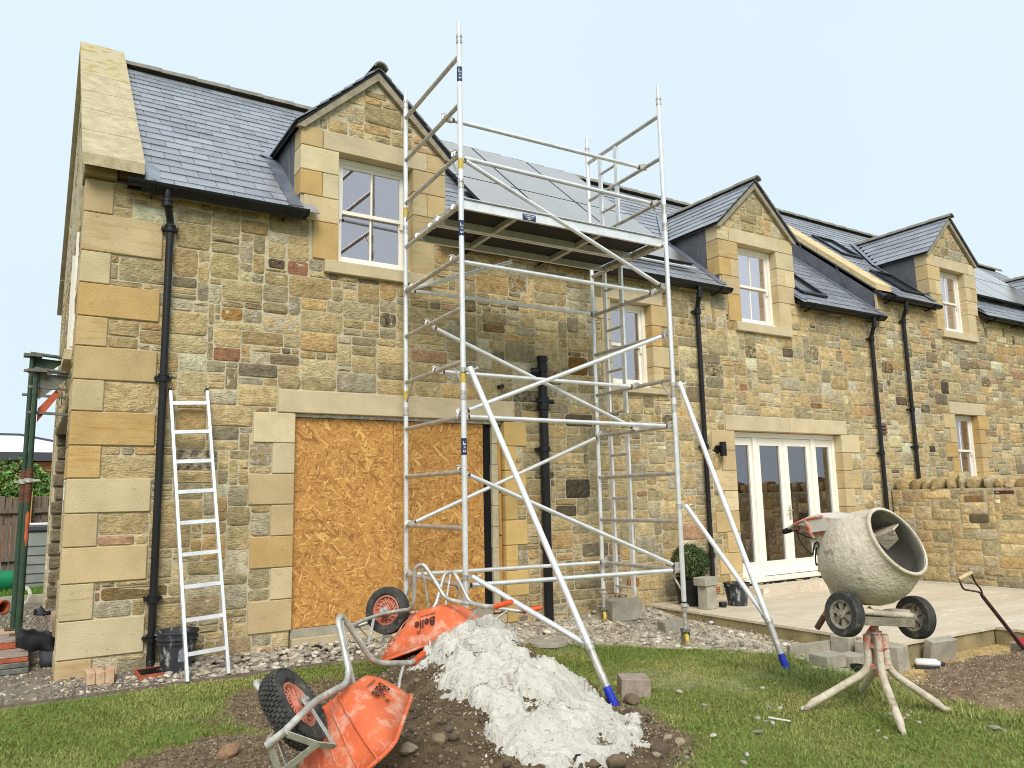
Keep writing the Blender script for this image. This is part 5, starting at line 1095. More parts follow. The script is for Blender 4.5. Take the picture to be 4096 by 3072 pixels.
# maker's stickers wrapped round the near left leg
for zc_ in (4.80, 3.26, 1.222):
    h = .15; mb = MB(); n = 10; V = []; F = []; d0 = math.atan2(*(CAM[:2]-W(0, 0, zc_)[:2])[::-1])
    for i in range(n+1):
        a = d0-1.35+2.7*i/n
        for z in (zc_-h/2, zc_+h/2): p = W(0, 0, z); V.append(p+np.array((math.cos(a), math.sin(a), 0))*.0264)
        if i: F.append((2*i-2, 2*i, 2*i+1, 2*i-1))
    mb.add(V, F); part('sticker', mb, 'navy')
    V, F = text_mesh('LEWIS', .038, .0012); mb = MB(); mb.add([W(0, 0, zc_-v[0])+np.array((math.cos(d0+.12+v[1]/.027), math.sin(d0+.12+v[1]/.027), 0))*.0271 for v in V], F); part('lettering', mb, 'wtext', smooth=False)
# outriggers
def outrigger(lx, ztop, zlow, foot, tj):
    top = W(lx+.05, -.055, ztop); foot = np.asarray(foot, float); d = (foot-top)/np.linalg.norm(foot-top); r = .026
    mb = MB(); mb.cyl(top-d*.02, foot-d*.10, r, 14); ou = part('outrigger', mb, 'alu')
    mb = MB(); L = np.linalg.norm(foot-top); mb.cyl(top+d*(tj*L-.02), foot-d*.10, r+.0035, 14); part('inner_tube', mb, 'galv', parent=ou)
    mb = MB(); n = 12; V = []; F = []; sd1 = np.cross(d, (0,0,1)); sd1 /= np.linalg.norm(sd1); sd2 = np.cross(sd1, d)
    for t, rr in ((-.13, .031), (-.02, .036), (.045, .030)):
        for k in range(n):
            a = 2*math.pi*k/n; q = foot+d*t+rr*(math.cos(a)*sd1+math.sin(a)*sd2)
            if t > 0: q = foot+d*(t*(.25+.75*(k % 2)))+rr*(math.cos(a)*sd1+math.sin(a)*sd2)*.85
            V.append(q)
    for i in range(2):
        for k in range(n): F.append((i*n+k, i*n+(k+1) % n, (i+1)*n+(k+1) % n, (i+1)*n+k))
    F.append(tuple(range(2*n, 3*n))); mb.add(V, F); part('rubber_foot', mb, 'blue', parent=ou)
    J_ = top+(foot-top)*tj; lo = W(lx+.05, -.05, zlow); dd = (J_-lo)/np.linalg.norm(J_-lo); mb = MB(); mb.cyl(lo, J_-dd*.05, .024, 14); part('lower_arm', mb, 'alu', parent=ou)
    mb = MB(); mb.cyl(J_-d*.022, J_+d*.022, .036, 14); mb.bar(J_-dd*.075, J_-dd*.02, .035, .05); mb.cyl(J_-dd*.06+sd1*.03, J_-dd*.06-sd1*.03, .011, 8); part('clamp', mb, 'galv', parent=ou)
    for p_, dv in ((top, d), (lo, dd)):
        lg = W(lx, 0, (ztop if p_ is top else zlow)); mb = MB(); mb.cyl(lg-np.array((0,0,.022)), lg+np.array((0,0,.022)), .034, 14); mb.obox((lg+p_)/2, ((1,0,0), (0,1,0), (0,0,1)), (.03, .03, .016)); mb.cyl(p_+np.array((.03,-.01,0)), p_+np.array((.055,-.03,.012)), .010, 8); mb.cyl(p_+np.array((.05,-.04,-.0)), p_+np.array((.06,-.02,.024)), .008, 8); part('clamp', mb, 'alud', parent=ou)
f1 = oZ(*zm((1350, 2750, 2022), 2212, 1748, 1255), -.085); f2 = oZ(*zm((2696, 4096, 2022), 2212, 712, 1035), -.10)
outrigger(0, 1.92, .08, f1, .855); outrigger(SLN, 1.94, .66, f2, .855)
# ================================================================== the short ladder by the downpipe
bl, br_ = np.array([.942, -.574, -.06]), np.array([1.287, -.512, -.05]); tl, tr = np.array([.78, -.05, 2.497]), np.array([1.103, -.05, 2.515])
lad = thing('ladder', tuple(bl), 'single aluminium ladder section leaning on the wall beside the downpipe', 'ladder')
for a, b in ((bl, tl), (br_, tr)):
    mb = MB(); mb.bar(a+(b-a)*.012, b, .026, .066, (0, 1, .2)); mb.build('stile', M['alu'], lad)
    mb = MB(); mb.bar(a, a+(b-a)*.012, .030, .070, (0, 1, .2)); mb.build('end_cap', M['black'], lad); mb = MB(); mb.bar(b, b+(b-a)*.008, .030, .070, (0, 1, .2)); mb.build('end_cap', M['black'], lad)
for i in range(9):
    t = .955-i*.1075; a, b = bl+(tl-bl)*t, br_+(tr-br_)*t; mb = MB(); mb.bar(a+(b-a)*.03, b-(b-a)*.03, .030, .034, (0, .15, 1)); mb.build('rung', M['alu'], lad)
    for p, q in ((a, b), (b, a)): mb = MB(); mb.cyl(p-(q-p)*.045, p-(q-p)*.03, .016, 10); mb.build('rivet', M['alud'], lad)
# ================================================================== two overturned wheelbarrows
def rotm(rx, ry, rz): return (Matrix.Rotation(rz, 4, 'Z') @ Matrix.Rotation(ry, 4, 'Y') @ Matrix.Rotation(rx, 4, 'X'))
def barrow(name, label, pos, rot, knobbly, group):
    e = bpy.data.objects.new(name, None); COL.objects.link(e); e.matrix_world = Matrix.Translation(Vector(pos)) @ rotm(*rot); e['_o'] = [0, 0, 0]; tag(e, label, 'wheelbarrow', group)
    B = lambda nm, mb, mat, smooth=40, par=None: mb.build(nm, M[mat], par if par is not None else e, smooth=smooth)
    wc = np.array((0, .0, .227)); R_ = .197
    ty = MB()
    if knobbly:
        ty.lathe([(-.028, .118), (-.05, .135), (-.052, .165), (-.040, .186), (-.02, .193), (0, .195), (.02, .193), (.040, .186), (.052, .165), (.05, .135), (.028, .118)], wc, (0,1,0), 48)
        for row, (yo, rr) in enumerate(((-.040, .187), (-.024, .1935), (-.008, .196), (.008, .196), (.024, .1935), (.040, .187))):
            for k in range(44):
                a = 2*math.pi*(k+.5*(row % 2))/44; rd = np.array((math.cos(a), 0, math.sin(a))); tg = np.array((-math.sin(a), 0, math.cos(a))); sl_ = (yo/.05)*.9; nrm = rd*math.cos(sl_*.7)+np.array((0,1,0))*math.sin(sl_*.7); yv = np.cross(tg, nrm)
                ty.obox(wc+rd*rr+np.array((0, yo, 0))+nrm*.002, (tg, yv, nrm), (.0098, .0068, .006))
    else:
        pr_ = [(-.026, .118), (-.046, .134), (-.048, .160), (-.040, .182)]
        for k in range(9): yy = -.034+.068*k/8; pr_ += [(yy-.0035, .1945-abs(yy)*.14), (yy-.001, .1945-abs(yy)*.14), (yy+.0, .190-abs(yy)*.14), (yy+.002, .190-abs(yy)*.14)]
        pr_ += [(.040, .182), (.048, .160), (.046, .134), (.026, .118)]; ty.lathe(pr_, wc, (0,1,0), 48)
    wh = B('wheel', ty, 'rubber'); rm_ = MB(); rm_.lathe([(-.034, .121), (-.038, .112), (-.026, .104), (.026, .104), (.038, .112), (.034, .121)], wc, (0,1,0), 40); rm_.lathe([(-.045, .012), (-.045, .03), (-.02, .036), (.02, .036), (.045, .03), (.045, .012)], wc, (0,1,0), 20)
    for s in (-1, 1):
        rm_.lathe([(s*.016, .064), (s*.021, .066), (s*.021, .072), (s*.016, .074)], wc, (0,1,0), 36)
        for k in range(16):
            a = 2*math.pi*k/16; pts = [wc+np.array((math.cos(a+t*.45)*r, s*.018, math.sin(a+t*.45)*r)) for t, r in ((0, .03), (.35, .055), (.7, .08), (1, .108))]; rm_.tube(pts, .0048, 5)
    rm_.lathe([(-.004, .03), (-.004, .106), (.004, .106), (.004, .03)], wc, (0,1,0), 30); B('rim', rm_, 'rimorange', par=wh)
    for s in (-1, 1):
        pts = [(.324, s*.035, .269), (.20, s*.085, .262), (0, s*.105, .262), (-.18, s*.135, .285), (-.285, s*.165, .305), (-.345, s*.195, .27), (-.405, s*.245, .115), (-.445, s*.275, .015), (-.525, s*.285, .008), (-.585, s*.262, .15), (-.635, s*.24, .31), (-.72, s*.25, .36), (-1.02, s*.305, .485), (-1.10, s*.325, .497), (-1.16, s*.34, .50)]
        mb = MB(); mb.tube(fillet(pts, .055, 4), .0165, 12); B('frame_tube', mb, 'galv')
        mb = MB(); g0, g1 = np.array((-1.06, s*.312, .495)), np.array((-1.215, s*.355, .503)); mb.tube([g0, g0+(g1-g0)*.06, g0+(g1-g0)*.1, g1-(g1-g0)*.06, g1], [.024, .024, .0195, .020, .018], 14); B('grip', mb, 'grip')
        mb = MB(); mb.tube([(-.50, s*.275, .03), (-.47, s*.20, .20), (-.44, s*.15, .34)], .010, 8); B('leg_stay', mb, 'galv')
        mb = MB(); mb.tube([(-.95, s*.29, .455), (-.84, s*.25, .50), (-.74, s*.22, .55)], .009, 8); B('tray_stay', mb, 'galv')
        mb = MB(); mb.cbox(-.034, .034, s*.066-.003, s*.066+.003, .205, .275, .001); mb.cyl((-.015, s*.066, .232), (-.015, s*.078, .232), .008, 8); mb.bar((0, s*.066, .262), (0, s*.105, .262), .05, .006); B('axle_bracket', mb, 'galv')
    mb = MB(); mb.cyl((0, -.085, .227), (0, .085, .227), .010, 10); B('axle', mb, 'galv')
    mb = MB(); mb.cyl((.324, -.05, .269), (.324, .05, .269), .018, 12); B('nose_bar', mb, 'galv')
    mb = MB(); P_ = [(.30, -.05, .285), (.30, -.11, .40), (.18, -.12, .50), (.05, -.13, .52)]
    for s in (-1, 1):
        Q = [np.array((x, s*y, z)) for x, y, z in ((.315, .045, .285), (.265, .10, .40), (.16, .12, .47))]
        for i in range(2): mb.bar(Q[i], Q[i+1], .030, .006, (1, 0, .6))
        mb.bar(Q[2], np.array((.08, s*.10, .27)), .026, .006, (0, 1, .1))
    mb.bar((.262, -.105, .402), (.262, .105, .402), .03, .006, (1, 0, .6)); B('nose_guard', mb, 'galv')
    # pressed plastic tray lofted from its floor to its rim
    def loop(fx, rx_, hf, hr, zf, zr, rad, n=5):
        C4 = [(fx, hf, zf, 0), (rx_, hr, zr, 1), (rx_, -hr, zr, 2), (fx, -hf, zf, 3)]; out_ = []
        for i, (cx, cy, cz, q) in enumerate(C4):
            pv, nx_ = np.array(C4[i-1][:3]), np.array(C4[(i+1) % 4][:3]); c = np.array((cx, cy, cz)); a_ = c+(pv-c)/np.linalg.norm(pv-c)*rad; b_ = c+(nx_-c)/np.linalg.norm(nx_-c)*rad
            for k in range(n+1): t = k/n; out_.append((1-t)**2*a_+2*t*(1-t)*c+t*t*b_)
        return out_
    lo, hi = loop(-.305, -.635, .147, .205, .322, .352, .09), loop(.04, -.80, .285, .285, .655, .60, .13)
    m = len(lo); V = []; F = []; lv = [0, .04, .12, .35, .65, 1.0]
    for off in (0, 1):
        for t in lv:
            for a_, b_ in zip(lo, hi):
                p = a_+(b_-a_)*t; c = (np.mean(lo, 0)*(1-t)+np.mean(hi, 0)*t); o_ = p-c; o_[2] = 0; bul = .018*math.sin(math.pi*min(t*1.1, 1))
                if t < .1: bul -= .012*(1-t/.1)
                p = p+o_/np.linalg.norm(o_)*(bul-.005*off)+np.array((0, 0, .005*off*(1-t))); V.append(p)
    nl = len(lv)
    for off in (0, 1):
        b0 = off*nl*m
        for i in range(nl-1):
            for k in range(m): F.append((b0+i*m+k, b0+i*m+(k+1) % m, b0+(i+1)*m+(k+1) % m, b0+(i+1)*m+k))
        F.append(tuple(b0+k for k in range(m)))
    for k in range(m): F.append(((nl-1)*m+k, (nl-1)*m+(k+1) % m, (2*nl-1)*m+(k+1) % m, (2*nl-1)*m+k))
    mb = MB(); mb.add(V, F); tray = B('tray', mb, 'orange', True)
    mb = MB(); mb.tube([V[(nl-1)*m+k] for k in range(m)]+[V[(nl-1)*m]], .0105, 8); B('rim_lip', mb, 'orange', par=tray)
    for yy in (-.10, -.05, 0., .05, .10):      # ribs pressed into the sloping nose panel
        mb = MB(); a_, b_ = np.array((-.30, yy, .322)), np.array((.045, yy*2.0, .655)); mid = (a_+b_)/2+np.array((.022, 0, -.015)); mb.tube([a_, a_+(mid-a_)*.5+np.array((.012,0,-.008)), mid, b_+(mid-b_)*.45+np.array((.008,0,-.006)), b_], .005, 6); B('rib', mb, 'orange', par=tray)
    for s in (-1, 1):
        def on(u, v, outw):  # u along the side from front to back, v from floor to rim
            a_ = np.array((-.305, s*.147, .322))*(1-u)+np.array((-.635, s*.205, .352))*u; b_ = np.array((.04, s*.285, .655))*(1-u)+np.array((-.80, s*.285, .60))*u; p = a_+(b_-a_)*v; nrm = np.array((0, s*1., -.42)); nrm /= np.linalg.norm(nrm); return p+nrm*(.018*math.sin(math.pi*min(v*1.1, 1))+outw)
        for body, size, u0, v0, bold in (('Belle', .098, .50, .42, .0016), ('Altrad belle.com', .021, .52, .22, .0004)):
            Vt, Ft = text_mesh(body, size, bold); mb = MB(); c0 = on(u0, v0, .008); dx_ = on(u0-.02, v0, .008)-c0; dx_ /= np.linalg.norm(dx_); dz_ = on(u0, v0+.02, .008)-c0; dz_ -= dx_*np.dot(dz_, dx_); dz_ /= np.linalg.norm(dz_)
            mb.add([c0+dx_*v[0]*(1 if s < 0 else -1)+dz_*v[1] for v in Vt], Ft); B('lettering', mb, 'btext', False, par=tray)
        mb = MB(); c0 = on(.44, .62, .008)
        for (q0, q1) in (((-.014,-.012),(.014,-.012)), ((.014,-.012),(.014,.012)), ((.014,.012),(-.014,.012)), ((-.014,.012),(-.014,-.012)), ((-.012,-.008),(0,.006)), ((0,.006),(.012,-.008))): mb.bar(c0+dx_*q0[0]+dz_*q0[1], c0+dx_*q1[0]+dz_*q1[1], .002, .002, np.cross(dx_, dz_))
        B('emblem', mb, 'btext', False, par=tray)
    return e
bg_ = 'upturned orange wheelbarrows on the spoil heap'
barrow('wheelbarrow', 'upturned orange wheelbarrow with knobbly tyre lying beside the soil heap', (.7264, -3.8617, .6563), (.6399, 3.125, .9832), True, bg_)
barrow('wheelbarrow', 'upturned orange wheelbarrow with ribbed tyre below the boarded doorway', (2.3179, -1.4992, .7469), (.2004, 2.8592, -.8661), False, bg_)
# ================================================================== the cement mixer
mx = thing('cement_mixer', (4.86, -4.32, -.1), 'concrete-caked cement mixer with tilted drum on a four-legged stand on the lawn', 'cement mixer')
X_ = lambda nm, mb, mat, smooth=40, par=None: mb.build(nm, M[mat], par if par is not None else mx, smooth=smooth)
P3 = (3100, 3800, 2000); pc = np.array((4.864, -4.34, 0))
feet = [(4.469, -4.004), (4.491, -4.716), (5.259, -4.567), (5.228, -3.944)]
for fx, fy in feet:
    fz = float(gz(fx, fy)); d = np.array((fx, fy, 0))-pc; L = np.linalg.norm(d); d /= L; t = pc+d*.062
    mb = MB(); pts = fillet([t+np.array((0,0,.43)), t+np.array((0,0,.19)), pc+d*(L-.05)+np.array((0,0,fz+.05))], .09, 6); mb.tube(pts, .0255, 14); mb.tube([pc+d*(L-.07)+np.array((0,0,fz+.07)), pc+d*(L-.02)+np.array((0,0,fz+.022)), pc+d*(L+.03)+np.array((0,0,fz+.012))], [.026, .022, .014], 12); X_('stand_leg', mb, 'dusty')
    mb = MB(); mb.cyl(t+np.array((0,0,.33)), t+np.array((0,0,.432)), .0262, 14); X_('worn_paint', mb, 'dustyorange')
mb = MB(); mb.cyl(pc+np.array((0,0,.15)), pc+np.array((0,0,.42)), .034, 16)
for z in (.22, .36): mb.obox(pc+np.array((0,0,z)), ((1,0,0),(0,1,0),(0,0,1)), (.062, .062, .014))
X_('stand_socket', mb, 'dustyorange'); mb = MB(); mb.cyl(pc+np.array((0,0,.38)), pc+np.array((0,0,.60)), .023, 14); mb.cyl(pc+np.array((0,0,.44)), pc+np.array((0,0,.455)), .042, 16); X_('pivot_post', mb, 'dustyorange')
wl, wr = np.array((4.546, -4.326, .60)), np.array((5.211, -4.435, .527)); axd = (wr-wl)/np.linalg.norm(wr-wl)
for c, s in ((wl, -1), (wr, 1)):
    mb = MB(); mb.lathe([(-.036, .098), (-.040, .142), (-.030, .150), (-.024, .1505), (-.022, .147), (-.016, .147), (-.014, .1515), (-.004, .152), (-.002, .148), (.002, .148), (.004, .152), (.014, .1515), (.016, .147), (.022, .147), (.024, .1505), (.030, .150), (.040, .142), (.036, .098)], c, axd, 44); w = X_('wheel', mb, 'rubber')
    mb = MB(); mb.lathe([(-.028, .085), (-.032, .102), (.032, .102), (.028, .085)], c, axd, 36, True); mb.lathe([(-.04, .012), (-.04, .030), (.04, .030), (.04, .012)], c, axd, 18, True); u = np.cross(axd, (0,0,1)); u /= np.linalg.norm(u); v = np.cross(axd, u)
    for k in range(6):
        a = 2*math.pi*k/6+.3; e_ = math.cos(a)*u+math.sin(a)*v; f2_ = -math.sin(a)*u+math.cos(a)*v
        for sg in (-1, 1): mb.add([c+e_*.025+f2_*.010+axd*sg*.022, c+e_*.025-f2_*.010+axd*sg*.022, c+e_*.092-f2_*.030+axd*sg*.012, c+e_*.092+f2_*.030+axd*sg*.012], [(0,1,2,3)])
        mb.obox(c+e_*.058, (e_, f2_, axd), (.036, .012, .014))
    X_('hub', mb, 'mixwheel', par=w)
mb = MB(); mb.cyl(wl-axd*.05, wr+axd*.05, .014, 10); X_('axle', mb, 'cementcake')
up = np.cross(axd, (0, 1, 0)); up = -up if up[2] < 0 else up; bk = np.cross(up, axd); bk = bk if bk[1] > 0 else -bk
mid = (wl+wr)/2
mb = MB(); mb.obox(mid+up*-.035+axd*.02, (axd, bk, up), (.245, .06, .030)); X_('chassis_plate', mb, 'cementcake', False)
mb = MB(); mb.tube(fillet([mid-axd*.26+bk*.20+up*.03, mid-axd*.26-bk*.045+up*.03, mid+axd*.27-bk*.045+up*.012, mid+axd*.27+bk*.12+up*.02], .05), .023, 12); X_('front_rail', mb, 'dusty')
dax = np.array((0, -.872, .489)); dm = np.array((4.87, -4.56, 1.09))
prof = [(.012, .240), (.016, .250), (.012, .258), (-.004, .262), (-.016, .256), (-.03, .258), (-.10, .300), (-.17, .326), (-.22, .334), (-.29, .334), (-.36, .318), (-.45, .275), (-.53, .220), (-.575, .165), (-.585, .08), (-.585, .001)]
mb = MB(); mb.lathe(prof, dm, dax, 56); drum = X_('drum', mb, 'dusty', 60)
mb = MB(); mb.lathe([(.012, .240), (-.02, .236), (-.10, .282), (-.22, .318), (-.36, .300), (-.5, .22), (-.55, .12), (-.55, .001)], dm, dax, 48); X_('drum_lining', mb, 'drumin', True, par=drum)
mb = MB(); mb.tube([dm+dax*.003+.251*(math.cos(t)*np.array((1,0,0))+math.sin(t)*np.cross(dax, (1,0,0))) for t in np.linspace(0, 2*math.pi, 49)], .013, 8, False); X_('mouth_ring', mb, 'dusty', True, par=drum)
e1, e2 = np.array((1., 0, 0)), np.cross(dax, (1., 0, 0)); e2 = e2 if e2[2] > 0 else -e2
for a in (2.5, .6):
    er = math.cos(a)*e1+math.sin(a)*e2; et = -math.sin(a)*e1+math.cos(a)*e2; q = lambda t, r, s: dm+dax*t+er*r+et*s
    mb = MB(); mb.prism([q(-.03, .245, 0), q(-.04, .15, .02), q(-.18, .11, .06), q(-.34, .28, .05), q(-.20, .315, .02)], et*.012); mb.prism([q(-.04, .15, .02), q(-.18, .11, .06), q(-.20, .155, -.08), q(-.10, .19, -.07)], er*.01); X_('mixing_blade', mb, 'dusty', False, par=drum)
# motor housing, tilting handle and rear frame
def XP(x, y, X): return oX(*zm(P3, 1111, x, y), X)
prof2 = [(-3.795, 1.171), (-3.85, 1.215), (-3.946, 1.255), (-4.065, 1.285), (-4.30, 1.27), (-4.30, 1.19), (-4.16, 1.165), (-3.99, 1.14), (-3.98, 1.19), (-3.88, 1.195)]
mb = MB(); n = len(prof2); xs_ = (4.70, 4.73, 4.95, 4.99); V = []; F = []
for k, xx in enumerate(xs_):
    for (yy, zz) in prof2: V.append((xx, yy, zz-(.028 if k in (0, 3) and zz > 1.2 else 0)))
for k in range(3):
    for i in range(n): F.append((k*n+i, k*n+(i+1) % n, (k+1)*n+(i+1) % n, (k+1)*n+i))
F += [tuple(range(n)), tuple(range(3*n, 4*n))[::-1]]; mb.add(V, F); hood = X_('motor_hood', mb, 'hoodmat', 45)
mb = MB(); mb.tube([(4.698, yq, zq) for yq, zq in ((-4.10, 1.262), (-3.946, 1.235), (-3.85, 1.20), (-3.795, 1.168))], .011, 8); mb.tube([(4.698, -3.946, 1.235), (4.698, -3.972, 1.19), (4.70, -3.985, 1.14), (4.72, -4.0, 1.10)], .011, 8); X_('hood_trim', mb, 'dustyorange', par=hood)
mb = MB(); mb.prism([(4.745, -3.93, 1.185), (4.745, -4.30, 1.20), (4.745, -4.28, .86), (4.745, -4.06, .82), (4.745, -3.98, 1.0)], (.19, 0, 0)); X_('motor_casing', mb, 'dusty', False)
mb = MB(); mb.prism([(4.74, -3.86, 1.155), (4.74, -4.25, 1.175), (4.74, -4.25, 1.13), (4.74, -3.98, 1.12)], (.20, 0, 0)); X_('hood_edge', mb, 'dustyorange', False, par=hood)
mb = MB(); mb.tube([(4.76, -3.84, 1.165), (4.755, -3.77, 1.158)], .018, 10); X_('handle_collar', mb, 'dustyorange'); mb = MB(); mb.tube([(4.755, -3.785, 1.160), (4.75, -3.75, 1.150), (4.75, -3.70, 1.135)], [.021, .023, .019], 12); X_('handle_grip', mb, 'potblack')
mb = MB(); mb.tube(fillet([(4.80, -3.99, 1.16), (4.765, -4.02, .90), (4.755, -4.10, .72), (4.76, -4.13, .64)], .08), .024, 12); mb.tube([(4.76, -4.13, .66), mid+bk*.10+up*.0], .02, 10); X_('rear_frame', mb, 'dusty')
mb = MB(); mb.tube([(4.755, -4.11, .66), (4.752, -4.05, .58), (4.75, -4.015, .535)], .021, 12); X_('rear_leg', mb, 'dustyorange'); mb = MB(); mb.tube([(4.75, -4.02, .54), (4.75, -3.944, .438)], .0215, 12); X_('rear_leg_tip', mb, 'rust')
mb = MB(); mb.tube(fillet([dm+dax*-.34+np.array((.10, .04, -.33)), dm+dax*-.30+np.array((.13, .04, -.40)), mid+axd*.20+bk*.10+up*.03, mid+axd*.29-bk*.0+up*.03], .05), .022, 12); X_('yoke_arm', mb, 'dusty')
mb = MB(); mb.tube([mid+axd*.04+bk*.08-up*.06, mid+axd*.02+bk*.16-up*.16], [.02, .012], 8); X_('lower_lug', mb, 'dustyorange')
for pts in (((120, 190), (160, 215), (205, 235), (250, 245)), ((138, 190), (150, 250), (185, 300), (240, 350)), ((240, 350), (250, 280), (270, 260), (285, 320), (280, 400), (262, 420), (255, 360), (265, 300)), ((270, 400), (285, 440), (300, 460), (312, 475))):
    mb = MB(); mb.tube(fillet([XP(x, y, 4.735) for x, y in pts], .04, 4), .0055, 6); X_('cable', mb, 'potblack')
mb = MB(); mb.box(4.725, 4.745, -4.045, -4.01, .85, .93); X_('switch_box', mb, 'ytape', False)
# ================================================================== small things on the ground
def rot_block(name, c, half, yaw, mat, label, cat, group=None, tilt=(0, 0), chip=0.0, seg=None):
    mb = MB(); mb.cbox(-half[0], half[0], -half[1], half[1], -half[2], half[2], .006)
    V = np.array(mb.V)
    if chip: V = V+rng.normal(0, chip, V.shape)
    R_ = np.array((Matrix.Rotation(yaw, 3, 'Z') @ Matrix.Rotation(tilt[0], 3, 'X') @ Matrix.Rotation(tilt[1], 3, 'Y'))); V = V @ R_.T+np.asarray(c, float); mb.V = [tuple(v) for v in V]
    ob = mb.build(name, M[mat], None, origin=np.asarray(c, float)); tag(ob, label, cat, group); return ob
def on_ground(x, y, f=None): return float((f or gz)(x, y))
# three bricks standing by the corner
for i, (x, y, w, lab, m_) in enumerate(((.235, -.24, .0, 'solid pale brick outermost of three by the house corner', 'brick'), (.305, -.245, .1, 'solid pale brick in the middle of three by the house corner', 'brick'))):
    rot_block('brick', (x, y, on_ground(x, y)+.052), (.0325, .105, .0515), .05-.03*i, m_, lab, 'brick', tilt=(.0, -.02))
bk = thing('brick', (.385, -.235, 0), 'perforated pale brick nearest the downpipe of three by the corner', 'brick'); mb = MB(); z0 = on_ground(.385, -.235)
ang = -.12
def rb(x, y): return (.385+x*math.cos(ang)-y*math.sin(ang), -.235+x*math.sin(ang)+y*math.cos(ang))
for (x0, x1, y0, y1, a, b) in ((-.035, .035, -.105, .105, 0, .094), (-.035, .035, -.105, -.085, .094, .105), (-.035, .035, .085, .105, .094, .105), (-.035, -.026, -.085, .085, .094, .105), (.026, .035, -.085, .085, .094, .105), (-.005, .005, -.085, .085, .094, .105))+tuple((-.026, .026, -.085+k*.026, -.078+k*.026, .094, .1045) for k in range(7)):
    m2_ = MB(); m2_.box(x0, x1, y0, y1, z0+a, z0+b); mb.add([(*rb(v[0], v[1]), v[2]) for v in m2_.V], m2_.F)
mb.build('body', M['brick'], bk)
# gully grate in a red frame
gt = thing('gully_grate', (.72, -.26, -.02), 'black slotted drain grate in a red frame below the downpipe', 'drain grate'); gzv = on_ground(.72, -.26)+.012
mb = MB(); cs_, sn_ = math.cos(.12), math.sin(.12); gp = lambda x, y, z: (.725+x*cs_-y*sn_, -.255+x*sn_+y*cs_, gzv+z+y*.12)
def gbox(mb, x0, x1, y0, y1, a, b): t = MB(); t.box(x0, x1, y0, y1, a, b); mb.add([gp(*v) for v in t.V], t.F)
for r in ((-.14, .14, -.10, -.088, -.02, .03), (-.14, .14, .088, .10, -.02, .03), (-.14, -.128, -.088, .088, -.02, .03), (.128, .14, -.088, .088, -.02, .03)): gbox(mb, *r)
mb.build('frame', M['brickred'], gt)
for k in range(11): mb = MB(); gbox(mb, -.122+k*.0225, -.122+k*.0225+.014, -.086, .086, .012, .028); mb.build('bar', M['black'], gt)
mb = MB(); gbox(mb, -.127, .127, -.006, .006, .013, .029); gbox(mb, -.127, .127, -.087, .087, .0, .008); mb.build('cross_bar', M['black'], gt)
# buckets
def bucket(name, x, y, r0, r1, h, label, f=None, nested=False, z=None, mat='bucket', handle=True):
    z0 = (on_ground(x, y, f) if z is None else z); b = thing(name, (x, y, z0), label, 'bucket')
    mb = MB(); mb.lathe([(.0, .001), (0, r0), (h*.80, r0+(r1-r0)*.8), (h*.80, r0+(r1-r0)*.8+.009), (h*.86, r0+(r1-r0)*.86+.009), (h*.86, r0+(r1-r0)*.86), (h, r1), (h, r1+.010), (h-.018, r1+.010), (h-.018, r1-.003), (h, r1-.005), (.02, r0-.008), (.02, .001)], (x, y, z0), (0,0,1), 36); mb.build('body', M[mat], b, smooth=35)
    if nested: mb = MB(); mb.lathe([(h*.9, r1-.006), (h+.05, r1+.006), (h+.05, r1+.015), (h+.035, r1+.015), (h+.035, r1-.002), (h*.9, r1-.012)], (x, y, z0), (0,0,1), 36); mb.build('inner_bucket', M[mat], b, smooth=35)
    if handle:
        mb = MB(); hz = z0+h-.02+(.05 if nested else 0); mb.tube([(x+(r1+.018)*math.cos(t), y-(r1*.35)*math.sin(t), hz-.02*math.sin(t)) for t in np.linspace(0, math.pi, 15)], .0035, 6); mb.build('handle', M['galv'], b, smooth=True)
    return b
b1 = bucket('bucket', .90, -.24, .118, .165, .30, 'two nested black builder buckets, cement-stained, behind the ladder', nested=True)
mb = MB(); V = []; F = []
for i in range(6):
    a = -1.62+.42*i/5
    for zz in (.10, .20): V.append((.90+(.1185+.047*zz/.3+.0015)*math.cos(a), -.24+(.1185+.047*zz/.3+.0015)*math.sin(a), b1['_o'][2]+zz))
    if i: F.append((2*i-2, 2*i, 2*i+1, 2*i-1))
mb.add(V, F); mb.build('paper_label', M['bluelabel'], b1)
pz = patio_z(7.0)
bucket('bucket', 7.42, -.78, .115, .158, .28, 'dusty black bucket holding weeds beside the concrete block pillar', z=patio_z(7.42), handle=True)
mb = MB(); 
for k in range(10): a = rng.uniform(0, 6.28); mb.tube([(7.42+.05*math.cos(a), -.78+.05*math.sin(a), .20), (7.42+.1*math.cos(a), -.78+.1*math.sin(a), .33), (7.42+.2*math.cos(a), -.78+.2*math.sin(a), .36+rng.uniform(-.05, .1))], [.004, .003, .001], 5)
w_ = mb.build('weed', M['timber'], None, origin=(7.42, -.78, .2)); tag(w_, 'dry grass stalks sticking out of the dusty bucket', 'plant')
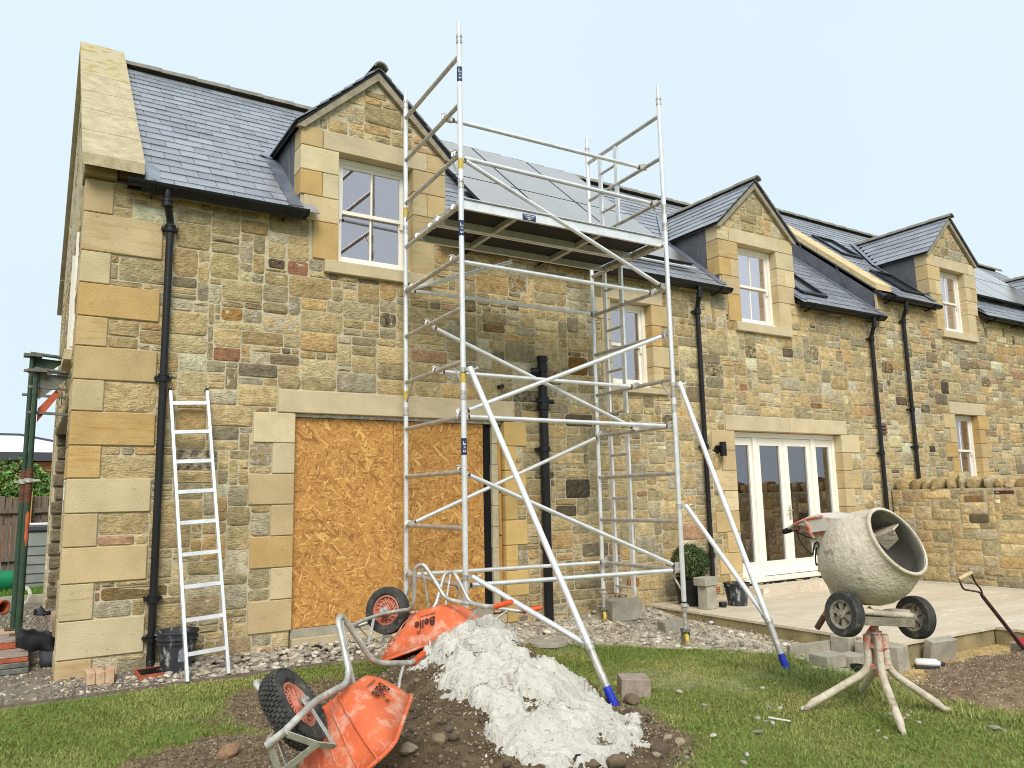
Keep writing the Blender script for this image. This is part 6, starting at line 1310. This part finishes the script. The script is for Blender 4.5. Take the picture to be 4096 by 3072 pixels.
# clipped box ball in a pot
pot = thing('plant_pot', (6.98, -.42, patio_z(6.98)), 'large black plastic plant pot by the glazed doors', 'plant pot'); zp = patio_z(6.98)
mb = MB(); mb.lathe([(0, .001), (0, .165), (.29, .205), (.29, .222), (.33, .225), (.33, .205), (.27, .195), (.27, .001)], (6.98, -.42, zp), (0,0,1), 40); mb.build('body', M['potblack'], pot, smooth=35)
def leaf_ball(name, c, r, n, size, label, cat, squash=1.0, pal=((62, 96, 40), (40, 66, 26), (92, 122, 56), (52, 82, 36)), trunk=True, lumps=.18):
    t = thing(name, (c[0], c[1], c[2]-r*squash), label, cat); d = rng.normal(size=(n, 3)); d /= np.linalg.norm(d, axis=1)[:, None]
    lump = 1+lumps*(vnoise(d[:, 0]*2+5, d[:, 1]*2+d[:, 2]*1.7+3, 1.6, 91, 3)-.5)*2
    rr = r*lump*rng.uniform(.80, 1.03, n)**.6; P = np.asarray(c)+d*rr[:, None]*np.array((1, 1, squash))
    nrm = d+rng.normal(0, .5, (n, 3)); nrm /= np.linalg.norm(nrm, axis=1)[:, None]; tg = np.cross(nrm, rng.normal(size=(n, 3))); tg /= np.linalg.norm(tg, axis=1)[:, None]; bt = np.cross(nrm, tg)
    s = size*rng.uniform(.7, 1.3, (n, 1)); V = np.stack([P-tg*s, P-bt*s*.5, P+tg*s, P+bt*s*.5], 1).reshape(-1, 3); F = (np.arange(n)[:, None]*4+np.arange(4))
    pal_ = np.array([S3(*p) for p in pal]); col = pal_[rng.integers(len(pal_), size=n)]*rng.uniform(.7, 1.25, (n, 1)); o = np.array(t['_o'])
    link('crown', big_mesh('crown', V-o, F), M['leaf'], t, False, None, np.repeat(col, 4, 0), o)
    if trunk:
        mb = MB(); mb.tube([np.asarray(c)-np.array((0, 0, r*squash*1.15)), np.asarray(c)], [.018, .008], 8)
        for k in range(8): q = np.asarray(c)+rng.normal(0, .3*r, 3); mb.tube([np.asarray(c)-np.array((0, 0, r*.5)), q], [.008, .003], 5)
        mb.build('trunk', M['bark'], t)
    return t
leaf_ball('box_shrub', (6.98, -.42, zp+.30+.22), .225, 9000, .011, 'round clipped box shrub growing in the black pot', 'shrub', 1.05, lumps=.32, pal=((56, 84, 34), (38, 60, 24), (84, 108, 46), (48, 72, 30)))
rot_block('concrete_block', (6.87, -.80, patio_z(6.87)+.14), (.10, .07, .14), .15, 'concrete', 'upright concrete block carrying another beside the shrub pot', 'concrete block')
rot_block('concrete_block', (6.86, -.80, patio_z(6.87)+.282+.05), (.135, .09, .049), .12, 'concrete', 'concrete block lying on top of the upright one by the pot', 'concrete block')
mb = MB(); mb.lathe([(0, .001), (0, .045), (.035, .05), (.06, .04), (.06, .001)], (7.13, -.80, patio_z(7.1)), (0,0,1), 18); cap_ = mb.build('black_plug', M['black'], None, smooth=35, origin=(7.13, -.80, patio_z(7.1))); tag(cap_, 'small black plastic plug beside the concrete block pillar', 'plug')
# blocks by the tower
rot_block('concrete_block', (5.86, -.40, on_ground(5.86, -.40)+.11), (.20, .10, .115), -.12, 'concrete', 'big broken-topped concrete block against the wall by the tower castor', 'concrete block', chip=.010)
rot_block('concrete_block', (5.88, -1.18, on_ground(5.88, -1.18)+.06), (.12, .09, .055), -.25, 'concrete', 'half-buried concrete block in the rubble under the tower', 'concrete block', chip=.004, tilt=(.05, -.06))
rot_block('concrete_block', (3.84, -2.90, on_ground(3.84, -2.90)+.068), (.115, .10, .07), -.52, 'concretepink', 'pinkish concrete block on the lawn beside the outrigger foot', 'concrete block', tilt=(.02, .04))
# blocks behind the mixer
BQ = [((5.90, -3.16, .055), (.13, .10, .058), -.02, 'low concrete block at the lawn edge nearest the outrigger', (0, 0)), ((6.16, -3.22, .055), (.12, .095, .058), .06, 'low concrete block lying between the mixer legs and the patio', (0, .02)),
      ((6.40, -2.98, .10), (.062, .10, .108), .02, 'upright concrete block against the patio riser by the stone edging', (0, 0)), ((6.44, -3.20, .10), (.10, .07, .107), .12, 'wide upright concrete block behind the mixer stand', (0, 0)), ((6.40, -3.50, .105), (.095, .075, .11), .06, 'rough tall concrete block below the patio corner', (0, 0)),
      ((7.02, -3.56, .10), (.16, .045, .105), -.20, 'smooth concrete block leaning on the patio riser above the sand', (.22, 0)), ((7.95, -3.93, .06), (.20, .07, .07), -.3, 'grey concrete block lying on the sand behind the shovel', (0, 0))]
for c, h, yw, lab, tl_ in BQ: rot_block('concrete_block', (c[0], c[1], on_ground(c[0], c[1])+c[2]), h, yw, 'concrete', lab, 'concrete block', tilt=tl_, chip=.0015)
mb = MB(); a, b = np.array((5.90, -2.74, -.075)), np.array((6.50, -2.88, -.06)); mb.bar(a, b, .05, .15); ed = mb.build('edging_kerb', M['concrete'], None, origin=a); tag(ed, 'concrete edging kerb running from the lawn to the patio', 'kerb')
mb = MB()
for k in range(5): mb.tube([(5.93+.052*math.cos(t), -3.43+.052*math.sin(t), on_ground(5.93, -3.43)+.012+k*.011) for t in np.linspace(0, 6.283, 25)], .0062, 6, False)
co = mb.build('rubber_ring', M['black'], None, smooth=True, origin=(5.93, -3.43, -.1)); tag(co, 'ribbed black pipe ring lying by the low concrete blocks', 'pipe ring')
can = thing('oil_can', (6.70, -3.62, -.13), 'white plastic oil can lying on its side on the sand', 'oil can'); cz = on_ground(6.70, -3.62); mb = MB(); cc, sn2 = math.cos(-.95), math.sin(-.95)
tb = MB(); tb.cbox(-.115, .095, -.065, .065, .02, .078, .022); mb.add([(6.70+v[0]*cc-v[1]*sn2, -3.62+v[0]*sn2+v[1]*cc, cz+v[2]) for v in tb.V], tb.F); mb.build('body', M['whitepvc'], can, smooth=50)
mb = MB(); tb = MB(); tb.cbox(-.112, .092, -.07, .07, .0, .034, .008); mb.add([(6.70+v[0]*cc-v[1]*sn2, -3.62+v[0]*sn2+v[1]*cc, cz+v[2]) for v in tb.V], tb.F); mb.build('underside', M['blackmatt'], can)
mb = MB(); q = lambda x, y, z: np.array((6.70+x*cc-y*sn2, -3.62+x*sn2+y*cc, cz+z)); mb.cyl(q(.09, .02, .035), q(.135, .02, .033), .022, 14); mb.build('cap', M['black'], can, smooth=40); mb = MB(); mb.cyl(q(.08, .02, .036), q(.10, .02, .035), .026, 14); mb.build('neck', M['whitepvc'], can, smooth=40)
# shovel standing in the heap, red spade
sh = thing('shovel', (7.64, -4.0, -.05), 'long-shafted shovel with wooden D-grip leaning over the aggregate heap', 'shovel')
gA, gB, jn, cl_, lw = (np.array(p) for p in ((6.647, -4.0, .658), (6.864, -4.0, .701), (7.015, -4.0, .479), (7.444, -4.0, .136), (7.70, -4.0, -.10)))
mb = MB(); mb.tube([gA, gA+(gB-gA)*.5, gB], [.016, .019, .016], 12); mb.build('grip', M['shovelwood'], sh, smooth=40)
for a, k in ((gA, 1), (gB, -1)): mb = MB(); mb.tube(fillet([a+(gB-gA)*.02*k, a+np.array((.05, 0, -.09)) if k > 0 else a+np.array((.05, 0, -.10)), jn+np.array((-.05, 0, .045)) if k > 0 else jn+np.array((-.02, 0, .07)), jn], .05), .0085, 10); mb.build('yoke', M['shovelsteel'], sh, smooth=40)
mb = MB(); mb.tube([jn-(lw-jn)*.03, jn, lw], [.013, .017, .018], 12); mb.build('shaft', M['shovelsteel'], sh, smooth=40)
mb = MB(); dsh = (lw-jn)/np.linalg.norm(lw-jn); mb.cyl(cl_-dsh*.01, cl_+dsh*.01, .022, 12); mb.build('ferrule', M['galv'], sh, smooth=40)
mb = MB(); s_ = np.array((0, 1., 0)); u_ = np.cross(dsh, s_); P0 = lw-dsh*.02; V = []; F = []
for i, t in enumerate((0, .06, .2, .30)):
    for j in range(7): y = (j-3)/3; V.append(P0+dsh*t+s_*y*(.10 if t > .01 else .07)*(1-.25*(t > .25)*abs(y))+u_*(.03*y*y))
    if i:
        for j in range(6): F.append(((i-1)*7+j, (i-1)*7+j+1, i*7+j+1, i*7+j))
mb.add(V, F); mb.build('blade', M['shovelsteel'], sh, smooth=True)
rp = np.array(oZ(*zm((3396, 4096, 2100), 1659, 1560, 1215), -.10)); mb = MB(); V = []; F = []
for i, t in enumerate(np.linspace(0, 1, 8)):
    for j in range(9):
        a = (j-4)/4; V.append(rp+np.array((.02+t*.34, -.10-.12*t+a*.10, .03+.085*abs(a)**3+.03*(1-t)**2)))
    if i:
        for j in range(8): F.append(((i-1)*9+j, (i-1)*9+j+1, i*9+j+1, i*9+j))
mb.add(V, F); V2 = np.array(mb.V)+np.array((0, 0, -.008)); nV = len(mb.V); mb.add(V2, [f[::-1] for f in F])
rd = mb.build('red_scoop', M['red'], None, smooth=True, origin=rp); tag(rd, 'red plastic scoop half buried behind the aggregate heap', 'scoop')
# inspection cover and small stones on the grass
mcp = np.array(oZ(*zm((1350, 2750, 2022), 2212, 1335, 893), -.07)); mb = MB(); mb.lathe([(0, .001), (0, .20), (.03, .20), (.03, .17), (.036, .165), (.036, .001)], (mcp[0], mcp[1], on_ground(mcp[0], mcp[1])), (0,0,1), 36); mh = mb.build('inspection_cover', M['concrete'], None, smooth=35, origin=mcp); tag(mh, 'round grey drain cover in the grass behind the soil heap', 'drain cover')
JJ = (2696, 4096, 2022)
spots = [(365, 940, .026), (560, 1168, .028), (190, 1275, .026), (600, 1290, .026), (670, 1293, .026), (480, 1340, .022), (530, 1360, .030), (625, 1385, .028), (580, 1375, .018), (530, 1442, .036), (250, 1468, .028), (40, 1508, .045), (1337, 1488, .020), (460, 1590, .028), (440, 1645, .030), (1375, 1330, .030), (1410, 1345, .028), (1450, 1365, .030), (1480, 1340, .026), (1550, 1388, .024), (2030, 1420, .045), (80, 1605, .024), (1110, 1408, .012), (640, 1128, .020), (35, 1190, .034), (1290, 1440, .018), (2090, 1440, .02)]
for i, (x, y, r) in enumerate(spots):
    p = oZ(*zm(JJ, 2212, x, y), -.10); mb = MB(); V = lump((1.25, .9, .62))*r*.78; a = rng.uniform(0, 6.28); V = V @ np.array(((math.cos(a), -math.sin(a), 0), (math.sin(a), math.cos(a), 0), (0, 0, 1))).T+np.array((p[0], p[1], on_ground(p[0], p[1])+r*.38)); mb.add(V, [tuple(f) for f in I2F])
    s = mb.build('stone', M['pebble'], None, col=np.array(R_PAL[i % len(R_PAL)])*.72, origin=p); tag(s, 'small pale stone lying loose on the lawn', 'stone', 'loose stones scattered on the lawn')
for i, (x, y, r) in enumerate(((1860, 1255, .075), (2040, 1560, .055), (1820, 1240, .04), (1750, 1320, .045), (2090, 1480, .035), (1620, 1655, .05), (1760, 1650, .07), (730, 1480, .05), (640, 1500, .06), (700, 1430, .035), (450, 1560, .06), (1930, 1330, .035), (2170, 1510, .03))):
    px_ = zm((1350, 2750, 2022), 2212, x, y); p = cast(*px_, lambda a, b: float(surf(a, b))); mb = MB(); V = lump((1.2, .95, .75))*r*.8; a = rng.uniform(0, 6.28); V = V @ np.array(((math.cos(a), -math.sin(a), 0), (math.sin(a), math.cos(a), 0), (0, 0, 1))).T+np.array((p[0], p[1], float(surf(p[0], p[1]))+r*.3)); mb.add(V, [tuple(f) for f in I2F])
    s = mb.build('stone', M['pebble'], None, smooth=35, col=np.array(S_PAL[i % len(S_PAL)]), origin=p); tag(s, 'rounded brown stone dug out with the soil heap', 'stone', 'large stones of the soil heap')
px_ = zm((0, 1400, 2022), 2212, 1440, 1545); p = oZ(*px_, -.06); mb = MB(); V = lump((.085, .07, .06)); mb.add(V+np.array((p[0], p[1], on_ground(p[0], p[1])+.025)), [tuple(f) for f in I2F]); s = mb.build('stone', M['pebble'], None, col=np.array(S3(150, 118, 92)), origin=p); tag(s, 'angular sandstone lump on the bare earth near the knobbly tyre', 'stone')
a, b = oZ(*zm(JJ, 2212, 595, 1338), -.075), oZ(*zm(JJ, 2212, 735, 1362), -.085); mb = MB(); mb.bar(a, b, .012, .008); s = mb.build('wood_splinter', M['whitepvc'], None, origin=a); tag(s, 'thin white splinter of wood lying on the lawn', 'wood splinter')
pb = cast(*zm((1350, 2750, 2022), 2212, 1500, 1625), lambda a, b: float(surf(a, b))); mb = MB(); mb.cyl(pb+np.array((-.07, .03, .015)), pb+np.array((.07, -.02, .015)), .026, 14); s = mb.build('pipe_offcut', M['black'], None, smooth=40, origin=pb); tag(s, 'black plastic pipe offcut under the edge of the lime', 'pipe offcut')
# timber edging of the lawn along the gravel
mb = MB(); mb.bar((-2.2, -.548, -.045), (2.2, -.555, -.05), .018, .05); s = mb.build('lawn_edging', M['fence'], None, origin=(0, -.55, -.05)); tag(s, 'thin timber edging board between lawn and gravel', 'edging')
# ================================================================== the left side: props under the gable, yard behind
props = [(-.287, 1.27, .25, 2.80, 'near green steel prop with orange paint streak holding the gable', True), (-.335, 1.78, .24, 3.04, 'dark green steel prop behind the orange-streaked one at the gable', False)]
for x, y, z0, z1, lab, oran in props:
    t = thing('steel_prop', (x, y, z0), lab, 'prop', 'props holding up the gable'); mb = MB(); mb.cyl((x, y, z0), (x, y, 1.55), .030, 14); mb.build('outer_tube', M['green'], t, smooth=40)
    mb = MB(); mb.cyl((x, y, 1.5), (x, y, 1.83), .031, 14)
    for k in range(22): mb.cyl((x, y, 1.52+k*.014), (x, y, 1.526+k*.014), .034, 14)
    mb.build('thread', M['rust'], t, smooth=40); mb = MB(); mb.cyl((x, y, 1.80), (x, y, z1), .024, 14); mb.build('inner_tube', M['green'], t, smooth=40)
    mb = MB(); mb.cyl((x, y, 1.695), (x, y, 1.735), .046, 14); mb.bar((x-.08, y-.03, 1.715), (x+.09, y-.03, 1.715), .02, .022); mb.build('collar', M['galv'], t, smooth=40)
    mb = MB(); mb.box(x-.075, x+.075, y-.075, y+.075, z0-.008, z0); mb.build('base_plate', M['rust'], t)
    mb = MB(); mb.box(x-.08, x+.09, y-.07, y+.07, z1, z1+.03); mb.bar((x-.02, y, z1+.04), (.22, y, z1-.01), .10, .02); mb.build('top_plate', M['grimsteel'], t)
    mb = MB(); mb.prism([(x+.02, y+.03, z1), (x+.30, y+.03, z1-.02), (x+.26, y+.03, z1-.06), (x+.03, y+.03, z1-.27)], (0, .008, 0)); mb.build('bracket_plate', M['grimsteel'] if oran else M['green'], t)
    for k, zz in enumerate((z1-.14, z1-.40)): mb = MB(); mb.bar((x-.07, y+.05, zz), (.20, y+.05, zz-.02), .05, .025); mb.build('needle', M['grimsteel'], t)
    mb = MB(); mb.prism([(x+.03, y+.06, z1-.36), (x+.18, y+.06, z1-.16), (x+.22, y+.06, z1-.2), (x+.03, y+.06, z1-.5)], (0, .01, 0)); mb.build('orange_bracket', M['orangepaint'], t)
    if oran: mb = MB(); mb.tube([(x+.004, y-.012, .98), (x+.006, y-.012, 1.15), (x+.006, y-.012, 1.38), (x+.004, y-.012, 1.44)], [.012, .021, .021, .014], 10); mb.build('paint_streak', M['orangepaint'], t)
pl = thing('timber_sole', (-.36, 1.0, 0), 'stack of dusty planks and bricks under the two steel props', 'planks')
for k, (x0, x1, y0, y1, z0, z1, mt) in enumerate(((-.75, -.19, .55, 2.2, .0, .045, 'grimsteel'), (-.74, -.19, .58, 2.2, .047, .09, 'grimsteel'), (-.74, -.2, .6, 2.1, .092, .13, 'brickred'), (-.74, -.2, .6, 2.1, .132, .15, 'concretepink'), (-.48, -.20, 1.02, 1.40, .152, .205, 'brickred'), (-.48, -.20, 1.02, 1.42, .207, .24, 'concretepink'), (-.50, -.22, 1.45, 1.95, .152, .225, 'brick'))):
    mb = MB(); mb.cbox(x0, x1, y0, y1, z0, z1, .005); mb.build('plank' if k < 4 else 'brick', M[mt], pl)
mem = thing('damp_membrane', (-.1, .9, 0), 'crumpled black damp-proof membrane hanging from the gable opening', 'membrane')
def sheet(name, rowpts, wob):
    m_ = len(rowpts); n_ = len(rowpts[0]); mb = MB(); V = []; F = []
    for r in rowpts:
        for p in r: V.append(np.array(p, float)+rng.normal(0, wob, 3))
    for i in range(m_-1):
        for j in range(n_-1): F.append((i*n_+j, i*n_+j+1, (i+1)*n_+j+1, (i+1)*n_+j))
    mb.add(V, F); ob = mb.build(name, M['blackmatt'], mem, smooth=True); md = ob.modifiers.new('thickness', 'SOLIDIFY'); md.thickness = .004; return ob
sheet('flap', [[(-.29+.06*j, .70+.02*i, .40-.04*i-.02*j-.08*(i > 2)) for j in range(6)] for i in range(4)], .012)
sheet('strip', [[(-.16+.05*j+.02*i, .80-.02*i, .30-.075*i) for j in range(4)] for i in range(5)], .012)
sheet('roll', [[(-.14+.05*j, 2.2+.2*i, .26+.08*math.sin(i*.9+j*.5)) for j in range(4)] for i in range(5)], .015)
# low remaining wall stub in the gap
for k in range(8): rot_block('stone', (.12+rng.uniform(-.03, .03), .85+k*.2, .10+rng.uniform(0, .05)), (.14, .09, .12+rng.uniform(0, .08)), rng.uniform(-.2, .2), 'concretepink' if k % 3 else 'brick', 'rough stone of the half-demolished gable footing', 'stone', 'stones left in the gable footing', chip=.008)
# yard
fn = thing('board_fence', (-.6, 9.9, 0), 'weathered close-board timber fence at the end of the yard', 'fence')
for k in range(26): x = -2.4+k*.118; mb = MB(); mb.cbox(x, x+.108, 9.86+(.02 if k % 2 else 0), 9.885+(.02 if k % 2 else 0), .02, 1.66+rng.uniform(-.015, .015), .003); mb.build('board', M['fence'], fn)
for z in (.45, 1.35): mb = MB(); mb.box(-2.4, .7, 9.80, 9.855, z, z+.09); mb.build('rail', M['fence'], fn)
for x in (-1.6, -.30): mb = MB(); mb.box(x, x+.1, 9.70, 9.80, 0, 1.75); mb.build('post', M['timber'], fn)
sb_ = thing('storage_box', (-.1, 8.9, 0), 'grey plastic garden storage box with dark lid before the fence', 'storage box')
mb = MB(); mb.cbox(-.36, .9, 8.65, 9.4, .02, 1.02, .02); mb.build('body', M['shedgrey'], sb_); mb = MB(); mb.cbox(-.39, .93, 8.60, 9.45, 1.022, 1.12, .02); mb.build('lid', M['sheddark'], sb_)
for k in range(5): mb = MB(); mb.box(-.34, .88, 8.635, 8.649, .12+k*.16, .13+k*.16); mb.build('groove_bead', M['sheddark'], sb_)
mb = MB(); mb.cbox(-.30, .2, 8.72, 9.0, 1.122, 1.17, .012); s = mb.build('plastic_bag', M['whitepvc'], None, origin=(0, 8.9, 1.12)); tag(s, 'folded white plastic bag lying on the grey storage box', 'plastic bag')
mb = MB(); mb.lathe([(0, .001), (0, .16), (.05, .2), (.5, .2), (.56, .16), (.56, .001)], (-.95, 8.45, .18), (1, .15, 0), 28); s = mb.build('water_barrel', M['greenplastic'], None, smooth=35, origin=(-.7, 8.5, 0)); tag(s, 'green plastic barrel lying on the grass by the fence', 'barrel')
mb = MB(); mb.lathe([(0, .075), (0, .095), (.9, .095), (.9, .075)], (-.47, 5.2, .10), (-.5, .6, 0), 24, True); s = mb.build('clay_pipe', M['clay'], None, smooth=35, origin=(-.47, 5.2, 0)); tag(s, 'orange clay drainpipe lying open end towards the house corner', 'drainpipe')
mb = MB()
for k in range(4): mb.tube([(-.27+(.09+.01*k)*math.cos(t), 5.9+.02*k+.05*math.sin(t), .17+(.10+.012*k)*math.sin(t)) for t in np.linspace(0, 6.28, 25)], .005, 6, False)
s = mb.build('hose_coil', M['whitepvc'], None, smooth=True, origin=(-.3, 5.9, .05)); tag(s, 'coil of thin white hose beyond the clay pipe', 'hose')
mb = MB(); mb.bar((-1.6, 6.45, .06), (.2, 6.45, .06), .12, .12); s = mb.build('concrete_kerb', M['concrete'], None, origin=(-.5, 6.45, 0)); tag(s, 'concrete kerb in front of the strip of back lawn', 'kerb')
n = 9000; x = rng.uniform(-2.5, .4, n); y = rng.uniform(6.6, 9.6, n); L = rng.uniform(.05, .11, n); a = rng.uniform(0, 6.28, n); w = .006
V = np.stack([np.stack([x-w, y, 0*x], 1), np.stack([x+w, y, 0*x], 1), np.stack([x+np.cos(a)*L*.4, y+np.sin(a)*L*.4, L], 1)], 1).reshape(-1, 3); F = np.arange(n)[:, None]*3+np.arange(3)
gr2 = link('grass', big_mesh('back_grass', V, F), M['grass'], None, False, 'stuff', np.repeat(np.array(S3(92, 124, 44))*rng.uniform(.7, 1.3, (n, 1)), 3, 0)); tag(gr2, 'bright green grass of the back lawn before the fence', 'grass')
for k, (x, y, z, r, sq) in enumerate(((-1.9, 11.2, 1.55, .62, 1.0), (-1.15, 11.4, 1.72, .70, 1.0), (-.45, 11.3, 1.80, .62, 1.1), (.2, 11.2, 1.6, .6, 1.0))):
    leaf_ball('laurel_bush', (x, y, z), r, 2600, .045, ('broad-leaved evergreen bush behind the board fence'), 'bush', sq, pal=((74, 112, 44), (104, 146, 60), (52, 84, 34), (128, 160, 76)), lumps=.3)['group'] = 'bushes behind the fence'
fh = thing('bungalow', (-2.5, 22, 0), 'distant timber-clad bungalow with shallow dark roof beyond the bushes', 'bungalow')
mb = MB(); mb.box(-7, 1.8, 22, 26, 0, 2.72); mb.build('wall', M['timberwall'], fh); mb = MB(); mb.box(-7.3, 2.1, 21.7, 26.3, 2.95, 3.22); mb.build('fascia', M['sheddark'], fh)
for k in range(6): mb = MB(); mb.box(-7, 1.8, 21.97, 21.999, 2.30+k*.11-.02, 2.30+k*.11+.075); mb.build('cladding_board', M['timberwall'], fh)
mb = MB(); mb.prism([(-7.3, 21.7, 3.22), (-7.3, 26.3, 3.22), (-2.6, 24, 4.0)], (0, 0, .01)); mb.add([(-7.3, 21.7, 3.23), (2.1, 21.7, 3.23), (-.6, 24, 3.95), (-4.6, 24, 3.95), (2.1, 26.3, 3.23), (-7.3, 26.3, 3.23)], [(0,1,2,3), (1,4,2), (4,5,3,2), (5,0,3)]); mb.build('roof', M['palesheet'], fh)
for a, b in (((-7.3, 21.7, 3.24), (-4.6, 24, 3.97)), ((2.1, 21.7, 3.24), (-.6, 24, 3.97)), ((-4.6, 24, 3.97), (-.6, 24, 3.97)), ((-2.6, 21.7, 3.24), (-2.6, 24, 3.97))): mb = MB(); mb.bar(a, b, .12, .08); mb.build('roof_hip', M['sheddark'], fh)
# bare tree at the left edge
tr_ = thing('bare_tree', (-4.3, 15, 0), 'leafless tree with thin twigs beyond the fence', 'tree'); mb = MB(); segs = []
def grow(p, d, L, r, k):
    q = p+d*L; segs.append((p, q, r, r*.62))
    if k == 0: return
    for _ in range(3 if k > 1 else 4):
        nd = d+rng.normal(0, .42, 3); nd[2] += .12; nd /= np.linalg.norm(nd); grow(p+(q-p)*rng.uniform(.55, 1), nd, L*rng.uniform(.55, .8), r*.55, k-1)
grow(np.array((-4.3, 15., 0)), np.array((.10, 0, 1.)), 1.9, .09, 5)
for i, (p, q, a, b) in enumerate(segs[:1]): mb.tube([p, q], [a, b], 8)
mb.build('trunk', M['bark'], tr_); mb = MB()
for p, q, a, b in segs[1:]: mb.tube([p, q], [max(a, .004), max(b, .003)], 4, False)
mb.build('crown', M['bark'], tr_)
for o in bpy.data.objects:
    if '_o' in o: del o['_o']
